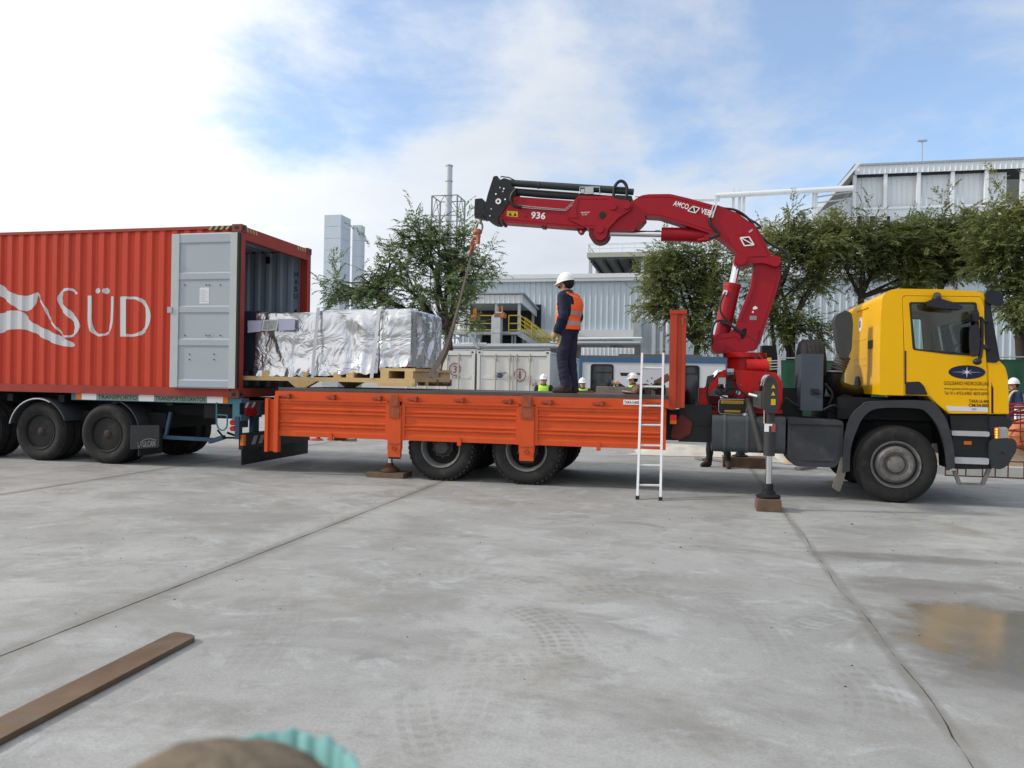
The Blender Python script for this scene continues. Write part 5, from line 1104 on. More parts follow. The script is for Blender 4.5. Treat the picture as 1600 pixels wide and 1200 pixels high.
m = MB(); m.prism(bp, .0, 2.48, 'y', bev=.05, seg=3); m.build('bumper', mat('bumper_grey', (.030, .034, .036), .5, var=.12, dirt=(.09, .09, .085), dirt_amt=.15), truck)
m = MB(); p = V(1566, 707, 0); m.cyl((p.x, -.006, p.z), (p.x, .03, p.z), .022, n=12); m.build('tow_socket', BLKM, truck)
a = side_pts([(1546, 650), (1566, 650), (1580, 655), (1582, 664), (1576, 669), (1574, 686), (1548, 686)], .03); m = MB(); m.prism(rpoly(a, .03), .03, 2.45, 'y', bev=.03, seg=2); m.build('bumper_top', BLK, truck)
a = side_pts([(1554, 668), (1571, 667), (1575, 671), (1574, 684), (1554, 686)], .02); m = MB(); m.prism(rpoly(a, .015), .005, .25, 'y', bev=.008); hl = m.build('headlight', mat('lamp_clear_plastic', (.40, .38, .34), .12, var=.2, vscale=40), truck)
a, b = V(1554, 685.5, 0), V(1561.5, 668.5, 0); m = MB(); m.box(a.x, b.x, -.004, .02, a.z, b.z, .006); ind = m.build('indicator', AMBER, hl)
m = MB()
for k in range(4): p = V(1557, 671 + k * 4, 0); m.ell((p.x, -.004, p.z), (.014, .008, .014), 8, 6)
ob = m.build('indicator_bulb', mat('indicator_glow', (.9, .35, .05), .3, var=0, emit=(1, .35, .05, 2.0)), hl); ob['kind'] = 'stuff'
for k in range(3): a = V(1563 + k * 3.4, 684.5, 0); m = MB(); m.box(a.x, a.x + .01, -.002, .02, a.z, a.z + .13); m.build('lamp_fin', STEEL, hl)
a = [V(1491, 736, .06), V(1499, 756, .06), V(1535, 757, .06), V(1545, 733, .06)]; m = MB()
for i in range(3): m.bar(a[i], a[i + 1], .05, .03 if i == 1 else .045)
m.build('lower_step', mat('dusty_step', (.16, .15, .14), .7, var=.25), truck)
for z, yy in ((1.12, .25),): m = MB(); m.box(-1.0, xf + .55, .5, 2.0, 1.0, 1.1, .02); m.build('cab_mount', CHDARK, truck)

# --- crane
DC, HWD = 1.25, .19
def cpts(l, d=None): return [P(x, y, DC - HWD if d is None else d) for x, y in l]
def c3(l): return [(700 + x / 3, 240 + y / 3) for x, y in l]
def c4(l): return [(1000 + x / 4, 260 + y / 4) for x, y in l]
def slab(name, l, hw, mt, r=.02, bev=.012, holes=None, seg=2):
    m = MB(); o = rpoly(cpts(l, DC - hw), r)
    if holes: m.plate(o, [rpoly(cpts(h, DC - hw), r) for h in holes], DC - hw, DC + hw)
    else: m.prism(o, DC - hw, DC + hw, 'y', bev=bev, seg=seg)
    return m.build(name, mt, truck, smooth=40)
# base frame on the chassis
basef = [(1093, 646), (1093, 618), (1100, 610), (1130, 578), (1140, 577), (1212, 582), (1222, 598), (1222, 646)]
fr = [P(x, y, .55) for x, y in basef]
for ya, yb in ((.50, .55), (1.95, 2.0)):
    m = MB(); m.plate(rpoly(fr, .02), [rpoly([P(x, y, .55) for x, y in h], .02) for h in ([(1107, 640), (1107, 616), (1134, 590), (1150, 590), (1150, 640)], [(1186, 596), (1208, 594), (1212, 604), (1212, 640), (1186, 640)])], ya, yb); m.build('crane_base_plate', CRED2, truck)
m = MB(); a, b = V(1092, 646, .6), V(1100, 606, .6); m.box(a.x, b.x, .56, 1.94, a.z, b.z, .01); m.build('crane_base_plate', CRED2, truck)
m = MB(); m.box(P(1096, 0, .6)[0], P(1220, 0, .6)[0], .6, 1.9, 1.10, 1.26, .02); m.box(P(1108, 0, .6)[0], P(1214, 0, .6)[0], .8, 1.7, 1.27, 1.4, .02); m.build('crane_subframe', mat('dark_red_frame', (.14, .008, .010), .5, var=.25, dirt=(.03, .02, .02), dirt_amt=.3), truck)
cb = V(1168, 600, DC)
m = MB(); zA, zB, zC = P(1168, 644, .9)[1], P(1168, 596, .9)[1], P(1168, 552, .95)[1]
m.cyl((cb.x, DC, zA), (cb.x, DC, zB), .34, n=32, bev=.01); m.build('crane_pedestal', CRED2, truck)
m = MB(); m.cyl((cb.x - .05, DC, zB + .001), (cb.x - .05, DC, zC), .27, n=32, bev=.01); m.cyl((cb.x - .05, DC, zC - .06), (cb.x - .05, DC, zC + .015), .33, n=32, bev=.01); m.lathe([(.29, 0), (.33, .02), (.33, .06), (.29, .08)], (cb.x - .05, DC, zB + .0), 'z', 32); m.build('slewing_column', CRED2, truck)
a, b = V(1166, 574, .75), V(1200, 574, .75); m = MB(); m.cyl(a, b, .125, n=24, bev=.025); m.build('slew_cylinder', CRED2, truck)
m = MB(); a, b = V(1085, 573, .55), V(1104, 612, .55); m.prism(cpts([(1116, 585), (1105, 588), (1102, 607), (1111, 608), (1114, 597)], 1.9), 1.9, 1.96); m.build('control_cover', mat('grey_control_cover', (.22, .22, .21), .6, var=.1), truck)
# control bits on the base
for l, yv, mt, nm in (([(1122.5, 600), (1134, 600), (1134, 590), (1122.5, 590)], .47, STEEL, 'valve_block'), ([(1135, 616), (1147, 616), (1147, 593), (1135, 593)], .46, BLKM, 'control_valve'), ([(1136, 586), (1146.5, 586), (1146.5, 576), (1136, 576)], .47, STEEL, 'grey_plate'), ([(1125, 622), (1137, 622), (1137, 618), (1125, 618)], .46, WHITE, 'label_plate')):
    m = MB(); q = [P(x, y, yv) for x, y in l]; m.prism(q, yv, yv + .03 if nm != 'control_valve' else yv + .12, bev=.005); m.build(nm, mt, truck)
m = MB(); p = V(1153.5, 613.5, .46); m.cyl((p.x, .44, p.z), (p.x, .52, p.z), .033, n=16, bev=.006); m.build('pressure_gauge', STEEL, truck)
m = MB()
for k in range(7): x = P(1136 + k * 2.2, 590, .45)[0]; z = P(1136, 594, .45)[1]; m.tube([(x, .45, z), (x - .01, .43, z + .12)], .006, 5)
m.build('control_lever', BLKM, truck)
a, b = V(1124, 645, .42), V(1165, 625, .42)
m = MB(); m.box(a.x, b.x, .42, .44, a.z, b.z, .006); rp = m.build('rating_plate', mat('black_plate', (.025, .024, .02), .5, var=.1), truck)
m = MB(); m.box(a.x + .02, b.x - .03, .414, .419, b.z - .06, b.z - .012); m.box(a.x + .07, b.x - .07, .414, .419, a.z + .012, a.z + .045); m.build('plate_stripe', mat('ochre_plate', (.50, .30, .03), .5, var=.15), rp)
m = MB(); m.tube([(x, .41, z) for x, z in rrect(a.x - .012, b.x + .012, a.z - .014, b.z + .005, .05, 4)], .007, 6, closed=True); m.build('plate_guard', STEEL, rp)
text('plate_text', 'CAPACIDAD DE CARGA', BLACKP, rp, (a.x + .05, .4125, b.z - .047), w=.27, h=.02)
# yellow ladder-like coil holder behind the leg
a, b = V(1199, 579, .7), V(1205, 559, .7); m = MB(); m.box(a.x, b.x, .66, .78, a.z, b.z, .008); m.build('hose_guide', mat('guide_yellow', (.62, .36, .03), .5, var=.15), truck)
m = MB(); p = [V(1216, 557, .55), V(1219, 562, .55), V(1219, 628, .55), V(1214, 632, .55), V(1205, 632, .55)]; m.tube(catmull(p, 4), .014, 8)
for py in (564, 568, 573, 577): m.tube([V(1200, py, .66), V(1219, py - .5, .55)], .008, 6)
m.build('guard_rail', STEEL, truck)
# column (first boom)
colm = c4([(447, 1135), (452, 1075), (480, 1050), (560, 1040), (600, 1000), (612, 955), (690, 760), (712, 640), (730, 580), (870, 590), (880, 640), (878, 700), (838, 830), (757, 1085), (727, 1148), (560, 1168), (475, 1166)])
slot = c4([(628, 1080), (632, 1030), (650, 1012), (668, 1012), (666, 1045), (645, 1082)])
cb1 = slab('column_boom', colm, .17, CRED, .03, .01, holes=[slot])
m = MB(); e = cpts(slot, DC - .155); m.prism(e, DC - .13, DC + .13); m.build('slot_back', BLKM, cb1)
m = MB(); p0, p1 = V(*c4([(700, 640)])[0], DC - .175), V(*c4([(590, 1130)])[0], DC - .175)
m.prism(cpts(c4([(720, 650), (735, 650), (700, 790), (628, 965), (618, 960), (690, 780)]), DC - .17), DC - .186, DC - .169, bev=.004); m.prism(cpts(c4([(735, 1020), (745, 1020), (715, 1145), (705, 1145)]), DC - .17), DC - .182, DC - .169, bev=.003); m.build('weld_rib', CRED, cb1)
for l, mt in (([(685, 960), (728, 960), (730, 935), (687, 933)], mat('grey_decal', (.25, .24, .24), .5, var=.3, vscale=60)), ([(700, 915), (711, 915), (711, 905), (700, 905)], WHITE), ([(706, 896), (735, 890), (733, 880), (720, 872), (706, 882)], WHITE)):
    m = MB(); m.prism(cpts(c4(l), DC - .17), DC - .1735, DC - .1705); m.build('decal', mt, cb1)
def pin(parent, pxy, r, d0, d1, mt=CRED):
    p = V(*pxy, d0); m = MB(); m.cyl((p.x, d0, p.z), (p.x, d1, p.z), r, n=20, bev=.008); return m.build('pivot_pin', mt, parent)
pin(cb1, c4([(490, 1130)])[0], .10, DC - .22, DC + .22)
# lifting cylinder
a, b = V(*c4([(493, 1120)])[0], DC), V(*c4([(578, 742)])[0], DC); c_ = V(*c4([(612, 590)])[0], DC)
m = MB(); m.cyl(a, b, .128, n=28, bev=.01); lc = m.build('lift_cylinder', CRED, truck, smooth=40)
m = MB(); m.cyl(b - (b - a) * .05, c_, .062, n=24); m.build('cylinder_rod', CHROME, lc)
m = MB(); m.cyl(b - (b - a).normalized() * .05, b + (b - a).normalized() * .02, .135, n=28, bev=.01); m.build('gland_ring', CRED, lc)
m = MB(); p = c4([(535, 785), (505, 850), (505, 910), (540, 960), (600, 1015)]); m.tube(catmull([V(x, y, DC - .16) for x, y in p], 5), .014, 7); m.tube(catmull([V(x, y, DC - .18) for x, y in c4([(455, 1130), (450, 1040), (470, 975), (520, 965), (580, 1000), (640, 1045)])], 5), .018, 7); m.tube(catmull([V(x, y, DC - .2) for x, y in c4([(500, 975), (560, 990), (620, 1030), (650, 1050)])], 5), .022, 7); m.build('hydraulic_hose', BLK, lc)
m = MB(); m.bar(V(*c4([(527, 800)])[0], DC - .13), V(*c4([(537, 775)])[0], DC - .13), .03, .06); m.bar(V(*c4([(455, 1050)])[0], DC - .16), V(*c4([(475, 965)])[0], DC - .16), .03, .05); m.build('valve_fitting', CHROME, lc)
# knuckle link
lk = c4([(588, 610), (592, 560), (615, 543), (650, 550), (690, 572), (780, 573), (830, 558), (868, 562), (884, 590), (876, 620), (850, 630), (815, 620), (780, 604), (690, 606), (650, 622), (615, 628)])
kl = slab('knuckle_link', lk, .235, CRED, .03, .012)
for q in ((630, 582), (845, 590)): pin(kl, c4([q])[0], .085, DC - .27, DC + .27)
# main boom
bt = c4([(-110, 175), (-60, 172), (190, 172), (300, 198), (480, 247), (605, 288), (720, 372), (765, 445), (816, 545), (820, 575), (700, 575), (640, 530), (600, 530), (560, 492), (520, 460), (470, 425), (120, 312), (30, 308)])
bl = c3([(865, 205), (930, 193)]); 
main = c3([(800, 245), (855, 228), (905, 196), (940, 190)]) + c4([(190, 172), (300, 198), (480, 247), (605, 288), (720, 372), (765, 445), (818, 548), (822, 578), (650, 578), (585, 520), (520, 462), (470, 428), (120, 313), (20, 308)]) + c3([(930, 300), (905, 330), (870, 360), (800, 360), (745, 362), (720, 340)])
mb = slab('main_boom', main, .17, CRED, .04, .014)
m = MB(); m.prism(rpoly(cpts(c4([(560, 300), (605, 300), (715, 385), (800, 560), (640, 570), (560, 470), (540, 420)]), DC - .17), .04), DC - .182, DC - .169, bev=.006); m.build('boom_cheek', CRED, mb)
for q, r in (((622, 415), .05),): pin(mb, c4([q])[0], r, DC - .19, DC + .19)
bd = V(*c4([(205, 245)])[0], DC - .171); e = V(*c4([(303, 272)])[0], DC - .171); ang = (e - bd).normalized(); upv = Vector((-ang.z, 0, ang.x)); yv = DC - .1745
text('boom_lettering', 'AMCO', WHITE, mb, (bd.x, yv, bd.z), xd=ang, yd=upv if upv.z > 0 else -upv, w=(e - bd).length * .95, h=.085, bold=.02)
bd2 = V(*c4([(375, 292)])[0], DC - .171); e2 = V(*c4([(462, 312)])[0], DC - .171); text('boom_lettering', 'VEBA', WHITE, mb, (bd2.x, yv, bd2.z), xd=ang, yd=upv if upv.z > 0 else -upv, w=(e2 - bd2).length, h=.085, bold=.02)
def logo(parent, l, scale=1., y=yv):
    P4 = [Vector((*q, 0)).xy for q in cpts(l, DC - .17)]   # parallelogram corners tl tr br bl
    tl, tr, br, bl_ = P4
    m = MB()
    for q1, q2 in ((tl, tr), (tr, br), (br, bl_), (bl_, tl)): m.bar((q1.x, y + .001, q1.y), (q2.x, y + .001, q2.y), .02, .014 * scale)
    m.bar((tl.lerp(tr, .05).x, y + .001, tl.lerp(tr, .05).y), (bl_.lerp(br, .95).x, y + .001, bl_.lerp(br, .95).y), .02 * scale, .016); m.build('logo_frame', WHITE, parent)
    m = MB(); q1, q2 = tl.lerp(bl_, .22), tr.lerp(br, .22); m.bar((q1.lerp(q2, .15).x, y + .0015, q1.lerp(q2, .15).y), (q1.lerp(q2, .72).x, y + .0015, q1.lerp(q2, .72).y), .02, .05 * scale); q1, q2 = tl.lerp(bl_, .8), tr.lerp(br, .8); m.bar((q1.lerp(q2, .3).x, y + .0015, q1.lerp(q2, .3).y), (q1.lerp(q2, .9).x, y + .0015, q1.lerp(q2, .9).y), .02, .05 * scale); m.build('logo_bar', BLACKP, parent)
logo(mb, c4([(332, 250), (373, 262), (345, 292), (298, 278)])); logo(mb, c4([(626, 447), (682, 443), (712, 492), (652, 497)]), 1.3, DC - .186)
m = MB(); m.prism(cpts(c4([(678, 408), (700, 392), (706, 400), (684, 416)]), DC - .17), DC - .187, DC - .1825); m.build('decal', mat('lilac_decal', (.45, .38, .45), .5, var=.2), mb)
# second (extension) cylinder
a, b = V(*c4([(420, 430)])[0], DC), V(*c4([(134, 424)])[0], DC); e = V(*c3([(735, 372)])[0], DC)
m = MB(); m.cyl(b, a, .112, n=28, bev=.01); xc_ = m.build('extension_cylinder', CRED, truck, smooth=40); m = MB(); m.cyl(b + (a - b) * .1, e, .052, n=22); m.build('cylinder_rod', CHROME, xc_)
m = MB(); q = V(*c4([(385, 465)])[0], DC - .12); m.cyl((q.x - .06, q.y, q.z), (q.x + .12, q.y, q.z + .03), .035, n=12); q = V(*c4([(430, 445)])[0], DC - .13); m.box(q.x - .06, q.x + .05, q.y - .03, q.y + .03, q.z - .04, q.z + .04, .01); m.build('valve_fitting', CRED, xc_)
m = MB(); m.tube(catmull([V(x, y, DC - .19) for x, y in c4([(435, 320), (440, 360), (470, 395), (490, 420), (470, 440), (430, 450)])], 5), .022, 7); m.build('hydraulic_hose', BLK, xc_)
m = MB()
for dx in (0, 18): m.bar(V(*c4([(432 + dx, 322)])[0], DC - .185), V(*c4([(458 + dx, 245)])[0], DC - .185), .02, .02)
m.tube([V(*c4([(470, 245)])[0], DC - .15), V(*c4([(472, 185)])[0], DC - .15), V(*c4([(495, 182)])[0], DC - .15)], .014, 6); m.build('hose_clip', ALU, mb)
m = MB(); m.tube(catmull([V(x, y, DC - .1) for x, y in c4([(480, 248), (520, 262), (600, 275), (680, 330), (760, 440), (830, 495), (900, 530), (932, 590), (915, 660), (878, 710), (850, 800)])], 6), .020, 7); m.tube(catmull([V(x, y, DC + .05) for x, y in c4([(600, 280), (740, 365), (745, 385), (720, 380)])], 5), .016, 6); m.build('boom_hose', BLK, mb)
def seam(parent, l, y, w=.012, nm='weld_seam', mt=CRED):
    q = [Vector((x, y, z)) for x, z in cpts(l, y)]; m = MB(); m.tube(q, w * .5, 6); return m.build(nm, mt, parent)
yb_ = DC - .171
seam(mb, c4([(-30, 190), (185, 190), (295, 216), (470, 262)]), yb_); seam(mb, c4([(30, 298), (125, 302), (300, 355), (455, 405)]), yb_); seam(mb, c4([(-95, 200), (-130, 240), (-60, 292)]), yb_)
seam(cb1, c4([(850, 640), (852, 700), (812, 830), (740, 1060)]), DC - .171); seam(cb1, c4([(500, 1075), (600, 1062), (620, 1095)]), DC - .171)
# knuckle at the boom end
ln = c3([(683, 372), (686, 345), (705, 330), (800, 235), (820, 218), (850, 218), (866, 240), (855, 265), (800, 300), (750, 352), (742, 390), (715, 408), (692, 398)])
l2 = slab('tip_link', ln, .225, CRED, .03, .012)
for q, r in (((838, 242), .055), ((712, 352), .065), ((775, 248), .05)): pin(l2, c3([q])[0], r, DC - .26, DC + .26)
m = MB(); q = V(*c3([(712, 378)])[0], DC); m.cyl((q.x, DC - .16, q.z), (q.x, DC + .16, q.z), .165, n=32, bev=.015); m.build('link_roller', mat('dark_worn_red', (.12, .012, .015), .5, var=.2), l2)
# jib box
jb = c3([(217, 320), (248, 280), (300, 198), (585, 218), (590, 300), (640, 352), (870, 364), (860, 360), (645, 350)])
j1 = slab('jib_inner_box', c3([(217, 320), (250, 278), (298, 200), (600, 222), (640, 230), (640, 351)]), .135, CRED, .02, .01)
j2 = slab('jib_outer_box', c3([(556, 302), (596, 212), (612, 197), (762, 199), (800, 215), (880, 235), (910, 300), (868, 360), (760, 358), (655, 350), (600, 325)]), .175, CRED, .025, .016)
m = MB(); m.prism(cpts(c3([(598, 345), (655, 345), (640, 355), (630, 372), (618, 376), (608, 368)]), DC - .12), DC - .03, DC + .03, bev=.006); m.build('hook_lug', CRED, j2)
m = MB(); p = V(*c3([(622, 366)])[0], DC - .035); m.cyl((p.x, DC - .034, p.z), (p.x, DC + .034, p.z), .02, n=10); m.build('lug_hole', WHITE, j2)
m = MB(); m.prism(cpts(c3([(436, 335), (454, 336), (454, 348), (436, 346)]), DC - .1), DC - .08, DC + .08, bev=.005); m.build('jib_stop', mat('stop_grey', (.12, .12, .12), .6), j1)
m = MB(); p = V(*c3([(724, 289)])[0], DC - .18); m.cyl((p.x, DC - .20, p.z), (p.x, DC - .17, p.z), .055, n=16, bev=.006); m.build('pivot_pin', BLKM, j2)
m = MB(); m.prism(cpts(c3([(276, 268), (327, 272), (328, 298), (275, 293)]), DC - .135), DC - .1385, DC - .1355); st = m.build('warning_sticker', YELST, j1)
m = MB(); m.prism(cpts(c3([(284, 290), (292, 275), (300, 291)]), DC - .14), DC - .1405, DC - .139); m.prism(cpts(c3([(306, 292), (314, 276), (322, 292)]), DC - .14), DC - .1405, DC - .139); m.build('sticker_print', BLACKP, st)
a, b = V(*c3([(388, 305)])[0], DC), V(*c3([(455, 307)])[0], DC); a = V(*c3([(388, 304)])[0], DC - .135); b = V(*c3([(455, 309)])[0], DC - .135); dv = (b - a).normalized(); text('jib_number', '936', WHITE, j1, (a.x, DC - .1385, a.z), xd=dv, yd=(-dv.z, 0, dv.x) if dv.x > 0 else (0, 0, 1), w=(b - a).length, h=.115, bold=.02)
a = V(*c3([(622, 282)])[0], DC - .175); text('jib_note', 'VERBINDEN NICHT\n     70 11 1999', WHITE, j2, (a.x, DC - .1785, a.z - .03), w=.15, h=.06)
seam(j1, c3([(262, 305), (440, 322), (600, 338)]), DC - .1355); seam(j2, c3([(640, 335), (700, 338)]), DC - .1755); seam(j2, c3([(622, 212), (750, 212)]), DC - .1755)
for q in ((252, 290), (300, 212), (358, 290), (318, 215)): pin(j1, c3([q])[0], .02, DC - .15, DC - .13, CRED)
# black head with rams on top
hd = c3([(170, 298), (167, 270), (186, 190), (213, 106), (232, 104), (238, 126), (262, 114), (284, 120), (300, 150), (322, 165), (318, 190), (300, 205), (250, 282), (217, 322), (190, 312)])
h1 = slab('jib_head', hd, .16, BLKM, .015, .012)
h2 = slab('jib_end_block', c3([(122, 292), (126, 212), (160, 209), (168, 220), (166, 298), (150, 300)]), .13, BLKM, .015, .015)
m = MB(); p = V(*c3([(236, 224)])[0], DC - .17); m.lathe([(.022, -.01), (.048, -.012), (.048, .01), (.022, .01)], (p.x, DC - .17, p.z), 'y', 20, closed=True); m.build('sheave_ring', WHITE, h1)
m = MB()
for q in ((181, 283), (190, 292), (199, 302), (208, 310), (218, 316), (228, 320), (240, 321), (262, 323)): p = V(*c3([q])[0], DC); m.box(p.x - .022, p.x + .022, DC - .17, DC + .17, p.z - .05, p.z + .03, .006)
m.build('guide_pads', BLK, h1)
for q, mt in (((203, 260), STEEL), ((197, 292), STEEL), ((258, 178), STEEL), ((244, 160), STEEL), ((300, 192), WHITE), ((225, 190), CHROME), ((262, 165), CHROME), ((268, 215), CHROME)):
    p = V(*c3([q])[0], DC - .165); m = MB(); m.cyl((p.x, DC - .175, p.z), (p.x, DC - .15, p.z), .014, n=8); m.build('bolt', mt, h1)
def tube_c3(name, l, r, mt, dd, parent, caps=None):
    m = MB(); m.tube([V(*q, DC + dd) for q in c3(l)], r, 16); return m.build(name, mt, parent, smooth=50)
DKG = mat('ram_dark_green_grey', (.022, .030, .026), .4, var=.15)
t1 = tube_c3('upper_ram', [(275, 138), (870, 180)], .052, DKG, -.07, truck); t2 = tube_c3('lower_ram', [(310, 178), (440, 190), (860, 216)], .062, DKG, -.06, truck); tube_c3('upper_ram', [(275, 133), (840, 170)], .045, DKG, .09, truck)
tube_c3('ram_rod', [(300, 160), (620, 184), (800, 200)], .012, CHROME, -.13, t2); tube_c3('ram_rod', [(320, 165), (640, 190)], .010, CHROME, -.02, t2)
m = MB()
for q in ((425, 148), (840, 178)): p = V(*c3([q])[0], DC - .07); m.lathe([(.053, -.02), (.060, -.018), (.060, .018), (.053, .02)], p, 'x', 18)
m.build('ram_band', DGREY, t1)
p = V(*c3([(663, 175)])[0], DC - .12); m = MB(); m.box(p.x - .07, p.x + .07, p.y - .05, p.y + .05, p.z - .06, p.z + .06, .01); m.box(p.x - .14, p.x - .08, p.y - .03, p.y + .03, p.z - .03, p.z + .03, .008); m.build('manifold_block', STEEL, j2)
m = MB(); m.tube([V(*q, DC - .13) for q in c3([(617, 190), (619, 158), (710, 158), (712, 190)])], .013, 7); m.build('manifold_guard', STEEL, j2)
m = MB(); m.tube(catmull([V(*q, DC - .14) for q in c3([(776, 205), (780, 160), (800, 132), (822, 132), (838, 158), (838, 205)])], 5), .026, 8); m.build('arch_hose', BLK, j2)
m = MB(); m.tube([V(*q, DC - .12) for q in c3([(786, 162), (836, 165)])], .010, 6); m.prism(cpts(c3([(770, 205), (790, 195), (862, 200), (858, 215), (800, 232)]), DC - .15), DC - .15, DC + .15, bev=.01); m.build('hose_bracket', BLK, j2)
m = MB(); m.tube(catmull([V(*q, DC - .16) for q in c3([(320, 165), (298, 195), (296, 225), (315, 245), (345, 250)])], 5), .026, 8); m.build('head_hose', BLK, h1)
m = MB(); m.tube([V(*q, DC - .155) for q in c3([(330, 242), (400, 250), (548, 262), (612, 205)])], .010, 6); m.tube([V(*q, DC - .155) for q in c3([(335, 251), (400, 257), (552, 268), (618, 210)])], .008, 6); m.build('steel_line', CHROME, j1)
m = MB(); m.tube([V(*q, DC - .1) for q in c3([(247, 112), (250, 107), (285, 112), (310, 124)])], .010, 6); m.build('top_guard', DGREY, h1)
m = MB(); m.prism(cpts(c3([(560, 300), (598, 214), (612, 208), (600, 260), (606, 300)]), DC - .19), DC - .185, DC - .176); m.build('collar_plate', CRED, j2)
for q in ((134, 296), (184, 308)):
    p = V(*c3([q])[0], DC - .06); m = MB(); m.lathe([(.018, -.012), (.036, -.012), (.036, .012), (.018, .012)], p, 'y', 14, closed=True); m.build('shackle_eye', DGREY, h2)
# --- outriggers
LEG = mat('outrigger_grey', (.038, .038, .037), .5, var=.15, dirt=(.12, .11, .10), dirt_amt=.15)
def outrigger(y, sgn):
    xm = -1.775 + .0; g = bpy.data.objects.new('outrigger', None); COL.objects.link(g); g.parent = truck; reg(g, BASE[truck.name])
    zt = P(1198, 588, -1.15)[1] ; zb = .18 if sgn < 0 else .22
    m = MB(); m.prism(rpoly([(xm - .085, zt - .13), (xm - .045, zt), (xm + .045, zt), (xm + .085, zt - .14), (xm + .085, zt - .40), (xm + .062, zt - .46), (xm - .062, zt - .46), (xm - .085, zt - .40)], .04), y - .11, y + .10, 'y', bev=.012, seg=2); m.cyl((xm, y, zt - .40), (xm, y, P(1200, 660, -1.15)[1] if sgn < 0 else 1.0), .062, n=20, bev=.004); m.cyl((xm, y, P(1200, 665, -1.15)[1]), (xm, y, P(1200, 712, -1.15)[1] if sgn < 0 else .78), .070, n=20, bev=.008); m.build('leg_tube', LEG, g)
    m = MB(); m.cyl((xm, y, zb + .12), (xm, y, .9), .038, n=20); m.build('leg_rod', CHROME, g)
    m = MB(); m.lathe([(.05, .15), (.062, .13), (.062, .06), (.085, .05), (.09, .02), (.15, .0), (.15, -.02)], (xm, y, zb), 'z', 24); m.build('foot_plate', CHDARK, g)
    m = MB(); ya, yb = (y + .1, 1.0) if sgn < 0 else (1.5, y - .1); m.box(xm - .10, xm + .10, ya, yb, zt - .42, zt - .2, .012); m.build('outrigger_beam', mat('beam_dark', (.05, .05, .05), .5, var=.2), g)
    if sgn < 0:
        for k in range(2): q = V(1213 - 8 + 0, 601 + k * 12, -1.27); m = MB(); m.prism([(xm + .0, zt - .15 - k * .09), (xm + .05, zt - .15 - k * .09), (xm + .025, zt - .10 - k * .09)], y - .114, y - .1105); m.build('warning_triangle', YELST, g)
        m = MB(); m.box(xm - .0, xm + .055, y - .114, y - .1105, zt - .36, zt - .285); m.build('warning_sticker', YELST, g)
        for k, mt in enumerate((WHITE, mat('reflector_red', (.35, .06, .06), .4, var=.1))): m = MB(); m.prism([(xm - .064 + k * .055, zt - .70), (xm - .01 + k * .074, zt - .70), (xm + .03 + k * .034, zt - .60), (xm - .064 + k * .098, zt - .60)], y - .068, y - .02); m.build('reflective_band', mt, g)
        m = MB(); m.box(xm - .074, xm - .064, y - .05, y + .02, zt - .60, zt - .42); m.build('edge_reflector', mat('edge_refl', (.5, .3, .28), .4, var=.5, vscale=30), g)
        for k in range(2): m = MB(); m.tube(catmull([(xm - .095 - k * .03, y - .08, zt - .12), (xm - .075 - k * .025, y - .12, zt - .02), (xm - .03 - k * .03, y - .1, zt + .015)], 4), .010, 6); m.build('leg_hose', CHROME, g)
        m = MB(); a, b = Vector((xm - .03, y + .15, zt - .36)), V(1170, 616, -.4); m.cyl(b, b + Vector((.16, -.05, -.04)), .022, n=10); m.build('locking_handle', CHROME, g)
outrigger(-1.15, -1); outrigger(4.08, 1)
m = MB(); m.tube(catmull([V(1168, 625, .3), V(1176, 650, .1), V(1186, 690, -.05), V(1190, 705, -.1)], 5), [.05] * 16, 10); m.build('loop_hose', LEG, truck)
# rear stabiliser under the bed
xs_, ys_ = -7.43, .22
for y in (ys_, 2.28):
    m = MB(); m.cyl((xs_, y, .72), (xs_, y, 1.2), .09, n=16); m.box(xs_ - .1, xs_ + .1, y - .1, y + .1, .62, .95, .01); sb = m.build('rear_stabiliser', CHDARK, truck); m = MB(); m.cyl((xs_, y, .2), (xs_, y, .75), .042, n=16); m.build('stabiliser_rod', CHROME, sb); m = MB(); m.lathe([(.05, .13), (.06, .09), (.15, .03), (.16, .0)], (xs_, y, .095), 'z', 20); m.build('stabiliser_foot', RUST, sb)
# ------------------------------------------------------------------ red sea container on the trailer
CX1, CY, CZ0, CZ1 = -10.06, .063, 1.205, 4.10
CX0 = CX1 - 12.19
box = thing('shipping_container', 'red corrugated shipping container with its grey door swung open on the side', 'container', (CX1 - 6, CY + 1.2, CZ0))
YW = CY + 2.438
# corrugation of the side wall: outer face y = f(x)
PITCH_C = .2405; PH = P(4.5, 470, CY)[0]
BRK = (0., .085, .140, .195)            # dark recess flat, slope, proud flat, slope
def corr(x):
    t = (x - PH + .04) % PITCH_C
    a, b, c = .075, .110, .205
    if t < a: return .036
    if t < b: return .036 * (1 - (t - a) / (b - a))
    if t < c: return 0.
    return .036 * (t - c) / (PITCH_C - c)
def corr_breaks(x0, x1):
    out = []; k = math.floor((x0 - PH) / PITCH_C) - 1
    while True:
        for o in (0., .075, .110, .205):
            x = PH - .04 + k * PITCH_C + o
            if x > x1: return out
            if x > x0: out.append(x)
        k += 1
xs_all = [CX0 + .15] + corr_breaks(CX0 + .15, CX1 - .16) + [CX1 - .16]
def side_sheet(yf, name, mt, z0, z1):
    m = MB(); vs = []
    for x in xs_all: vs += [(x, yf(corr(x)), z0), (x, yf(corr(x)), z1)]
    m.poly(vs, [(2 * i, 2 * i + 2, 2 * i + 3, 2 * i + 1) for i in range(len(xs_all) - 1)]); return m.build(name, mt, box, smooth=0)
zt_r, zb_r = 4.03, 1.365
side_near = side_sheet(lambda c: CY + .012 + c, 'side_panel', CONTR, zb_r, zt_r)
side_sheet(lambda c: CY + .016 + .036, 'side_lining', CIN, zb_r, zt_r) if False else None
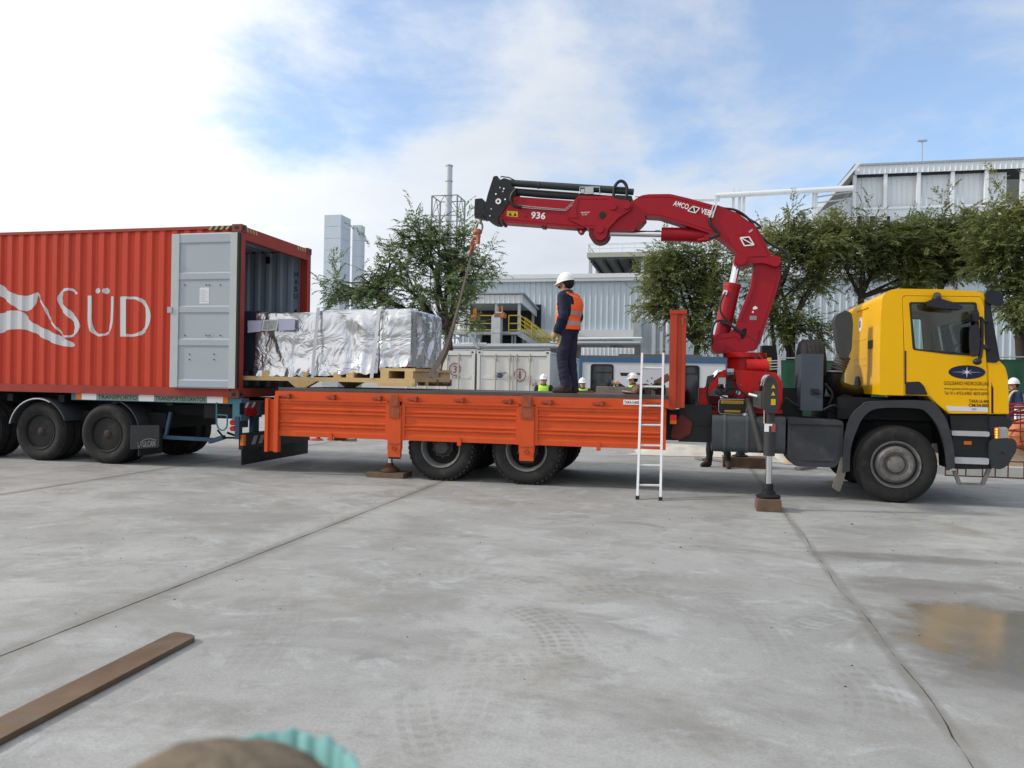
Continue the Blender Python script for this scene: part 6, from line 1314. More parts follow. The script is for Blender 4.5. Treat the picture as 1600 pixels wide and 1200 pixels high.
fm = side_sheet(lambda c: YW - .012 - c, 'side_panel', CONTR, zb_r, zt_r); side_sheet(lambda c: YW - .016 - c, 'side_lining', CIN, zb_r, zt_r); side_sheet(lambda c: CY + .016 + c, 'side_lining', CIN, zb_r, zt_r)
for y0, y1 in ((CY, CY + .06), (YW - .06, YW)):
    m = MB(); m.box(CX0 + .18, CX1 - .18, y0, y1, zt_r, CZ1 - .02, .006); m.build('top_rail', CONTD, box)
    m = MB(); m.box(CX0 + .18, CX1 - .18, y0 - .002, y1 + .03 if y0 == CY else y1, CZ0 + .02, zb_r, .008); m.build('bottom_rail', CONTD, box)
for y0, y1, s_ in ((CY, CY + .14, -1), (YW - .14, YW, 1)):
    for xx in (CX1, CX0 + .17):
        m = MB(); m.box(xx - .16, xx - .012, y0, y1, CZ0 + .12, CZ1 - .12, .012); m.build('corner_post', CONTD, box)
        for z in (CZ0, CZ1 - .118):
            m = MB(); m.box(xx - .178, xx, y0 - .004 if s_ < 0 else y1 - .158, y0 + .158 if s_ < 0 else y1 + .004, z, z + .118, .012)
            m.mi = 1; yy = y0 - .006 if s_ < 0 else y1 + .006; m.prism([(p[0], p[1]) for p in rrect(xx - .13, xx - .05, z + .03, z + .09, .02, 3)], yy, yy + .004 * s_ * -1 + (.002 if s_ < 0 else -.002)); m.prism([(p[0], p[1]) for p in rrect((y0 + y1) / 2 - .035, (y0 + y1) / 2 + .035, z + .03, z + .09, .02, 3)], xx - .002, xx + .003, 'x')
            m.build('corner_casting', [mat('casting_brown_red', (.20, .045, .03), .6, var=.2, dirt=(.09, .05, .035), dirt_amt=.3), BLKM], box)
m = MB(); m.box(CX1 - .10, CX1 - .015, CY + .14, YW - .14, CZ1 - .24, CZ1 - .02, .01); m.build('door_header', CONTD, box)
m = MB(); m.box(CX1 - .12, CX1 - .01, CY + .14, YW - .14, CZ0 + .015, CZ0 + .16, .01); m.build('door_sill', CONTD, box)
m = MB(); m.box(CX0 + .16, CX1 - .12, CY + .09, YW - .06, CZ0 + .12, CZ0 + .165); m.build('floor', PLY, box)
m = MB(); vs = []; n = int(12.0 / .209)
for i in range(n):
    for o, dz in ((0, 0), (.09, 0), (.105, .02), (.19, .02)): x = CX0 + .16 + i * .209 + o; vs += [(x, CY + .06, CZ1 - .06 + dz), (x, YW - .06, CZ1 - .06 + dz)]
m.poly(vs, [(2 * i, 2 * i + 2, 2 * i + 3, 2 * i + 1) for i in range(len(vs) // 2 - 1)]); m.build('roof_panel', CIN, box, smooth=0)
m = MB(); m.box(CX0 + .02, CX0 + .06, CY + .14, YW - .14, CZ0 + .1, CZ1 - .1); m.build('end_wall', CONTR, box)
# lashing eyes inside
m = MB()
for x in (CX1 - .9, CX1 - 1.5): m.box(x - .035, x + .035, YW - .10, YW - .055, 3.82, 3.95, .01)
m.build('lashing_eye', BLKM, box)['kind'] = 'stuff'
# vertical code on the far inner wall
xl_, zl_ = P(459.5, 472, YW - .06); zt_ = P(459.5, 424, YW - .06)[1]
for i, ch in enumerate('HASU 40'):
    if ch == ' ': continue
    zz = zt_ - .105 - i * .145; text('inside_code', ch, BLACKP, box, (xl_, YW - .062, zz), w=.07, h=.095, bold=.01)
# hazard stripes
HY = mat('hazard_yellow', (.40, .32, .13), .5, var=.15)
m = MB()
for k in range(4): x = CX1 - .62 + k * .105; m.prism([(x, CZ1 - .085), (x + .05, CZ1 - .085), (x + .09, CZ1 - .024), (x + .04, CZ1 - .024)], CY - .004, CY - .0005)
for y0 in (CY + .19, YW - .52):
    for k in range(4): y = y0 + k * .09; m.prism([(y, CZ1 - .10), (y + .045, CZ1 - .10), (y + .02, CZ1 - .024), (y - .025, CZ1 - .024)], CX1 - .014, CX1 - .010, 'x')
m.build('hazard_stripes', HY, box)['kind'] = 'stuff'
m = MB()
for k in range(4): x = CX1 - .565 + k * .105; m.prism([(x, CZ1 - .085), (x + .05, CZ1 - .085), (x + .09, CZ1 - .024), (x + .04, CZ1 - .024)], CY - .0035, CY - .0003)
m.build('hazard_stripes', BLACKP, box)['kind'] = 'stuff'
# open door laid along the side
yd0 = CY - .075
xa, xb_ = P(269, 480, CY - .05)[0], P(371, 480, CY - .05)[0]; zA, zB = P(320, 606, CY - .05)[1], P(320, 365, CY - .05)[1]
dm_ = mat('door_grey_paint', (.36, .395, .425), .45, var=.04, vscale=2, dirt=(.24, .25, .25), dirt_amt=.08)
m = MB(); m.box(xa + .02, xb_ - .02, yd0 + .012, yd0 + .05, zA + .02, zB - .02); door = m.build('container_door', dm_, box)
for x0, x1 in ((xa, xa + .145), (xb_ - .125, xb_)): m = MB(); m.box(x0, x1, yd0 - .012, yd0 + .055, zA, zB, .008); m.build('door_stile', mat('door_stile_grey', (.44, .46, .46), .45, var=.05, dirt=(.3, .3, .28), dirt_amt=.1), door)
for z0, z1 in ((zB - .16, zB - .003), (P(320, 438, CY)[1], P(320, 427, CY)[1]), (P(320, 489.5, CY)[1], P(320, 479, CY)[1]), (P(320, 541, CY)[1], P(320, 530, CY)[1]), (zA + .003, zA + .13)):
    m = MB(); m.prism([(yd0 + .013, z0 - .012), (yd0 - .004, z0 + .012), (yd0 - .004, z1 - .012), (yd0 + .013, z1 + .012)], xa + .146, xb_ - .126, 'x'); m.build('door_rib', dm_, door)
m = MB()
for py in (374, 446, 524.5, 553.5, 562, 600):
    for px in ((293, 326, 331, 348) if py not in (553.5, 562) else (300, 338)):
        p = V(px, py, CY); m.cyl((p.x, yd0 + .002, p.z), (p.x, yd0 + .013, p.z), .011, n=6)
m.build('rivets', DGREY, door)['kind'] = 'stuff'
a, b = V(315.5, 475, CY), V(330.5, 450, CY); m = MB(); m.box(a.x, b.x, yd0 + .009, yd0 + .0115, a.z, b.z); pp = m.build('paper_notice', mat('paper_white', (.66, .67, .68), .7, var=.04), door)
m = MB()
for k in range(9): m.box(a.x + .015, b.x - .02 - .03 * (k % 3), yd0 + .0075, yd0 + .0085, a.z + .03 + k * .024, a.z + .037 + k * .024)
m.build('paper_print', mat('faint_print', (.40, .42, .45), .7, var=0), pp)['kind'] = 'stuff'
a, b = V(264.5, 489, CY - .05), V(272, 480, CY - .05); m = MB(); m.box(a.x, b.x, yd0 - .03, yd0 + .03, a.z, b.z, .01); m.build('door_stay', dm_, door)
m = MB(); m.box(xb_, xb_ + .035, yd0 - .01, yd0 + .05, zA, zB, .006); m.build('door_gasket', mat('gasket_black_green', (.018, .022, .016), .7, var=.2), door)
for z in (1.6, 2.3, 3.0, 3.7): m = MB(); m.cyl((CX1 - .02, CY - .02, z), (CX1 - .02, CY - .02, z + .14), .022, n=10); m.box(CX1 - .06, CX1 - .02, CY - .03, CY + .01, z + .02, z + .12); m.build('hinge', CONTD, box)
# lettering that follows the corrugation
def conform(bm, name, mt, parent, lift=.003):
    xs = [v.co.x for v in bm.verts]
    bmesh.ops.triangulate(bm, faces=bm.faces[:])
    for x in corr_breaks(min(xs), max(xs)):
        bmesh.ops.bisect_plane(bm, geom=bm.verts[:] + bm.edges[:] + bm.faces[:], plane_co=(x, 0, 0), plane_no=(1, 0, 0))
    for v in bm.verts: v.co.y = CY + .012 + corr(v.co.x) - lift
    m = MB(); m.bm.free(); m.bm = bm; return m.build(name, mt, parent, smooth=0)
def pc(x, y): return P(x / 3., 330 + y / 3., CY + .02)
def ribbon(bm, l, ws, k=8):
    p = catmull([(x, y, 0) for x, y in l], k); n = len(p); m_ = len(l) - 1; vs = []
    for i, q in enumerate(p):
        t = p[min(i + 1, n - 1)] - p[max(i - 1, 0)]; nn = Vector((-t.y, t.x, 0)).normalized(); f = i / (n - 1) * m_; j = min(int(f), m_ - 1); w = ws[j] + (ws[j + 1] - ws[j]) * (f - j)
        for s_ in (-1, 1): a = q + nn * w / 2 * s_; x, z = pc(a.x, a.y); vs.append(bm.verts.new((x, 0, z)))
    for i in range(n - 1): bm.faces.new((vs[2 * i], vs[2 * i + 1], vs[2 * i + 3], vs[2 * i + 2]))
def fillpoly(bm, l, k=0):
    p = catmull([(x, y, 0) for x, y in l + [l[0]]], k) if k else [Vector((x, y, 0)) for x, y in l]
    if k: p = p[:-1]
    tr = geometry.tessellate_polygon([p]); vs = [bm.verts.new((pc(q.x, q.y)[0], 0, pc(q.x, q.y)[1])) for q in p]
    for t in tr:
        try: bm.faces.new([vs[i] for i in t])
        except ValueError: pass
def ring_poly(bm, outer, inner):
    tr = geometry.tessellate_polygon([[Vector((x, y, 0)) for x, y in outer], [Vector((x, y, 0)) for x, y in inner]]); al = outer + inner; vs = [bm.verts.new((pc(x, y)[0], 0, pc(x, y)[1])) for x, y in al]
    for t in tr:
        try: bm.faces.new([vs[i] for i in t])
        except ValueError: pass
CPRINT = mat('container_print_white', (.58, .585, .58), .55, var=.08, vscale=3, dirt=(.40, .25, .22), dirt_amt=.10, streak=True)
bm = bmesh.new(); ribbon(bm, [(364, 388), (345, 372), (318, 366), (290, 378), (278, 408), (290, 445), (322, 480), (352, 510), (364, 540), (352, 572), (326, 586), (298, 586)], [10, 11, 12, 16, 20, 24, 28, 28, 22, 14, 10, 8]); conform(bm, 'side_letter', CPRINT, box)
bm = bmesh.new(); ribbon(bm, [(422, 396), (422, 450), (422, 520), (432, 560), (458, 579), (484, 579), (512, 562), (524, 525), (528, 460), (529, 400)], [17, 17, 17, 17, 13, 11, 11, 11, 11, 11])
for cx_ in (458, 496): fillpoly(bm, [(cx_ + 15 * math.cos(t), 373 + 14 * math.sin(t)) for t in [2 * math.pi * k / 18 for k in range(18)]])
conform(bm, 'side_letter', CPRINT, box)
bm = bmesh.new()
def bowl(cx, rx, yt, yb, n=14): return [(cx + rx * math.sin(math.pi * k / n), (yt + yb) / 2 - (yb - yt) / 2 * math.cos(math.pi * k / n)) for k in range(n + 1)]
ring_poly(bm, [(558, 400)] + bowl(628, 80, 400, 588) + [(558, 588)], [(592, 412)] + bowl(622, 64, 412, 576) + [(592, 576)]); conform(bm, 'side_letter', CPRINT, box)
bm = bmesh.new(); fillpoly(bm, [(-60, 322), (0, 342), (40, 372), (75, 390), (115, 396), (150, 392), (173, 379), (170, 410), (163, 440), (148, 462), (118, 468), (85, 460), (55, 440), (25, 415), (0, 398), (-60, 370)], 3); conform(bm, 'side_emblem', CPRINT, box)
bm = bmesh.new(); fillpoly(bm, [(-60, 492), (0, 480), (50, 466), (98, 468), (125, 492), (155, 523), (200, 546), (250, 570), (297, 593), (325, 610), (353, 624), (345, 635), (310, 634), (270, 626), (215, 602), (165, 572), (120, 556), (70, 553), (30, 560), (-60, 590)], 3); conform(bm, 'side_emblem', CPRINT, box)
bm = bmesh.new(); ribbon(bm, [(173, 382), (190, 415), (212, 455), (226, 495), (262, 545), (290, 575), (302, 592), (296, 604)], [6, 8, 9, 10, 9, 8, 9, 4]); conform(bm, 'side_emblem', CPRINT, box)

# ------------------------------------------------------------------ trailer
TY = CY + .05
trl = thing('container_trailer', 'dark container trailer with teal rear frame carrying the red container', 'trailer', (CX1 - 4, 1.2, 0))
xw2, xw1 = P(165, 678, TY)[0], P(61, 675, TY)[0]; stp = xw2 - xw1
for x in (xw2, xw1, xw1 - stp):
    wheel_group(x, .52, TY, -1, 'trailer', True, R=.522, lugs=False, root=trl, w=.27); wheel_group(x, .52, CY + 2.38, 1, 'trailer', True, R=.522, lugs=False, root=trl, w=.27)
    m = MB(); m.cyl((x, TY + .2, .52), (x, CY + 2.2, .52), .08, n=12); m.build('axle', CHDARK, trl)
for y in (.75, 1.65): m = MB(); m.box(CX0, CX1 - .05, y, y + .12, .86, 1.19); m.build('chassis_beam', CHDARK, trl)
m = MB()
for x in [CX1 - .3 - k * 1.1 for k in range(11)]: m.box(x - .06, x + .06, CY + .12, CY + 2.3, 1.05, 1.18)
m.box(xw1 - stp - .8, xw2 + .9, .5, 2.0, .62, .9, .03); m.build('cross_member', CHDARK, trl)
m = MB(); m.box(xw1 - stp - .9, xw2 + .7, TY + .7, TY + 1.7, .75, 1.04); m.build('suspension_box', CHDARK, trl)
for cx_, yy in ((xw1, TY),):
    a0 = [(cx_ + .62 * math.cos(math.radians(t)), .53 + .60 * math.sin(math.radians(t))) for t in range(168, 18, -8)]; a1 = [(cx_ + .60 * math.cos(math.radians(t)), .53 + .575 * math.sin(math.radians(t))) for t in range(20, 172, 8)]
    m = MB(); m.prism(a0 + a1, yy - .04, yy + .6); m.build('mudguard', mat('mudguard_grey', (.055, .060, .065), .5, var=.2, dirt=(.11, .10, .09), dirt_amt=.2), trl)
    m = MB(); e0 = [(cx_ + .60 * math.cos(math.radians(t)), .53 + .578 * math.sin(math.radians(t))) for t in range(168, 60, -8)]; m.tube([(x, yy - .045, z) for x, z in e0], .012, 6); m.build('mudguard_edge', STEEL, trl)
a0 = [(xw2 + .60 * math.cos(math.radians(t)), .53 + .60 * math.sin(math.radians(t))) for t in range(88, 10, -8)]; a1 = [(xw2 + .58 * math.cos(math.radians(t)), .53 + .575 * math.sin(math.radians(t))) for t in range(12, 90, 8)]
m = MB(); m.prism(a0 + a1, TY + .1, TY + .62); m.build('mudguard', MATS['mudguard_grey'], trl)
# mud flap with faded print
a, b = V(206, 702, TY + .05), V(252, 664, TY + .05)
m = MB(); m.box(xw2 + .64, xw2 + .665, TY + .02, TY + .62, .16, .62, .004); m.prism(rpoly([(a.x, a.z), (b.x, a.z + .06), (b.x, b.z), (a.x, b.z - .02)], .03), TY - .0, TY + .012); fl = m.build('mud_flap', BLK, trl)
FADE = mat('faded_print', (.16, .16, .155), .7, var=.35, vscale=20)
x0, z0 = P(217, 700, TY); x1, _ = P(243, 700, TY); z1 = P(230, 690, TY)[1]
text('flap_lettering', 'VULCAN', FADE, fl, (x0 + .03, TY - .004, z0 + .01), xd=(1, 0, .12), w=x1 - x0 - .03, h=z1 - z0 - .015, bold=.03)
m = MB(); m.tube(catmull([(x0 - .02, TY - .004, z1 - .01), (x0 + .01, TY - .004, z0), (x0 + .06, TY - .004, z1), ((x0 + x1) / 2 + .05, TY - .004, z1 + .05), (x1 + .01, TY - .004, z1 + .03)], 5), .006, 5); m.build('flap_emblem', FADE, fl)
# reflective side rail
zc0, zc1 = P(250, 627.5, TY)[1], P(250, 617.5, TY)[1]
xR0, xR1 = P(112, 620, TY)[0], P(358, 625, TY)[0]
m = MB(); m.box(xR0 - .02, xR1 + .08, TY + .015, TY + .09, zc0 - .01, zc1 + .012, .006); rl = m.build('side_marker_rail', TEAL, trl)
GPR = mat('green_print_panel', (.22, .29, .25), .6, var=.12)
for pa, pb, mt, nm in ((118, 127, AMBER, 'amber_reflector'), (127.2, 150, WHITE, 'white_reflector'), (150.3, 216, GPR, 'rail_panel'), (216.3, 240, WHITE, 'white_reflector'), (240.3, 323, GPR, 'rail_panel'), (323.3, 348, WHITE, 'white_reflector'), (348.2, 356, AMBER, 'amber_reflector')):
    x0 = P(pa, 620, TY)[0]; x1 = P(pb, 620, TY)[0]; m = MB(); m.box(x0, x1, TY + .006, TY + .0145, zc0, zc1); o = m.build(nm, mt, rl)
    if nm == 'rail_panel':
        tx = 'TRANSPORTO' if pa < 200 else 'TRANSPORTES-SANTOS'
        text('rail_lettering', tx, BLACKP, o, (x0 + .03, TY + .004, zc0 + .018), w=x1 - x0 - .06, h=zc1 - zc0 - .036, bold=.01)
# teal rear post, loop, guard
a, b = V(357, 657, TY), V(373, 612, TY)
m = MB(); m.box(CX1 - .13, CX1 + .03, TY - .02, TY + .22, a.z + .0, CZ0 - .006, .008); m.build('rear_post', TEAL, trl)
m = MB(); m.tube([V(*q, TY) for q in ((338.5, 629), (338.5, 662), (341, 669), (345, 672), (350, 672), (354, 668), (355, 662), (355, 648))], .013, 7); m.tube([V(338.5, 648, TY), V(355, 649, TY)], .011, 7); m.build('rope_loop', TEAL, trl)
a, b = V(359.5, 674, TY - .02), V(367, 656, TY - .02); zm = (a.z + b.z) / 2
m = MB(); m.cyl(((a.x + b.x) / 2, TY - .03, zm + .05), ((a.x + b.x) / 2, TY + .02, zm + .05), .048, n=18, bev=.006); m.cyl(((a.x + b.x) / 2, TY - .03, zm - .05), ((a.x + b.x) / 2, TY + .02, zm - .05), .044, n=18, bev=.006); m.build('tail_lamp', REDL, trl)
m = MB(); m.bar(V(256, 683, TY + .1), V(332, 687, TY + .1), .05, .06, bev=.006); m.bar(V(259, 683, TY + .1), V(267, 644, TY + .1), .05, .05, bev=.006); m.bar(V(328, 690, TY + .1), V(350, 683, TY + .1), .1, .07, bev=.008); m.build('side_guard', CHBLUE, trl)
m = MB(); x = P(330, 640, TY + .1)[0]; m.box(CX1 - .75, CX1 - .1, TY + .1, TY + .55, .85, 1.16, .02); m.build('rear_box', CHDARK, trl)
m = MB(); m.tube([V(355, 676, TY), V(366, 680, TY + .1), V(372, 676, TY + .2)], .02, 7); m.tube([V(340, 672, TY + .3), V(350, 684, TY + .3), V(368, 684, TY + .3)], .018, 7); m.build('rear_hook', CHDARK, trl)
# rear beam (faces the lorry)
XR = CX1 + .03
def yz(px, py): return Q(px, py, XR)
y1_, z1_ = yz(416, 640); PLG = mat('dusty_grey_beam', (.15, .15, .145), .7, var=.2, dirt=(.07, .065, .06), dirt_amt=.25)
zt0 = yz(373, 627)[1]; zb0 = yz(373, 651)[1]
m = MB(); m.box(XR - .08, XR, TY + .1, CY + 2.36, zb0, zt0, .01); rb = m.build('rear_beam', PLG, trl)
m = MB(); m.box(XR + .001, XR + .01, yz(374, 640)[0], yz(381, 640)[0], zb0 + .03, zt0 - .03); m.build('beam_pad', BLKM, rb)
RW = mat('reflector_pale_red', (.30, .03, .03), .4, var=.1)
for k in range(4):
    ya = yz(382.5 + k * 5.2, 630)[0]; dy = yz(385.5 + k * 5.2, 630)[0] - ya; z0, z1 = zb0 + (zt0 - zb0) * .56, zt0 - .025
    m = MB(); m.prism([(ya, z0), (ya + dy, z0), (ya + dy + .07, z1), (ya + .07, z1)], XR + .001, XR + .004, 'x'); m.build('reflector_stripe', WHITE if k % 2 == 0 else RW, rb)
for px in (386.5, 395.5): y, z = yz(px, 644); m = MB(); m.cyl((XR + .001, y, z), (XR + .03, y, z), .075, n=20, bev=.008); m.build('tail_lamp', REDL, rb)
y, z = yz(411, 638); m = MB(); m.box(XR + .001, XR + .02, y - .06, y + .06, z - .1, z + .1, .01); m.build('beam_bracket', DGREY, rb)
for px, w in ((402, .09), (378, .05)): y, z = yz(px, 660); m = MB(); m.box(XR - .1, XR - .02, y - w, y + w, .52, zb0 - .002, .01); m.build('bumper_hanger', CHBLUE, trl)
m = MB(); m.box(XR - .12, XR - .1, yz(380, 660)[0], yz(396, 660)[0], zb0 - .2, zb0 - .02); m.build('number_plate', mat('dirty_plate', (.10, .10, .09), .6, var=.3), trl)
zu1, zu0 = yz(390, 676)[1], yz(390, 701)[1]
m = MB(); m.box(XR - .06, XR + .02, TY + .02, CY + 2.4, zu0, zu1, .03, 2); ub = m.build('underrun_bar', BLKM, trl)
y, z = yz(384.5, 687); m = MB(); m.box(XR - .03, XR + .03, TY + .014, TY + .09, z - .09, z + .09, .015); m.build('end_lamp', AMBER, ub)
for k in range(2):
    ya = yz(391 + k * 11, 687)[0]; dy = .12; m = MB(); m.prism([(ya, zu0 + .07), (ya + dy, zu0 + .07), (ya + dy + .08, zu1 - .06), (ya + .08, zu1 - .06)], XR + .021, XR + .024, 'x'); m.build('reflector_stripe', mat('reflector_dull', (.42, .40, .39), .5, var=.1), ub)
zf0, zf1 = yz(388, 725)[1], zu0 + .03
m = MB(); m.box(XR - .02, XR - .004, TY + .03, CY + 2.38, zf0, zf1, .003); rf = m.build('rear_flap', BLK, trl)
y0_, _ = yz(407, 712); y1_ = yz(461, 700)[0]
text('flap_lettering', 'CASTRO', mat('flap_print_dark', (.055, .055, .053), .7, var=.3, vscale=20), rf, (XR - .002, y0_ + .35, (zf0 + .10)), xd=(0, 1, 0), w=y1_ - y0_ - .35, h=.15, bold=.03)
m = MB(); m.tube([(XR - .002, y0_ + .18 + .17 * math.cos(t), zf0 + .17 + .10 * math.sin(t)) for t in [math.radians(a) for a in range(40, 320, 20)]], .012, 5); m.build('flap_emblem', MATS['flap_print_dark'], rf)
# ------------------------------------------------------------------ the load: timber skid and foil wrapped machine, hanging in the sling
YN, YF = .30, 2.30
skid = thing('timber_skid', 'pale new timber skid under the foil wrapped load, half out of the container', 'pallet', (-9, 1.3, 1.44))
def plank(x0, x1, y0, y1, z0, z1, bev=.006, mt=WOOD, nm='plank'): m = MB(); m.box(x0, x1, y0, y1, z0, z1, bev); return m.build(nm, mt, skid)
xa = P(377, 594, YN)[0] - 1.2; xe, zb = P(645, 604, YN); _, zt = P(600, 589, YN); zm = P(600, 597, YN)[1]
zlow = zb
z_l1, z_l0 = P(480, 589, YN)[1], P(480, 597.5, YN)[1]
for k, y in enumerate((YN, 1.25, YF - .10)):
    m = MB(); m.box(xa, xe - (.0 if k else .0), y, y + .10, z_l0 + .02, z_l1, .006); m.build('runner', WOOD, skid)
# tapered blocks under the runner
for px in (470,):
    x = P(px, 600, YN)[0]; zl_ = P(px, 605.5, YN)[1]
    m = MB(); m.prism([(x - .24, z_l0 + .02), (x - .10, zl_), (x + .08, zl_), (x + .28, z_l0 + .02)], YN + .004, YN + .12); m.prism([(x - .24, z_l0 + .02), (x - .10, zl_), (x + .08, zl_), (x + .28, z_l0 + .02)], YF - .12, YF); m.build('wedge_block', WOOD, skid)
for f0, f1 in ((P(590, 600, YN)[0], xe),):
    m = MB(); m.box(f0, f1, YN - .01, YN + .09, zlow, z_l0 + .018, .006); m.build('end_runner', WOOD, skid); m = MB(); m.box(f0, f1, YF - .09, YF + .01, zlow, z_l0 + .018, .006); m.build('end_runner', WOOD, skid)
zp1, zp0 = P(640, 575.5, YN)[1], P(640, 580, YN)[1]
for k in range(6):
    y = YN + .02 + k * .335; plank(P(592, 580, YN)[0], xe + .03, y, y + .30, zp0, zp1)
for px in (594, 632): x = P(px, 585, YN)[0]; m = MB(); m.box(x, x + .14, YN + .01, YF - .01, z_l1 + .001, zp0 - .001, .006); m.build('bearer', WOOD, skid)
for px in (408, 470, 520, 540):
    x = P(px, 585, YN)[0]; m = MB(); m.box(x, x + .13, YN + .02, YF - .02, z_l1 + .001, z_l1 + .085, .006); m.build('bearer', WOOD, skid)
# end boards across, seen from the open end
for y in (YN + .0, YN + .55, YN + 1.1, YF - .12): m = MB(); m.box(xe + .001, xe + .03, y, y + .12, zlow + .01, z_l1, .006); m.build('end_block', WOODO if y > 1 else WOOD, skid)
m = MB(); m.box(xe - .10, xe + .028, YN + .1, YF, z_l1 - .05, z_l1 + .0, .006); m.build('end_board', WOOD, skid)
# foil wrapped machine: three adjoining boxes under crumpled foil
FOIL = bpy.data.materials.new('crumpled_foil'); FOIL.use_nodes = True
def _foil():
    nt = FOIL.node_tree; N = nt.nodes; L = nt.links; b = N['Principled BSDF']; b.inputs['Metallic'].default_value = .92; b.inputs['Base Color'].default_value = (.62, .625, .64, 1); b.inputs['Roughness'].default_value = .20
    tc = N.new('ShaderNodeTexCoord'); n1 = N.new('ShaderNodeTexNoise'); n1.inputs['Scale'].default_value = 2.1; n1.inputs['Detail'].default_value = 3; n1.inputs['Roughness'].default_value = .5; n1.inputs['Distortion'].default_value = 1.6; L.new(tc.outputs['Object'], n1.inputs['Vector'])
    bp = N.new('ShaderNodeBump'); bp.inputs['Strength'].default_value = .75; bp.inputs['Distance'].default_value = .09; L.new(n1.outputs['Fac'], bp.inputs['Height'])
    n2 = N.new('ShaderNodeTexNoise'); n2.inputs['Scale'].default_value = 45; n2.inputs['Detail'].default_value = 3; L.new(tc.outputs['Object'], n2.inputs['Vector']); b2 = N.new('ShaderNodeBump'); b2.inputs['Strength'].default_value = .05; b2.inputs['Distance'].default_value = .01; L.new(n2.outputs['Fac'], b2.inputs['Height']); L.new(bp.outputs[0], b2.inputs['Normal']); L.new(b2.outputs[0], b.inputs['Normal'])
    r = N.new('ShaderNodeMapRange'); L.new(n1.outputs['Fac'], r.inputs[0]); r.inputs[1].default_value = .35; r.inputs[2].default_value = .7; r.inputs[3].default_value = .20; r.inputs[4].default_value = .38; L.new(r.outputs[0], b.inputs['Roughness'])
_foil()
yf0, yf1 = .42, 2.02
load = thing('foil_wrapped_machine', 'large machine wrapped in crumpled silver foil on the timber skid', 'wrapped load', (-8.6, 1.25, z_l1))
def foil_box(px0, px1, ptop0, ptop1, pbot0, pbot1, seed, ya=yf0, yb=yf1, sag=.03, flare=0.):
    r = random.Random(seed); x0, zt0 = P(px0, ptop0, ya); x1, zt1 = P(px1, ptop1, ya); zb0 = P(px0, pbot0, ya)[1]; zb1 = P(px1, pbot1, ya)[1]
    nx, ny, nz = max(10, int((x1 - x0) / .035)), 34, 26
    folds = []
    for _ in range(20):     # sharp creases: (face, point, direction, depth, width)
        folds.append((r.choice('fffer'), r.random(), r.random(), r.uniform(-1, 1), r.uniform(.012, .045), r.uniform(.025, .07)))
    m = MB()
    def top(u, v): 
        z = zt0 + (zt1 - zt0) * u; s_ = math.sin(math.pi * u) * math.sin(math.pi * v); return z - sag * s_ * .6 + .03 * noise.noise(Vector((u * 5, v * 5, seed)))* s_ - .035 * max(0, 1 - min(u, 1 - u, v, 1 - v) * 14) ** 2
    def disp(face, s, t):
        d = .026 * noise.noise(Vector((s * 1.8, t * 2.0, seed * 3 + ord(face)))) + .006 * noise.noise(Vector((s * 5., t * 6., seed * 5 + ord(face)))) + .018 * abs(noise.noise(Vector((s * 1.5 + t * 1.8, t * 2.2 - s * .8, seed + ord(face))))) ** .6
        for f, a, b, k, dep, w in folds:
            if f != face: continue
            q = (s - a * 1.6) + k * (t - b) * 1.2; q2 = q + .06 * math.sin(t * 5 + b * 9); d += dep * math.exp(-(q2 / w) ** 2) * (1 if b > .3 else -.8)
        return d
    def P3(face, a, b):
        if face in 'fb':    # near / far wall: a along x, b up
            y = ya if face == 'f' else yb; x = x0 + (x1 - x0) * a; zb_ = zb0 + (zb1 - zb0) * a; zt_ = top(a, 0. if face == 'f' else 1.); z = zb_ + (zt_ - zb_) * b
            edge = min(1, min(a, 1 - a) * 12) * min(1, (1 - b) * 8); skirt = max(0, .14 - b) * 1.4 * abs(noise.noise(Vector((a * 6, 0, seed)))) + flare * max(0, .3 - b)
            d = disp('f' if face == 'f' else 'b', (x - x0), z) * edge + skirt; zl = z - (.05 * noise.noise(Vector((a * 9, 3, seed))) if b < .02 else 0)
            return Vector((x, y - d if face == 'f' else y + d, zl))
        if face in 'er':    # right / left end: a along y, b up
            x = x1 if face == 'e' else x0; y = ya + (yb - ya) * a; zb_ = zb1 if face == 'e' else zb0; zt_ = top(1. if face == 'e' else 0., a); z = zb_ + (zt_ - zb_) * b
            edge = min(1, min(a, 1 - a) * 12) * min(1, (1 - b) * 8); d = (disp(face, y - ya, z) * 1.2 + .02 * math.sin(a * 22 + 3 * noise.noise(Vector((0, b * 3, seed))))) * edge
            return Vector((x + d if face == 'e' else x - d, y, z))
        x = x0 + (x1 - x0) * a; y = ya + (yb - ya) * b; return Vector((x, y, top(a, b) + .015 * noise.noise(Vector((x * 4, y * 4, seed)))))
    def grid(face, na, nb):
        vs = [P3(face, i / na, j / nb) for i in range(na + 1) for j in range(nb + 1)]; m.poly(vs, [(i * (nb + 1) + j, (i + 1) * (nb + 1) + j, (i + 1) * (nb + 1) + j + 1, i * (nb + 1) + j + 1) for i in range(na) for j in range(nb)])
    grid('f', nx, nz); grid('b', nx, nz); grid('e', ny, nz); grid('r', ny, nz); grid('t', nx, ny)
    return m.build('foil_cover', FOIL, load, smooth=48, merge=.004)
foil_box(400, 499, 486.5, 487, 588, 588, 3, flare=.22)
foil_box(497, 593, 483.5, 482, 588, 583, 7, flare=.1)
foil_box(594, 642.5, 482.5, 481, 574.5, 573.5, 12)
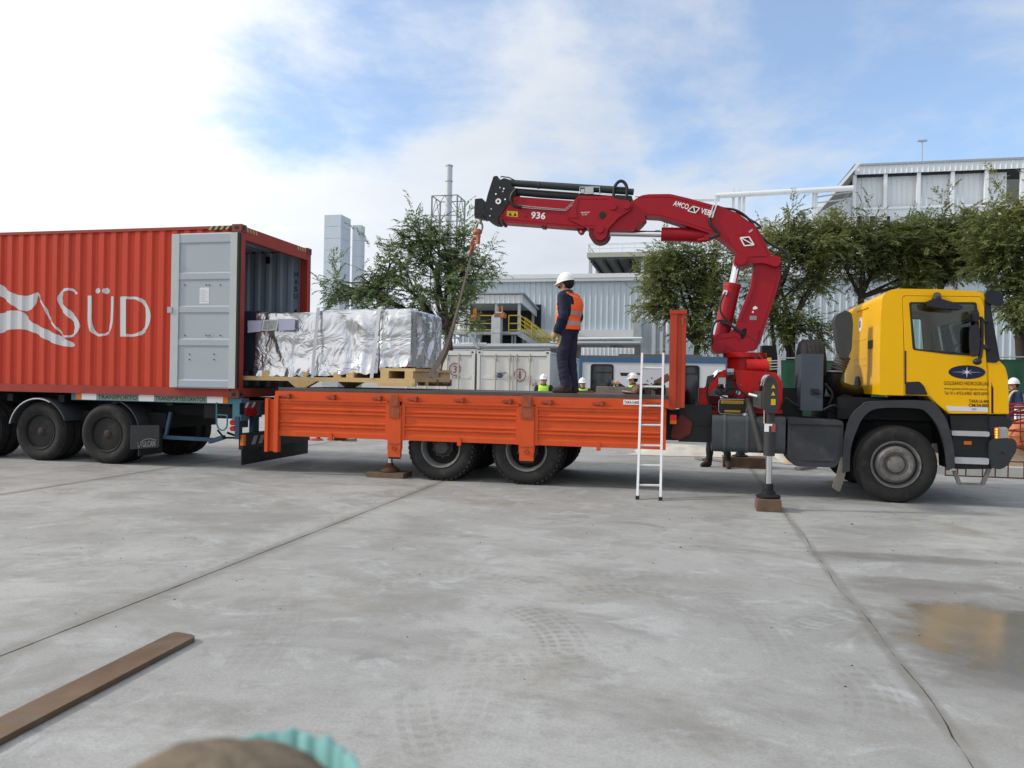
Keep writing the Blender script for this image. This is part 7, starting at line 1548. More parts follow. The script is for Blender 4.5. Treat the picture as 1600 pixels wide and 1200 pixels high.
# straps round the load
STR = mat('pale_strap', (.58, .58, .60), .55, var=.08)
for pt, pb in ((497.5, 491.5), (593, 583.5)):
    a, b = V(pt, 481, yf0 - .045), V(pb, 591, yf0 - .05); b.y = YN - .01; m = MB(); w = .030
    mid = a.lerp(b, .5) + Vector((.01, -.03, 0)); a2 = a + Vector((0, .05, .015)); a3 = Vector((a.x, yf1, a2.z)); path = [b, mid, a, a2, Vector((a.x, (yf0 + yf1) / 2, a2.z + .02)), a3, Vector((b.x, yf1 + .06, b.z))]
    vs = []
    for p in path: vs += [p + Vector((-w, 0, 0)), p + Vector((w, 0, 0))]
    m.poly(vs, [(2 * i, 2 * i + 1, 2 * i + 3, 2 * i + 2) for i in range(len(path) - 1)]); m.build('strap', STR, load, smooth=0)
PAP = mat('lilac_paper', (.50, .49, .62), .7, var=.04); PHO = mat('photo_sheet', (.35, .37, .36), .5, var=.5, vscale=18)
xL, _ = P(400, 500, yf0); yy = yf0 - .075
def sheet(l, mt, nm, y):
    m = MB(); q = [P(x, yq, y) for x, yq in l]; m.prism(q, y, y + .003); return m.build(nm, mt, load)
sheet([(435, 498.5), (461, 498), (460.5, 515.5), (435.5, 517)], PAP, 'paper_label', yy)
o = sheet([(411, 500), (435, 499), (432, 516), (408, 517)], mat('photo_border', (.62, .62, .60), .6, var=.03), 'photo_label', yy - .004); sheet([(413, 501), (433, 500.5), (430, 514.5), (410.5, 515.5)], PHO, 'photo_print', yy - .006).parent = o
sheet([(387, 501), (410, 500.5), (407, 518), (387, 520)], PAP, 'paper_label', yy - .001)
# dark machine end inside the container
m = MB(); x0, zt_ = P(384, 486, yf0 + .1); x1 = P(401, 486, yf0 + .1)[0]; m.box(x0 - .9, x1 + .05, yf0 + .12, yf1 - .1, z_l1 + .09, zt_, .03); m.build('dark_wrapping', mat('dark_violet_film', (.045, .042, .065), .35, var=.2, vscale=5, bump=.4, bscale=8), load)

# ------------------------------------------------------------------ hook, chain and sling
sl = thing('lifting_sling', 'rusty hook with chain and brown webbing sling running down to the skid end', 'sling', V(747, 345, DC))
HK = mat('hook_steel', (.30, .24, .20), .45, metal=.5, var=.25, vscale=20); HKR = mat('copper_red_link', (.34, .12, .075), .5, metal=.4, var=.3, vscale=15)
def link_ring(c, up, w, h, r, mt, nm, n=18, face='y'):
    m = MB(); up = Vector(up).normalized(); sd = Vector((0, 1, 0)) if face == 'x' else up.cross(Vector((0, 1, 0))).normalized(); m.tube([Vector(c) + sd * (w / 2 * math.cos(t)) + up * (h / 2 * math.sin(t)) for t in [2 * math.pi * k / n for k in range(n)]], r, 8, closed=True); return m.build(nm, mt, sl)
p0 = V(*c3([(157, 300)])[0], DC - .03); m = MB(); m.tube([p0 + Vector((0, 0, .06)), V(*c3([(153, 318)])[0], DC - .03), V(*c3([(148, 330)])[0], DC - .03)], [.028, .026, .022], 8); m.build('swivel_shank', HK, sl)
p1 = V(*c3([(146, 347)])[0], DC - .03); link_ring(p1, (.15, 0, 1), .11, .19, .019, HK, 'master_link')
p2 = V(*c3([(138, 368)])[0], DC - .03); m = MB(); m.ell(p2, (.085, .05, .06), 14, 8); m.build('hook_eye', HKR, sl)
p3 = V(*c3([(130, 395)])[0], DC - .03)
m = MB(); m.tube(catmull([p2, p2 + Vector((.02, 0, -.07)), p3 + Vector((.045, 0, .0)), p3 + Vector((.035, 0, -.10)), p3 + Vector((-.03, 0, -.10)), p3 + Vector((-.05, 0, -.03))], 5), [.04] * 8 + [.035] * 10 + [.02] * 8, 8); m.build('hook', HKR, sl)
p4 = V(*c3([(122, 420)])[0], DC - .03); link_ring(p4, (.2, 0, 1), .10, .20, .022, HKR, 'chain_link'); link_ring(p4 + Vector((-.05, .0, -.14)), (.25, 0, 1), .06, .17, .02, HKR, 'chain_link', face='x')
m = MB(); m.ell(V(*c3([(139, 432)])[0], DC - .06), (.03, .03, .03), 10, 8); m.build('white_tag', WHITE, sl)
def webbing(l, ws, nm='webbing'):
    m = MB(); pth = [Vector(p) for p in l]; n = len(pth); vs = []
    for i, p in enumerate(pth):
        t = (pth[min(i + 1, n - 1)] - pth[max(i - 1, 0)]).normalized(); s_ = t.cross(Vector((0, 1, 0))).normalized(); f = i / (n - 1) * (len(ws) - 1); j = min(int(f), len(ws) - 2); w = ws[j] + (ws[j + 1] - ws[j]) * (f - j)
        for a, b in ((-1, -1), (1, -1), (1, 1), (-1, 1)): vs.append(p + s_ * (w / 2 * a) + Vector((0, .012 * b, 0)))
    fs = [(i * 4 + k, i * 4 + (k + 1) % 4, (i + 1) * 4 + (k + 1) % 4, (i + 1) * 4 + k) for i in range(n - 1) for k in range(4)]; m.poly(vs, fs); return m.build(nm, ROPE, sl)
e = V(697, 547, 1.0); s0 = V(740, 386, DC - .03)
webbing(catmull([s0, V(731, 420, 1.2), V(715, 482, 1.1), V(701, 530, 1.0), V(690, 556, .75), V(671, 590, .45)], 6), [.024, .027, .032, .04, .06, .085, .095])
webbing(catmull([V(738, 392, DC + .06), V(718, 470, 1.7), V(702, 540, 2.2), V(689, 572, YF + .04), V(688, 600, YF + .05)], 6), [.025, .03, .04, .06, .07])
m = MB(); q = V(675, 578, .45); m.box(q.x - .1, q.x + .16, .3, .42, q.z - .12, q.z - .05, .02); m.build('edge_protector', ROPE, sl)

# ------------------------------------------------------------------ ladder
lad = thing('ladder', 'bare aluminium ladder leaning on the orange drop side', 'ladder', (-3.4, -.6, 0))
bl_, br_ = Vector((*G(996, 780), 0)), Vector((*G(1032, 782), 0)); 
def on_plane(px, py):
    """point on the leaning plane y = y0 + k z"""
    y0 = (bl_.y + br_.y) / 2; k = (-.055 - y0) / 1.33; r = ray(px, py); o = EYE - O
    t = (y0 + k * o.z - o.dot(TV)) / (r.dot(TV) - k * r.z); p = EYE + r * t - O; return Vector((p.dot(TU), p.dot(TV), p.z))
for b, t in (((996, 780), (1003.5, 553)), ((1032, 781), (1036.5, 553))):
    m = MB(); m.bar(on_plane(*b) + Vector((0, 0, .02)), on_plane(*t), .032, .062, up=(0, 1, .5), bev=.004); m.build('stile', ALU, lad); m = MB(); p = on_plane(*b); m.box(p.x - .024, p.x + .024, p.y - .04, p.y + .04, .0, .05, .008); m.build('rubber_foot', BLK, lad)
for y in (575, 604, 634, 664, 696, 727, 758):
    f = (780 - y) / (780 - 553); m = MB(); m.cyl(on_plane(996 + 7.5 * f + 1, y), on_plane(1032 + 4.5 * f - 1, y + .5), .016, n=10); m.build('rung', ALU, lad)

# ------------------------------------------------------------------ outrigger pads and things on the ground
def single(name, m, mt, base, label, cat, group=None, **k): o = m.build(name, mt, None, base=base, **k); return tag(o, label, cat, group)
def rough_box(x0, x1, y0, y1, z0, z1, seed, j=.015, bev=.03):
    m = MB(); m.box(x0, x1, y0, y1, z0, z1, bev, 2); r = random.Random(seed)
    for v in m.bm.verts: v.co += Vector((r.uniform(-j, j), r.uniform(-j, j), r.uniform(-j, j) if v.co.z > z0 + .02 else 0))
    return m
x, y = -1.775, -1.15
single('timber_pad', rough_box(x - .145, x + .145, y - .2, y + .2, 0, .16, 4, bev=.055), mat('worn_pad_wood', (.135, .085, .058), .85, var=.35, vscale=9, bump=.5, bscale=20), (x, y, 0), 'worn brown timber block under the near outrigger foot', 'timber block')
single('timber_pad', rough_box(-1.85 - .26, -1.85 + .62, 3.85, 4.3, 0, .19, 5, bev=.02), WOODO, (-1.7, 4.08, 0), 'long dark timber block under the far outrigger foot', 'timber block')
single('timber_pad', rough_box(-7.43 - .32, -7.43 + .30, .02, .42, 0, .085, 6, .006, .01), WOODO, (-7.43, .22, 0), 'flat weathered board under the rear stabiliser foot', 'timber block')
# crumpled tarpaulins
TARP = mat('off_white_tarpaulin', (.50, .47, .41), .75, var=.12, vscale=4, dirt=(.28, .23, .17), dirt_amt=.2, bump=.25, bscale=14)
def tarp(cx, cy, rx, ry, h, seed, label, mt=TARP, n=40):
    vs = []; m = MB()
    for i in range(n + 1):
        for j in range(n + 1):
            u, v = i / n * 2 - 1, j / n * 2 - 1; e = 1 + .22 * noise.noise(Vector((u * 1.4, v * 1.4, seed))); rr = min(1, (abs(u) ** 3 + abs(v) ** 3) ** .333)
            z = h * (1 - rr ** 2.2) * (.45 + .9 * abs(noise.noise(Vector((u * 2.2, v * 2.2, seed + 5)))) + .5 * noise.ridged_multi_fractal(Vector((u * 1.7, v * 1.7, seed)), 1., 2., 3, 1., 2.) * .5) + .008
            vs.append((cx + u * rx * e, cy + v * ry * e, max(.006, z)))
    m.poly(vs, [(i * (n + 1) + j, (i + 1) * (n + 1) + j, (i + 1) * (n + 1) + j + 1, i * (n + 1) + j + 1) for i in range(n) for j in range(n)])
    return single('tarpaulin', m, mt, (cx, cy, 0), label, 'tarpaulin', smooth=30)
gx, gy = G(1180, 716); tarp(gx + .1, gy, .75, .9, .30, 2, 'crumpled off white tarpaulin behind the far outrigger block')
gx, gy = G(1078, 708); tarp(gx, gy, 1.3, 1.0, .20, 9, 'flattened pale tarpaulin below the orange headboard')
gx, gy = G(1248, 724); tarp(gx + .1, gy, .42, .4, .20, 12, 'small tan canvas heap to the right of the far outrigger', mat('tan_canvas', (.36, .27, .18), .8, var=.2, vscale=5, bump=.3))
gx, gy = G(1280, 716); tarp(gx + .1, gy + .4, .5, .6, .16, 15, 'low whitish cloth heap under the battery box')
m = MB(); a, b = Vector((*G(1246, 735), .03)), Vector((*G(1272, 731), .03)); m.bar(a, b, .12, .05, bev=.005); single('timber_offcut', m, WOODG, a, 'grey timber offcut lying beside the tan canvas', 'timber')
m = MB(); a, b = Vector((*G(1088, 718), .03)), Vector((*G(1100, 720), .03)); m.bar(a, b, .10, .04, bev=.005); m.bar(a + Vector((.2, .1, 0)), Vector((*G(1148, 726), .03)), .06, .03, bev=.004); single('timber_offcut', m, WOODG, a, 'thin timber batten on the ground by the operator boots', 'timber')
gx, gy = G(494, 688); m = MB(); m.lathe([(.0, .05), (.12, .05), (.16, .03), (.19, .0)], (gx, gy, .0), 'z', 20); m.ell((gx + .05, gy, .06), (.06, .05, .04), 10, 6); single('red_lid', m, mat('red_lid', (.40, .03, .025), .5, var=.15), (gx, gy, 0), 'small red lid lying on the ground behind the bed', 'lid')
for k, (px, py, L_) in enumerate(((528, 688, .25), (545, 689, .18))):
    gx, gy = G(px, py); m = rough_box(gx - L_, gx + L_, gy - .1, gy + .1, 0, .06, 20 + k, .01, .01); single('wood_scrap', m, WOODG, (gx, gy, 0), ('longer grey wood scrap right of the red lid', 'short grey wood scrap further right of the red lid')[k], 'wood scrap')
# steel bar in the foreground
a0, a1 = Vector((*G(305, 1003), 0)), Vector((*G(0, 1166), 0)); b0 = Vector((*G(268, 998), 0))
du = (a1 - a0).normalized(); dn = Vector((-du.y, du.x, 0)); dn = dn if dn.dot(b0 - a0) > 0 else -dn; w = .175; L_ = 2.6; th_ = .032
def rp(l, s_): return a0 + du * l + dn * s_
ol = [rp(.012, .0), rp(-.012, .012), rp(-.03, .05), rp(-.045, w - .03), rp(-.035, w - .008), rp(-.01, w), rp(L_, w), rp(L_, 0)]
m = MB(); m.prism([(p.x, p.y) for p in ol], .004, th_, 'z', bev=.004); single('steel_bar', m, mat('brown_mill_steel', (.135, .088, .048), .36, metal=.35, var=.45, vscale=4, wear=(.05, .036, .026, .9), dirt=(.17, .16, .145), dirt_amt=.35, dscale=3, bump=.10, bscale=30), a0, 'long flat rusty steel bar lying at the lower left on the concrete', 'steel bar')

# ------------------------------------------------------------------ loose stuff on the bed
ZD = 1.40
m = MB(); a, b = P(897, 604, 1.6)[0], P(985, 604, 1.6)[0]; rb_ = rough_box(P(932, 604, 1.8)[0], b + .35, 1.75, 1.95, ZD, P(940, 604, 1.8)[1] + .0, 31, .006, .012); single('timber_beam', rb_, WOODG, (a, 1.85, ZD), 'long grey timber beam lying on the bed behind the standing man', 'timber')
m = rough_box(P(903, 610, 1.2)[0], P(927, 610, 1.2)[0], 1.2, 1.36, ZD, ZD + .035, 33, .006, .012); single('timber_beam', m, mat('reddish_board', (.20, .095, .075), .8, var=.25, vscale=10, bump=.2), (P(915, 610, 1.2)[0], 1.28, ZD), 'short reddish timber piece just right of the standing man on the bed', 'timber')
def lump(name, px0, px1, ptop, d, seed, mt, label, cat, ry=.18, zb_=ZD, flat=1.):
    x0, z1 = P(px0, ptop, d); x1 = P(px1, ptop, d)[0]; m = MB(); m.ell(((x0 + x1) / 2, d, zb_ + (z1 - zb_) * .45), ((x1 - x0) / 2, ry, (z1 - zb_) * .58), 22, 14)
    for v in m.bm.verts:
        q = v.co * 4.0 + Vector((seed, 0, 0)); v.co += Vector((noise.noise(q), noise.noise(q + Vector((9, 0, 0))), noise.noise(q + Vector((0, 9, 0))))) * .05 * flat; v.co.z = max(v.co.z, zb_)
    return single(name, m, mt, ((x0 + x1) / 2, d, zb_), label, cat, smooth=60)
SACK = mat('jute_sack', (.36, .30, .23), .9, var=.2, vscale=12, bump=.5, bscale=50)
lump('sack', 985, 1002, 599, .85, 4, SACK, 'beige sack standing left of the ladder on the bed', 'sack')
lump('sack', 971, 992, 611, .6, 9, SACK, 'flat pale sack lying at the bed edge left of the ladder', 'sack', .2)
lump('rope_heap', 991, 1003, 604, .55, 11, mat('brown_rope', (.17, .10, .07), .9, var=.3, bump=.6, bscale=25), 'brown rope heap behind the left ladder stile', 'rope')
for k, (a, b, t, d, lb) in enumerate(((1008, 1017, 608, .45, 'small dark timber chock between the ladder stiles'), (1024, 1040, 606, .7, 'dark timber chock beside the right ladder stile'), (1000, 1012, 603, 1.0, 'dark timber chock behind the left ladder stile'))):
    x0, z1 = P(a, t, d); x1 = P(b, t, d)[0]; single('timber_chock', rough_box(x0, x1, d, d + .2, ZD, z1, 40 + k, .006, .015), mat('dark_oily_wood', (.06, .052, .045), .8, var=.3, vscale=10, bump=.2), (x0, d, ZD), lb, 'timber chock')
m = MB(); m.tube(catmull([V(1001, 606, .7), V(1008, 602, .8), V(1018, 605, .7), V(1026, 600, .8), V(1036, 604, .8)], 5), .03, 8); m.tube(catmull([V(1003, 610, .6), V(1014, 604, .7), V(1024, 608, .6), V(1038, 603, .7)], 5), .028, 8); single('chain_sling', m, mat('dark_chain', (.09, .07, .055), .6, metal=.4, var=.4, vscale=30), V(1015, 612, .7), 'dark chain sling heaped between the ladder stiles on the bed', 'chain')
m = MB(); a = V(1024, 601, 1.4); b = V(1046, 588, 1.4); m.bar(a, b, .05, .12, bev=.006); single('timber_prop', m, WOODO, (a.x, 1.4, ZD), 'brown board leaning on the headboard behind the ladder', 'timber')
m = MB(); m.box(P(1000, 610, 2.1)[0], P(1046, 610, 2.1)[0], 2.05, 2.12, ZD, ZD + .11, .008); single('timber_beam', m, WOODG, (-4, 2.1, ZD), 'straight grey board along the far edge of the bed', 'timber')
lump('tool_bag', 1068, 1088, 611, .6, 17, mat('black_bag', (.015, .015, .016), .8, var=.3, bump=.4), 'black bag on the lorry frame behind the headboard', 'bag', .2, zb_=1.07)

# ------------------------------------------------------------------ right edge: kerb, rebar, bank
KE = mat('kerb_concrete', (.45, .45, .43), .8, var=.15, vscale=4, dirt=(.25, .24, .22), dirt_amt=.2)
ky = G(1580, 745)[1]; kg = bpy.data.objects.new('kerb', None); COL.objects.link(kg); kg.location = wl((0, ky, 0)); kg.rotation_euler = (0, 0, -YAW); kg['kind'] = 'structure'; reg(kg, (0, ky, 0))
for i in range(10): x = 1.5 + i * 1.0; m = MB(); m.box(x, x + .985, ky + .0, ky + .22, 0, .17, .02); m.build('kerb_stone', KE, kg, kind='structure')
m = MB(); n = 50; vs = []
for i in range(n + 1):
    for j in range(9): xx = 1.5 + 10 * i / n; yy = ky + .225 + j * .45; vs.append((xx, yy, .10 + .25 * min(1, j / 3) + .10 * noise.noise(Vector((xx * 1.5, yy * 1.5, 0)))))
m.poly(vs, [(i * 9 + j, (i + 1) * 9 + j, (i + 1) * 9 + j + 1, i * 9 + j + 1) for i in range(n) for j in range(8)]); m.build('earth_bank', mat('tan_earth', (.27, .20, .14), .9, var=.3, vscale=5, bump=.5, bscale=18), None, base=(5, ky, 0), kind='structure')
RB = mat('red_rebar', (.22, .030, .035), .6, metal=.2, var=.35, vscale=8)
rf_ = thing('rebar_grid', 'low rusty rebar grid standing in front of the kerb', 'rebar grid', (3, ky - .25, 0))
yg = ky - .3; z0 = P(1560, 749, yg)[1]; x0 = P(1476, 740, yg)[0]
for z in (max(.012, z0), .30): m = MB(); m.tube([(x0, yg, z), (x0 + 5, yg, z)], .012, 6); m.build('long_bar', RUST, rf_)
for px in (1477, 1496, 1509, 1535, 1555, 1575, 1600, 1625): x = P(px, 740, yg)[0]; m = MB(); m.tube([(x, yg, max(.012, z0)), (x, yg, .30)], .012, 6); m.build('cross_bar', RUST, rf_)
r = random.Random(5); yc = 5.75; gxa = P(1568, 680, yc)[0]
rc = thing('rebar_cage', 'tangle of dark red reinforcing bars right of the cab nose', 'rebar', (gxa + 1.5, yc, .2))
m = MB()
for k in range(46):
    a = Vector((gxa + r.uniform(-.35, .4), yc + r.uniform(-.6, .6), .35 + r.uniform(0, .95))); b = a + Vector((r.uniform(1.2, 3.2), r.uniform(-.5, .5), r.uniform(-.28, .28))); m.tube(catmull([a, a.lerp(b, .5) + Vector((0, 0, r.uniform(-.1, .15))), b], 4), .014, 5)
m.build('bars', RB, rc)['kind'] = 'stuff'
m = MB()
for k in range(16):
    c = Vector((gxa + .1 + k * .16, yc + r.uniform(-.2, .2), .85 + r.uniform(-.08, .08))); s_ = .33
    m.tube([c + Vector((r.uniform(-.03, .03), -s_, -s_)), c + Vector((0, s_, -s_)), c + Vector((0, s_, s_)), c + Vector((0, -s_, s_))], .010, 5, closed=True)
m.build('stirrups', RB, rc)['kind'] = 'stuff'
yb_ = yc - .3; a = V(1586, 708, yb_); m = MB(); m.ell((P(1612, 0, yb_)[0], yb_, .70), (.26, .25, .30), 18, 12)
for v in m.bm.verts: v.co += Vector((1, 1, 1)) * .06 * noise.noise(v.co * 5)
single('orange_sack', m, mat('orange_sack', (.50, .18, .08), .8, var=.2, vscale=8, bump=.3), (P(1612, 0, yb_)[0], yb_, .3), 'faded orange sack among the red reinforcing bars', 'sack')
m = MB(); a, b = V(1588, 640, yc + .9), V(1604, 632, yc + .9); m.box(a.x, b.x + .4, yc + .9, yc + 1.0, a.z - .25, b.z, .01); m.box(a.x + .02, a.x + .06, yc + .92, yc + .98, .2, a.z - .24); single('site_board', m, WHITE, (a.x, yc + .95, .2), 'small white board at the right edge beside the man', 'board')

# ------------------------------------------------------------------ blurred post top at the very bottom of the frame
def post():
    e = EYE; r = ray(338, 1260); t_ = .60 / r.y; c = e + r * t_
    loc = Vector((c.x, c.y, 0)); rel = loc - O; bx, by = rel.dot(TU), rel.dot(TV)
    ztop = (e + ray(338, 1138) * ((c.y + .06) / ray(338, 1138).y)).z
    t = thing('log_post', 'rough brown post top with torn turquoise cloth rim, blurred at the bottom edge', 'post', (bx, by, 0))
    R = .100; rr_ = random.Random(9); prof = [(R * 1.02, 0), (R, .5), (R, ztop - .085), (R * .97, ztop - .05), (R * .86, ztop - .022), (R * .6, ztop - .006), (R * .25, ztop), (.001, ztop)]
    m = MB(); m.lathe(prof, (bx, by, 0), 'z', 64)
    for v in m.bm.verts:
        if v.co.z > .6: v.co += Vector((v.co.x - bx, v.co.y - by, 0)).normalized() * .008 * noise.noise(v.co * 22) + Vector((0, 0, .006 * noise.noise(v.co * 30)))
    m.build('log', mat('rough_brown_log', (.15, .12, .085), .95, var=.45, vscale=45, bump=.6, bscale=90), t, smooth=60)
    m = MB(); n = 70; vs = []
    for k in range(n + 1):
        a = math.radians(5 + 112 * k / n); w = R * 1.04 + .003 + .002 * noise.noise(Vector((k * .25, 4, 2)))
        env = math.sin(math.pi * min(1, max(0, k / n))) ** .5
        zt = ztop - .036 + env * (.014 + .008 * noise.noise(Vector((k * .22, 0, 2))))
        for z in (ztop - .45, ztop - .1, zt): vs.append((bx + (w + (.006 if z == zt else 0)) * math.cos(a - YAW * 0), by + (w + .006) * math.sin(a), z))
    m.poly(vs, [(3 * i + j, 3 * i + 3 + j, 3 * i + 4 + j, 3 * i + 1 + j) for i in range(n) for j in range(2)]); o = m.build('cloth_rim', mat('turquoise_cloth', (.17, .37, .36), .8, var=.2, vscale=30), t, smooth=60)
    s_ = o.modifiers.new('thick', 'SOLIDIFY'); s_.thickness = .004
post()
# ------------------------------------------------------------------ people
SKIN = mat('skin', (.42, .22, .15), .55, var=.08); NAVY = mat('navy_jacket', (.014, .018, .038), .8, var=.25, vscale=9, bump=.2, bscale=14); TROU = mat('navy_trousers', (.022, .021, .045), .85, var=.25, vscale=8, bump=.25, bscale=12)
BOOT = mat('brown_boot', (.045, .030, .024), .7, var=.3, vscale=14); GLOVE = mat('leather_glove', (.36, .27, .13), .75, var=.25, vscale=18); HAIR = mat('dark_hair', (.012, .010, .009), .8, var=.2)
HELM = mat('white_helmet', (.78, .78, .77), .3, var=.03, coat=.3); VORA = mat('orange_vest', (.85, .13, .03), .7, var=.1, vscale=9, bump=.2, bscale=14, emit=None); VGRN = mat('lime_vest', (.42, .75, .06), .7, var=.1, vscale=9, bump=.2, bscale=14); REFL = mat('grey_reflective_tape', (.30, .31, .31), .4, var=.08)
DKG2 = mat('dark_green_jacket', (.018, .030, .022), .8, var=.25); GRYJ = mat('dark_jacket', (.020, .021, .024), .8, var=.25)
LENS = mat('glasses', (.05, .05, .055), .1, var=0); EYEM = mat('dark_eye', (.02, .015, .012), .3, var=0)
def person(label, base, face, pose, height=1.75, voxel=.013, top=NAVY, legs=TROU, vest=None, hand=SKIN, helmet=True, boots=BOOT, brim_dark=False, vest_mode='full', glasses=False, extra_tilt=0., bulk=1.):
    """face: heading in the site frame (radians, 0 = +x). pose: dict of joints in body axes (forward, left, up) for a 1.75 m figure"""
    k = height / 1.75; t = thing('person', label, 'person', base); ca, sa = math.cos(face), math.sin(face)
    B = Vector(base)
    def W(p): return Vector((B.x + k * (p[0] * ca - p[1] * sa), B.y + k * (p[0] * sa + p[1] * ca), B.z + k * p[2]))
    J = dict(hipL=(0, .095, .92), hipR=(0, -.095, .92), kneeL=(.03, .10, .50), kneeR=(.02, -.10, .50), ankL=(-.02, .10, .09), ankR=(-.03, -.10, .09), toeL=(.15, .115, .035), toeR=(.14, -.115, .035),
             shL=(0, .19, 1.43), shR=(0, -.19, 1.43), elL=(-.02, .245, 1.14), elR=(-.02, -.245, 1.14), wrL=(.06, .25, .89), wrR=(.06, -.25, .89), hdL=(.085, .25, .80), hdR=(.085, -.25, .80), pel=(0, 0, .97), waist=(0.01, 0, 1.12), chest=(.0, 0, 1.33), neck=(.0, 0, 1.49), head=(.025, 0, 1.615))
    J.update(pose)
    prims = []   # (a, b, ra, rb, flattening (fwd scale), material index)
    SKI, TOP, LEG, BOO, HND = 0, 1, 2, 3, 4
    def cap(a, b, ra, rb, mi): q_ = bulk if mi in (1, 2) else 1.; prims.append((Vector(J[a]) if isinstance(a, str) else Vector(a), Vector(J[b]) if isinstance(b, str) else Vector(b), ra * q_, rb * q_, mi))
    for s_ in 'LR':
        cap('hip' + s_, 'knee' + s_, .100, .075, LEG); cap('knee' + s_, 'ank' + s_, .076, .064, LEG); cap('ank' + s_, 'toe' + s_, .062, .045, BOO); a = Vector(J['ank' + s_]); cap(a + Vector((-.035, 0, -.045)), Vector(J['toe' + s_]) + Vector((-.02, 0, 0)), .048, .045, BOO)
        cap('sh' + s_, 'el' + s_, .078, .062, TOP); cap('el' + s_, 'wr' + s_, .062, .047, TOP)
        w, h = Vector(J['wr' + s_]), Vector(J['hd' + s_]); dv = (h - w).normalized(); sd = 1 if s_ == 'L' else -1
        cap(w, h, .036, .042, HND); lat = dv.cross(Vector((0, 1, 0))).normalized() if abs(dv.y) < .9 else Vector((1, 0, 0)); inn = lat.cross(dv)
        for i, (o, ln) in enumerate(((-.030, .062), (-.010, .072), (.011, .068), (.030, .052))):
            p = h + lat * o + dv * .022; q = p + dv * ln * .55 + inn * .008 * -sd; q2 = q + dv * ln * .4 + inn * .026 * -sd; cap(p, q, .0125, .0115, HND); cap(q, q2, .0115, .0095, HND)
        p = w + dv * .03 + lat * .03; q = p + lat * .03 + dv * .035; cap(p, q, .016, .013, HND); cap(q, q + dv * .035 + lat * -.004, .013, .011, HND)
    tors = [('pel', .135, .175), ('waist', .130, .170), ('chest', .138, .195), ]
    cap('neck', 'head', .056, .06, SKI)
    prims_ell = []
    def ell(c, r, mi): prims_ell.append((Vector(c), r, mi))
    hd = Vector(J['head'])
    m = MB()
    idx = []
    # torso loft
    def ring(c, rf, rl, n=20): c = Vector(c); return [W(c + Vector((rf * math.cos(2 * math.pi * i / n) * (1.06 if math.cos(2 * math.pi * i / n) < 0 else 1.), rl * math.sin(2 * math.pi * i / n), 0))) for i in range(n)]
    pel, wa, ch, nk = Vector(J['pel']), Vector(J['waist']), Vector(J['chest']), Vector(J['neck'])
    rings = [(pel + Vector((0, 0, -.12)), .10, .13), (pel + Vector((0, 0, -.06)), .128, .172), (pel, .135, .178), (wa, .132, .172), (ch + Vector((0, 0, -.08)), .138, .185), (ch, .138, .192), (ch + Vector((0, 0, .09)), .122, .188), (nk + Vector((-.005, 0, -.035)), .085, .12), (nk + Vector((-.005, 0, .02)), .068, .072), (nk + Vector((0, 0, .05)), .058, .06)]
    vs = []; fs = []; n = 20
    for c, a, b in rings: vs += ring(c, a * bulk, b * bulk)
    for i in range(len(rings) - 1): fs += [(i * n + q, i * n + (q + 1) % n, (i + 1) * n + (q + 1) % n, (i + 1) * n + q) for q in range(n)]
    fs += [tuple(range(n - 1, -1, -1)), tuple(range((len(rings) - 1) * n, len(rings) * n))]; m.poly(vs, fs)
    for a, b, ra, rb, mi in prims:
        A, Bv = W(a), W(b); d = Bv - A; L_ = d.length; m.tube([A.lerp(Bv, f) for f in (0, .33, .66, 1)], [k * (ra + (rb - ra) * f) for f in (0, .33, .66, 1)], 12); m.ell(A, (ra * k,) * 3, 10, 7); m.ell(Bv, (rb * k,) * 3, 10, 7)
    # head: skull, jaw, nose, ears (body axes rotated to heading)
    tl = extra_tilt
    def hpt(f, l, u): # head-local with nod
        return W(hd + Vector((f * math.cos(tl) + u * math.sin(tl), l, u * math.cos(tl) - f * math.sin(tl))))
    def hell(f, l, u, r):
        c = hpt(f, l, u); mm = MB(); mm.ell((0, 0, 0), r, 18, 12)
        R_ = Matrix.Rotation(face, 3, 'Z') @ Matrix.Rotation(tl, 3, 'Y')
        for v in mm.bm.verts: v.co = c + R_ @ (v.co * k)
        tmp = bpy.data.meshes.new('t'); mm.bm.to_mesh(tmp); mm.bm.free(); m.bm.from_mesh(tmp); bpy.data.meshes.remove(tmp)
    hell(-.01, 0, .045, (.100, .078, .098)); hell(.025, 0, -.035, (.068, .058, .078)); hell(.098, 0, -.012, (.020, .014, .022)); hell(.092, 0, .012, (.012, .010, .03)); hell(.082, 0, -.062, (.016, .026, .011)); hell(.072, 0, -.098, (.022, .028, .018)); hell(.078, 0, .03, (.02, .055, .014))
    for s_ in (-1, 1): hell(-.008, s_ * .078, -.005, (.022, .010, .034))
    body = m.build('body', [SKIN, top, legs, boots, hand], t, smooth=0)
    md = body.modifiers.new('r', 'REMESH'); md.mode = 'VOXEL'; md.voxel_size = voxel; md.use_smooth_shade = True
    sm = body.modifiers.new('s', 'SMOOTH'); sm.factor = .5; sm.iterations = 3
    me = evalmesh(body); body.modifiers.clear(); old = body.data; body.data = me; bpy.data.meshes.remove(old); me.name = 'body'
    me.materials.clear()
    for mt in (SKIN, top, legs, boots, hand): me.materials.append(mt)
    inv = lambda p: Vector(((p.x - (0)) , p.y, p.z))
    RI = Matrix.Rotation(-face, 3, 'Z')
    segs = [(a, b, mi) for a, b, ra, rb, mi in prims if mi != SKI]
    tor = [(pel, wa), (wa, ch), (ch, nk + Vector((0, 0, -.03)))]
    def dist(p, a, b):
        ab = b - a; q = max(0, min(1, (p - a).dot(ab) / max(ab.length_squared, 1e-9))); return (p - a - ab * q).length
    vst = []; pel_z = pel.z
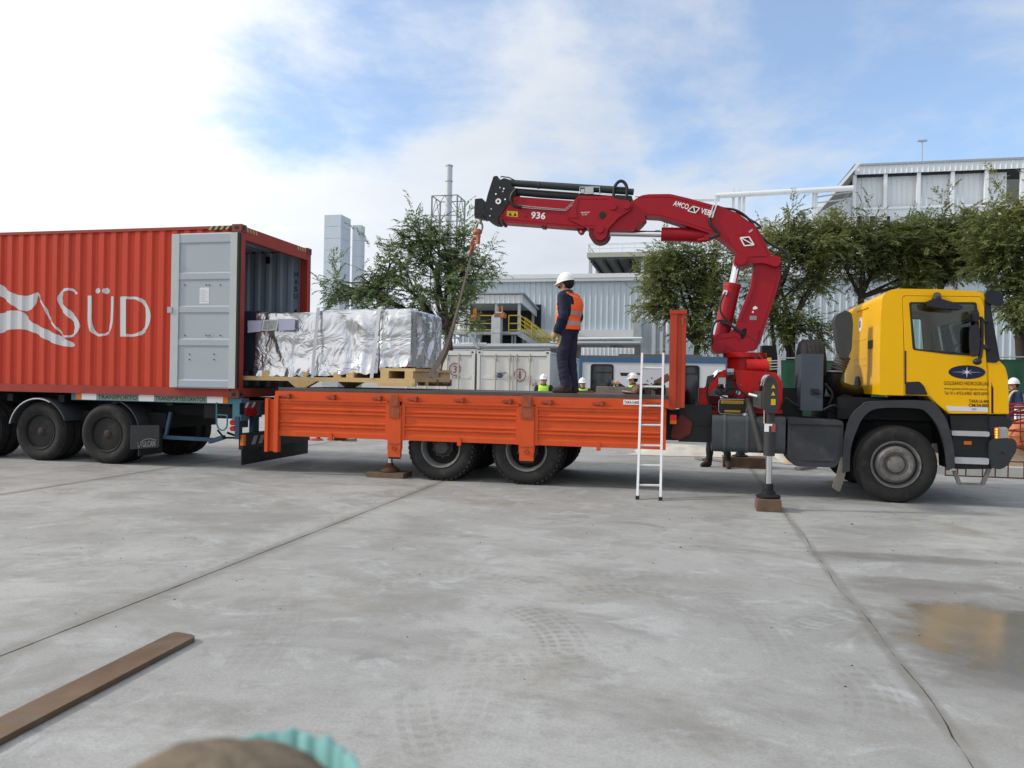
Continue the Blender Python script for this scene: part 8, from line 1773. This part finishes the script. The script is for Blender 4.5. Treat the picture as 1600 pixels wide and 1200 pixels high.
    for f in me.polygons:
        p = RI @ Vector(f.center) / k
        q = p
        best = 9; mi = 1; istor = False
        if q.z > nk.z + .022 and (q - Vector((hd.x, hd.y, q.z))).length < .16: mi = 0
        else:
            for a, b, m_ in segs:
                d = dist(q, a, b) - (.0 if m_ != 4 else -.01)
                if d < best: best = d; mi = m_
            dt = min(dist(q, a, b) for a, b in tor) - .095
            if dt < best: mi = 1; istor = True
            if mi == 1 and istor and q.z < pel.z - .10: mi = 2
            if mi == 2 and q.z > pel.z - .10: mi = 1
        f.material_index = mi
        if vest and mi == 1 and (istor or (abs(q.y) < .19 and q.z > ch.z + .02)) and pel.z - .02 < q.z < nk.z + .0:
            if vest_mode == 'full' and abs(q.y) > .135 and q.z > ch.z - .02 and not (q.z > ch.z + .11 and abs(q.y) < .165): continue
            vst.append((f.index, q.copy()))
    cl = set()
    for f in me.polygons:
        if f.material_index in (1, 2): cl.update(f.vertices)
    nrm = {i: me.vertices[i].normal.copy() for i in cl}
    for i in cl:     # creases of the work clothes
        v = me.vertices[i]; p = v.co / k; q = Vector((p.x * 3.5, p.y * 3.5, p.z * 8 + 2.5 * noise.noise(p * 3))); v.co += nrm[i] * k * (.010 * noise.noise(q) + .007 * noise.noise(q * 2.3))
    me.polygons.foreach_set('use_smooth', [True] * len(me.polygons))
    body['label'] = 'clothed body'
    del body['label']
    if vest:
        bm = bmesh.new(); vm = {}
        nrm = {}
        for fi, q in vst:
            f = me.polygons[fi]; ids = []
            for vi in f.vertices:
                if vi not in vm: v = me.vertices[vi]; vm[vi] = bm.verts.new(v.co + v.normal * .017 * k)
                ids.append(vm[vi])
            try:
                nf = bm.faces.new(ids); z = q.z - pel.z; band = (.05 < z < .10) or (.205 < z < .255)
                nf.material_index = 1 if band else 0; nf.smooth = True
            except ValueError: pass
        bmesh.ops.smooth_vert(bm, verts=bm.verts, factor=.5, use_axis_x=True, use_axis_y=True, use_axis_z=True)
        vme = bpy.data.meshes.new('vest'); bm.to_mesh(vme); bm.free(); vme.materials.append(vest); vme.materials.append(REFL)
        vo = bpy.data.objects.new('vest', vme); COL.objects.link(vo); vo.parent = t; reg(vo, B); so = vo.modifiers.new('th', 'SOLIDIFY'); so.thickness = .006; so.offset = 1
    R_ = Matrix.Rotation(face, 3, 'Z') @ Matrix.Rotation(tl, 3, 'Y')
    def local_build(mm, nm, mt, c, smooth=50):
        for v in mm.bm.verts: v.co = c + R_ @ (v.co * k)
        return mm.build(nm, mt, t, smooth=smooth)
    c = hpt(-.012, 0, .062)
    if helmet:
        mm = MB(); mm.ell((0, 0, 0), (.138, .116, .128), 28, 10, 0, 90)
        pr = []; n = 36
        for q in range(n):
            a = 2 * math.pi * q / n; br = .008 + (.040 * max(0, math.cos(a)) ** 1.5); pr.append((Vector((.139 * math.cos(a), .117 * math.sin(a), .004)), Vector(((.139 + br) * math.cos(a), (.117 + br * .55) * math.sin(a), -.010 - .012 * max(0, math.cos(a))))))
        vs = [p for ab in pr for p in ab] + [p + Vector((0, 0, -.006)) for ab in pr for p in ab]; N2 = 2 * n
        fs = []
        for q in range(n): j = (q + 1) % n; fs += [(2 * q, 2 * q + 1, 2 * j + 1, 2 * j), (N2 + 2 * q, N2 + 2 * j, N2 + 2 * j + 1, N2 + 2 * q + 1), (2 * q + 1, N2 + 2 * q + 1, N2 + 2 * j + 1, 2 * j + 1), (2 * q, 2 * j, N2 + 2 * j, N2 + 2 * q)]
        mm.poly(vs, fs); mm.tube([(.134 * math.cos(a), 0, .126 * math.sin(a) + .006) for a in [math.radians(d) for d in range(20, 165, 12)]], .012, 8)
        local_build(mm, 'helmet', HELM, c + R_ @ (Vector((.004, 0, .012)) * k))
    mm = MB(); mm.ell((-.022, 0, .0), (.098, .088, .085), 18, 10); local_build(mm, 'hair', HAIR, c + R_ @ (Vector((-.012, 0, -.032)) * k))
    if voxel < .02:
        for s_ in (-1, 1): mm = MB(); mm.ell((0, 0, 0), (.008, .013, .008), 8, 6); local_build(mm, 'eye', EYEM, hpt(.087, s_ * .032, .012))
    if glasses:
        mm = MB(); mm.box(.088, .098, -.06, .06, -.004, .028, .006); mm.box(-.01, .09, -.081, -.076, .010, .018); mm.box(-.01, .09, .076, .081, .010, .018); local_build(mm, 'safety_glasses', LENS, hpt(0.006, 0, 0))
    # collar
    mm = MB(); n = 24
    mm.lathe([(.080, -.03), (.082, .02), (.076, .045), (.070, .044), (.072, -.02)], (0, 0, 0), 'z', n, closed=True)
    cc = W(nk + Vector((.0, 0, .015)))
    for v in mm.bm.verts: v.co = cc + Matrix.Rotation(face, 3, 'Z') @ (v.co * k)
    mm.build('collar', top, t, smooth=60)
    return t
# man standing on the bed, seen from his left side, looking down to the load
bx, by = P(886, 612, .5)[0], .50
pm = math.pi - .34
person('man in navy work clothes and orange vest standing on the lorry bed', (bx, by, 1.40), pm, dict(head=(.055, 0, 1.61), neck=(.02, 0, 1.49), chest=(-.02, 0, 1.33), kneeL=(.04, .10, .50), kneeR=(.0, -.09, .50), ankL=(-.03, .105, .09), ankR=(-.06, -.11, .09), toeL=(.14, .13, .035), toeR=(.11, -.13, .035),
      elL=(-.055, .25, 1.15), wrL=(.075, .235, .925), hdL=(.115, .225, .845), elR=(-.05, -.25, 1.15), wrR=(.08, -.24, .92), hdR=(.12, -.23, .84)), height=1.81, voxel=.0105, top=NAVY, legs=TROU, vest=VORA, hand=GLOVE, glasses=True, extra_tilt=.22, bulk=1.16)
# ground crew behind the lorry
def behind(px, ptop, d, label, face, pose, **kw):
    x, z = P(px, ptop, d); return person(label, (x, d, 0), face, pose, height=(z - .02) / 1.86 * 1.75, voxel=.02, **kw)
tow = -math.pi / 2
behind(850, 580.5, 9.6, 'man in green vest and white helmet left of the standing man, behind the bed', tow + .1, {}, top=DKG2, vest=VGRN)
behind(910.5, 586.5, 9.6, 'man in lime vest and white helmet right of the standing man legs, behind the bed', tow + .15, {}, top=GRYJ, vest=VGRN)
behind(990, 579, 9.4, 'man raising a camera with both hands in front of the site cabin', math.pi + .35, dict(elL=(.20, .26, 1.33), wrL=(.42, .20, 1.50), hdL=(.50, .17, 1.555), elR=(.20, -.26, 1.33), wrR=(.42, -.20, 1.50), hdR=(.50, -.17, 1.555)), top=NAVY, vest=VGRN)
p = V(976, 585, 9.3); m = MB(); m.box(p.x - .10, p.x + .07, 9.28, 9.32, p.z - .045, p.z + .045, .01); o = m.build('camera', BLK, None, base=p); tag(o, 'small dark camera held up by the man before the cabin', 'camera')
x = (G(1105, 733)[0] + G(1132, 735)[0]) / 2 + .05
person('crane operator in dark clothes and white helmet behind the crane base', (x, 3.75, 0), -math.pi / 2 - .35, dict(kneeL=(.03, .15, .5), ankL=(-.02, .19, .09), toeL=(.13, .24, .035), kneeR=(.02, -.14, .5), ankR=(-.03, -.18, .09), toeR=(.10, -.26, .035), elL=(.1, .25, 1.16), wrL=(.28, .17, 1.12), hdL=(.36, .15, 1.13), elR=(.1, -.25, 1.16), wrR=(.28, -.17, 1.12), hdR=(.36, -.15, 1.13)), height=P(1118, 574, 3.75)[1] / 1.86 * 1.75, voxel=.018, top=GRYJ, legs=GRYJ)
x, z = P(1581, 588, 7.2)
person('man in navy jacket with pale harness straps and white helmet at the right edge', (x + .05, 7.2, .30), math.pi + .25, {}, height=(z - .30) / 1.86 * 1.75, voxel=.02, top=mat('royal_navy_jacket', (.016, .026, .075), .8, var=.2), vest=None)
hx = x + .05; m = MB()
zs_ = z - .5
for s_ in (-1, 1): m.tube(catmull([(hx - .17, 7.2 + s_ * .12, zs_ - .12), (hx - .12, 7.2 + s_ * .14, zs_ + .10), (hx - .02, 7.2 + s_ * .13, zs_ + .185), (hx + .12, 7.2 + s_ * .12, zs_ + .10), (hx + .16, 7.2 + s_ * .10, zs_ - .15)], 5), .022, 6)
prs = [o for o in bpy.data.objects if o.get('category') == 'person'][-1]
m.build('harness_strap', mat('pale_yellow_strap', (.60, .50, .22), .7, var=.1), prs)
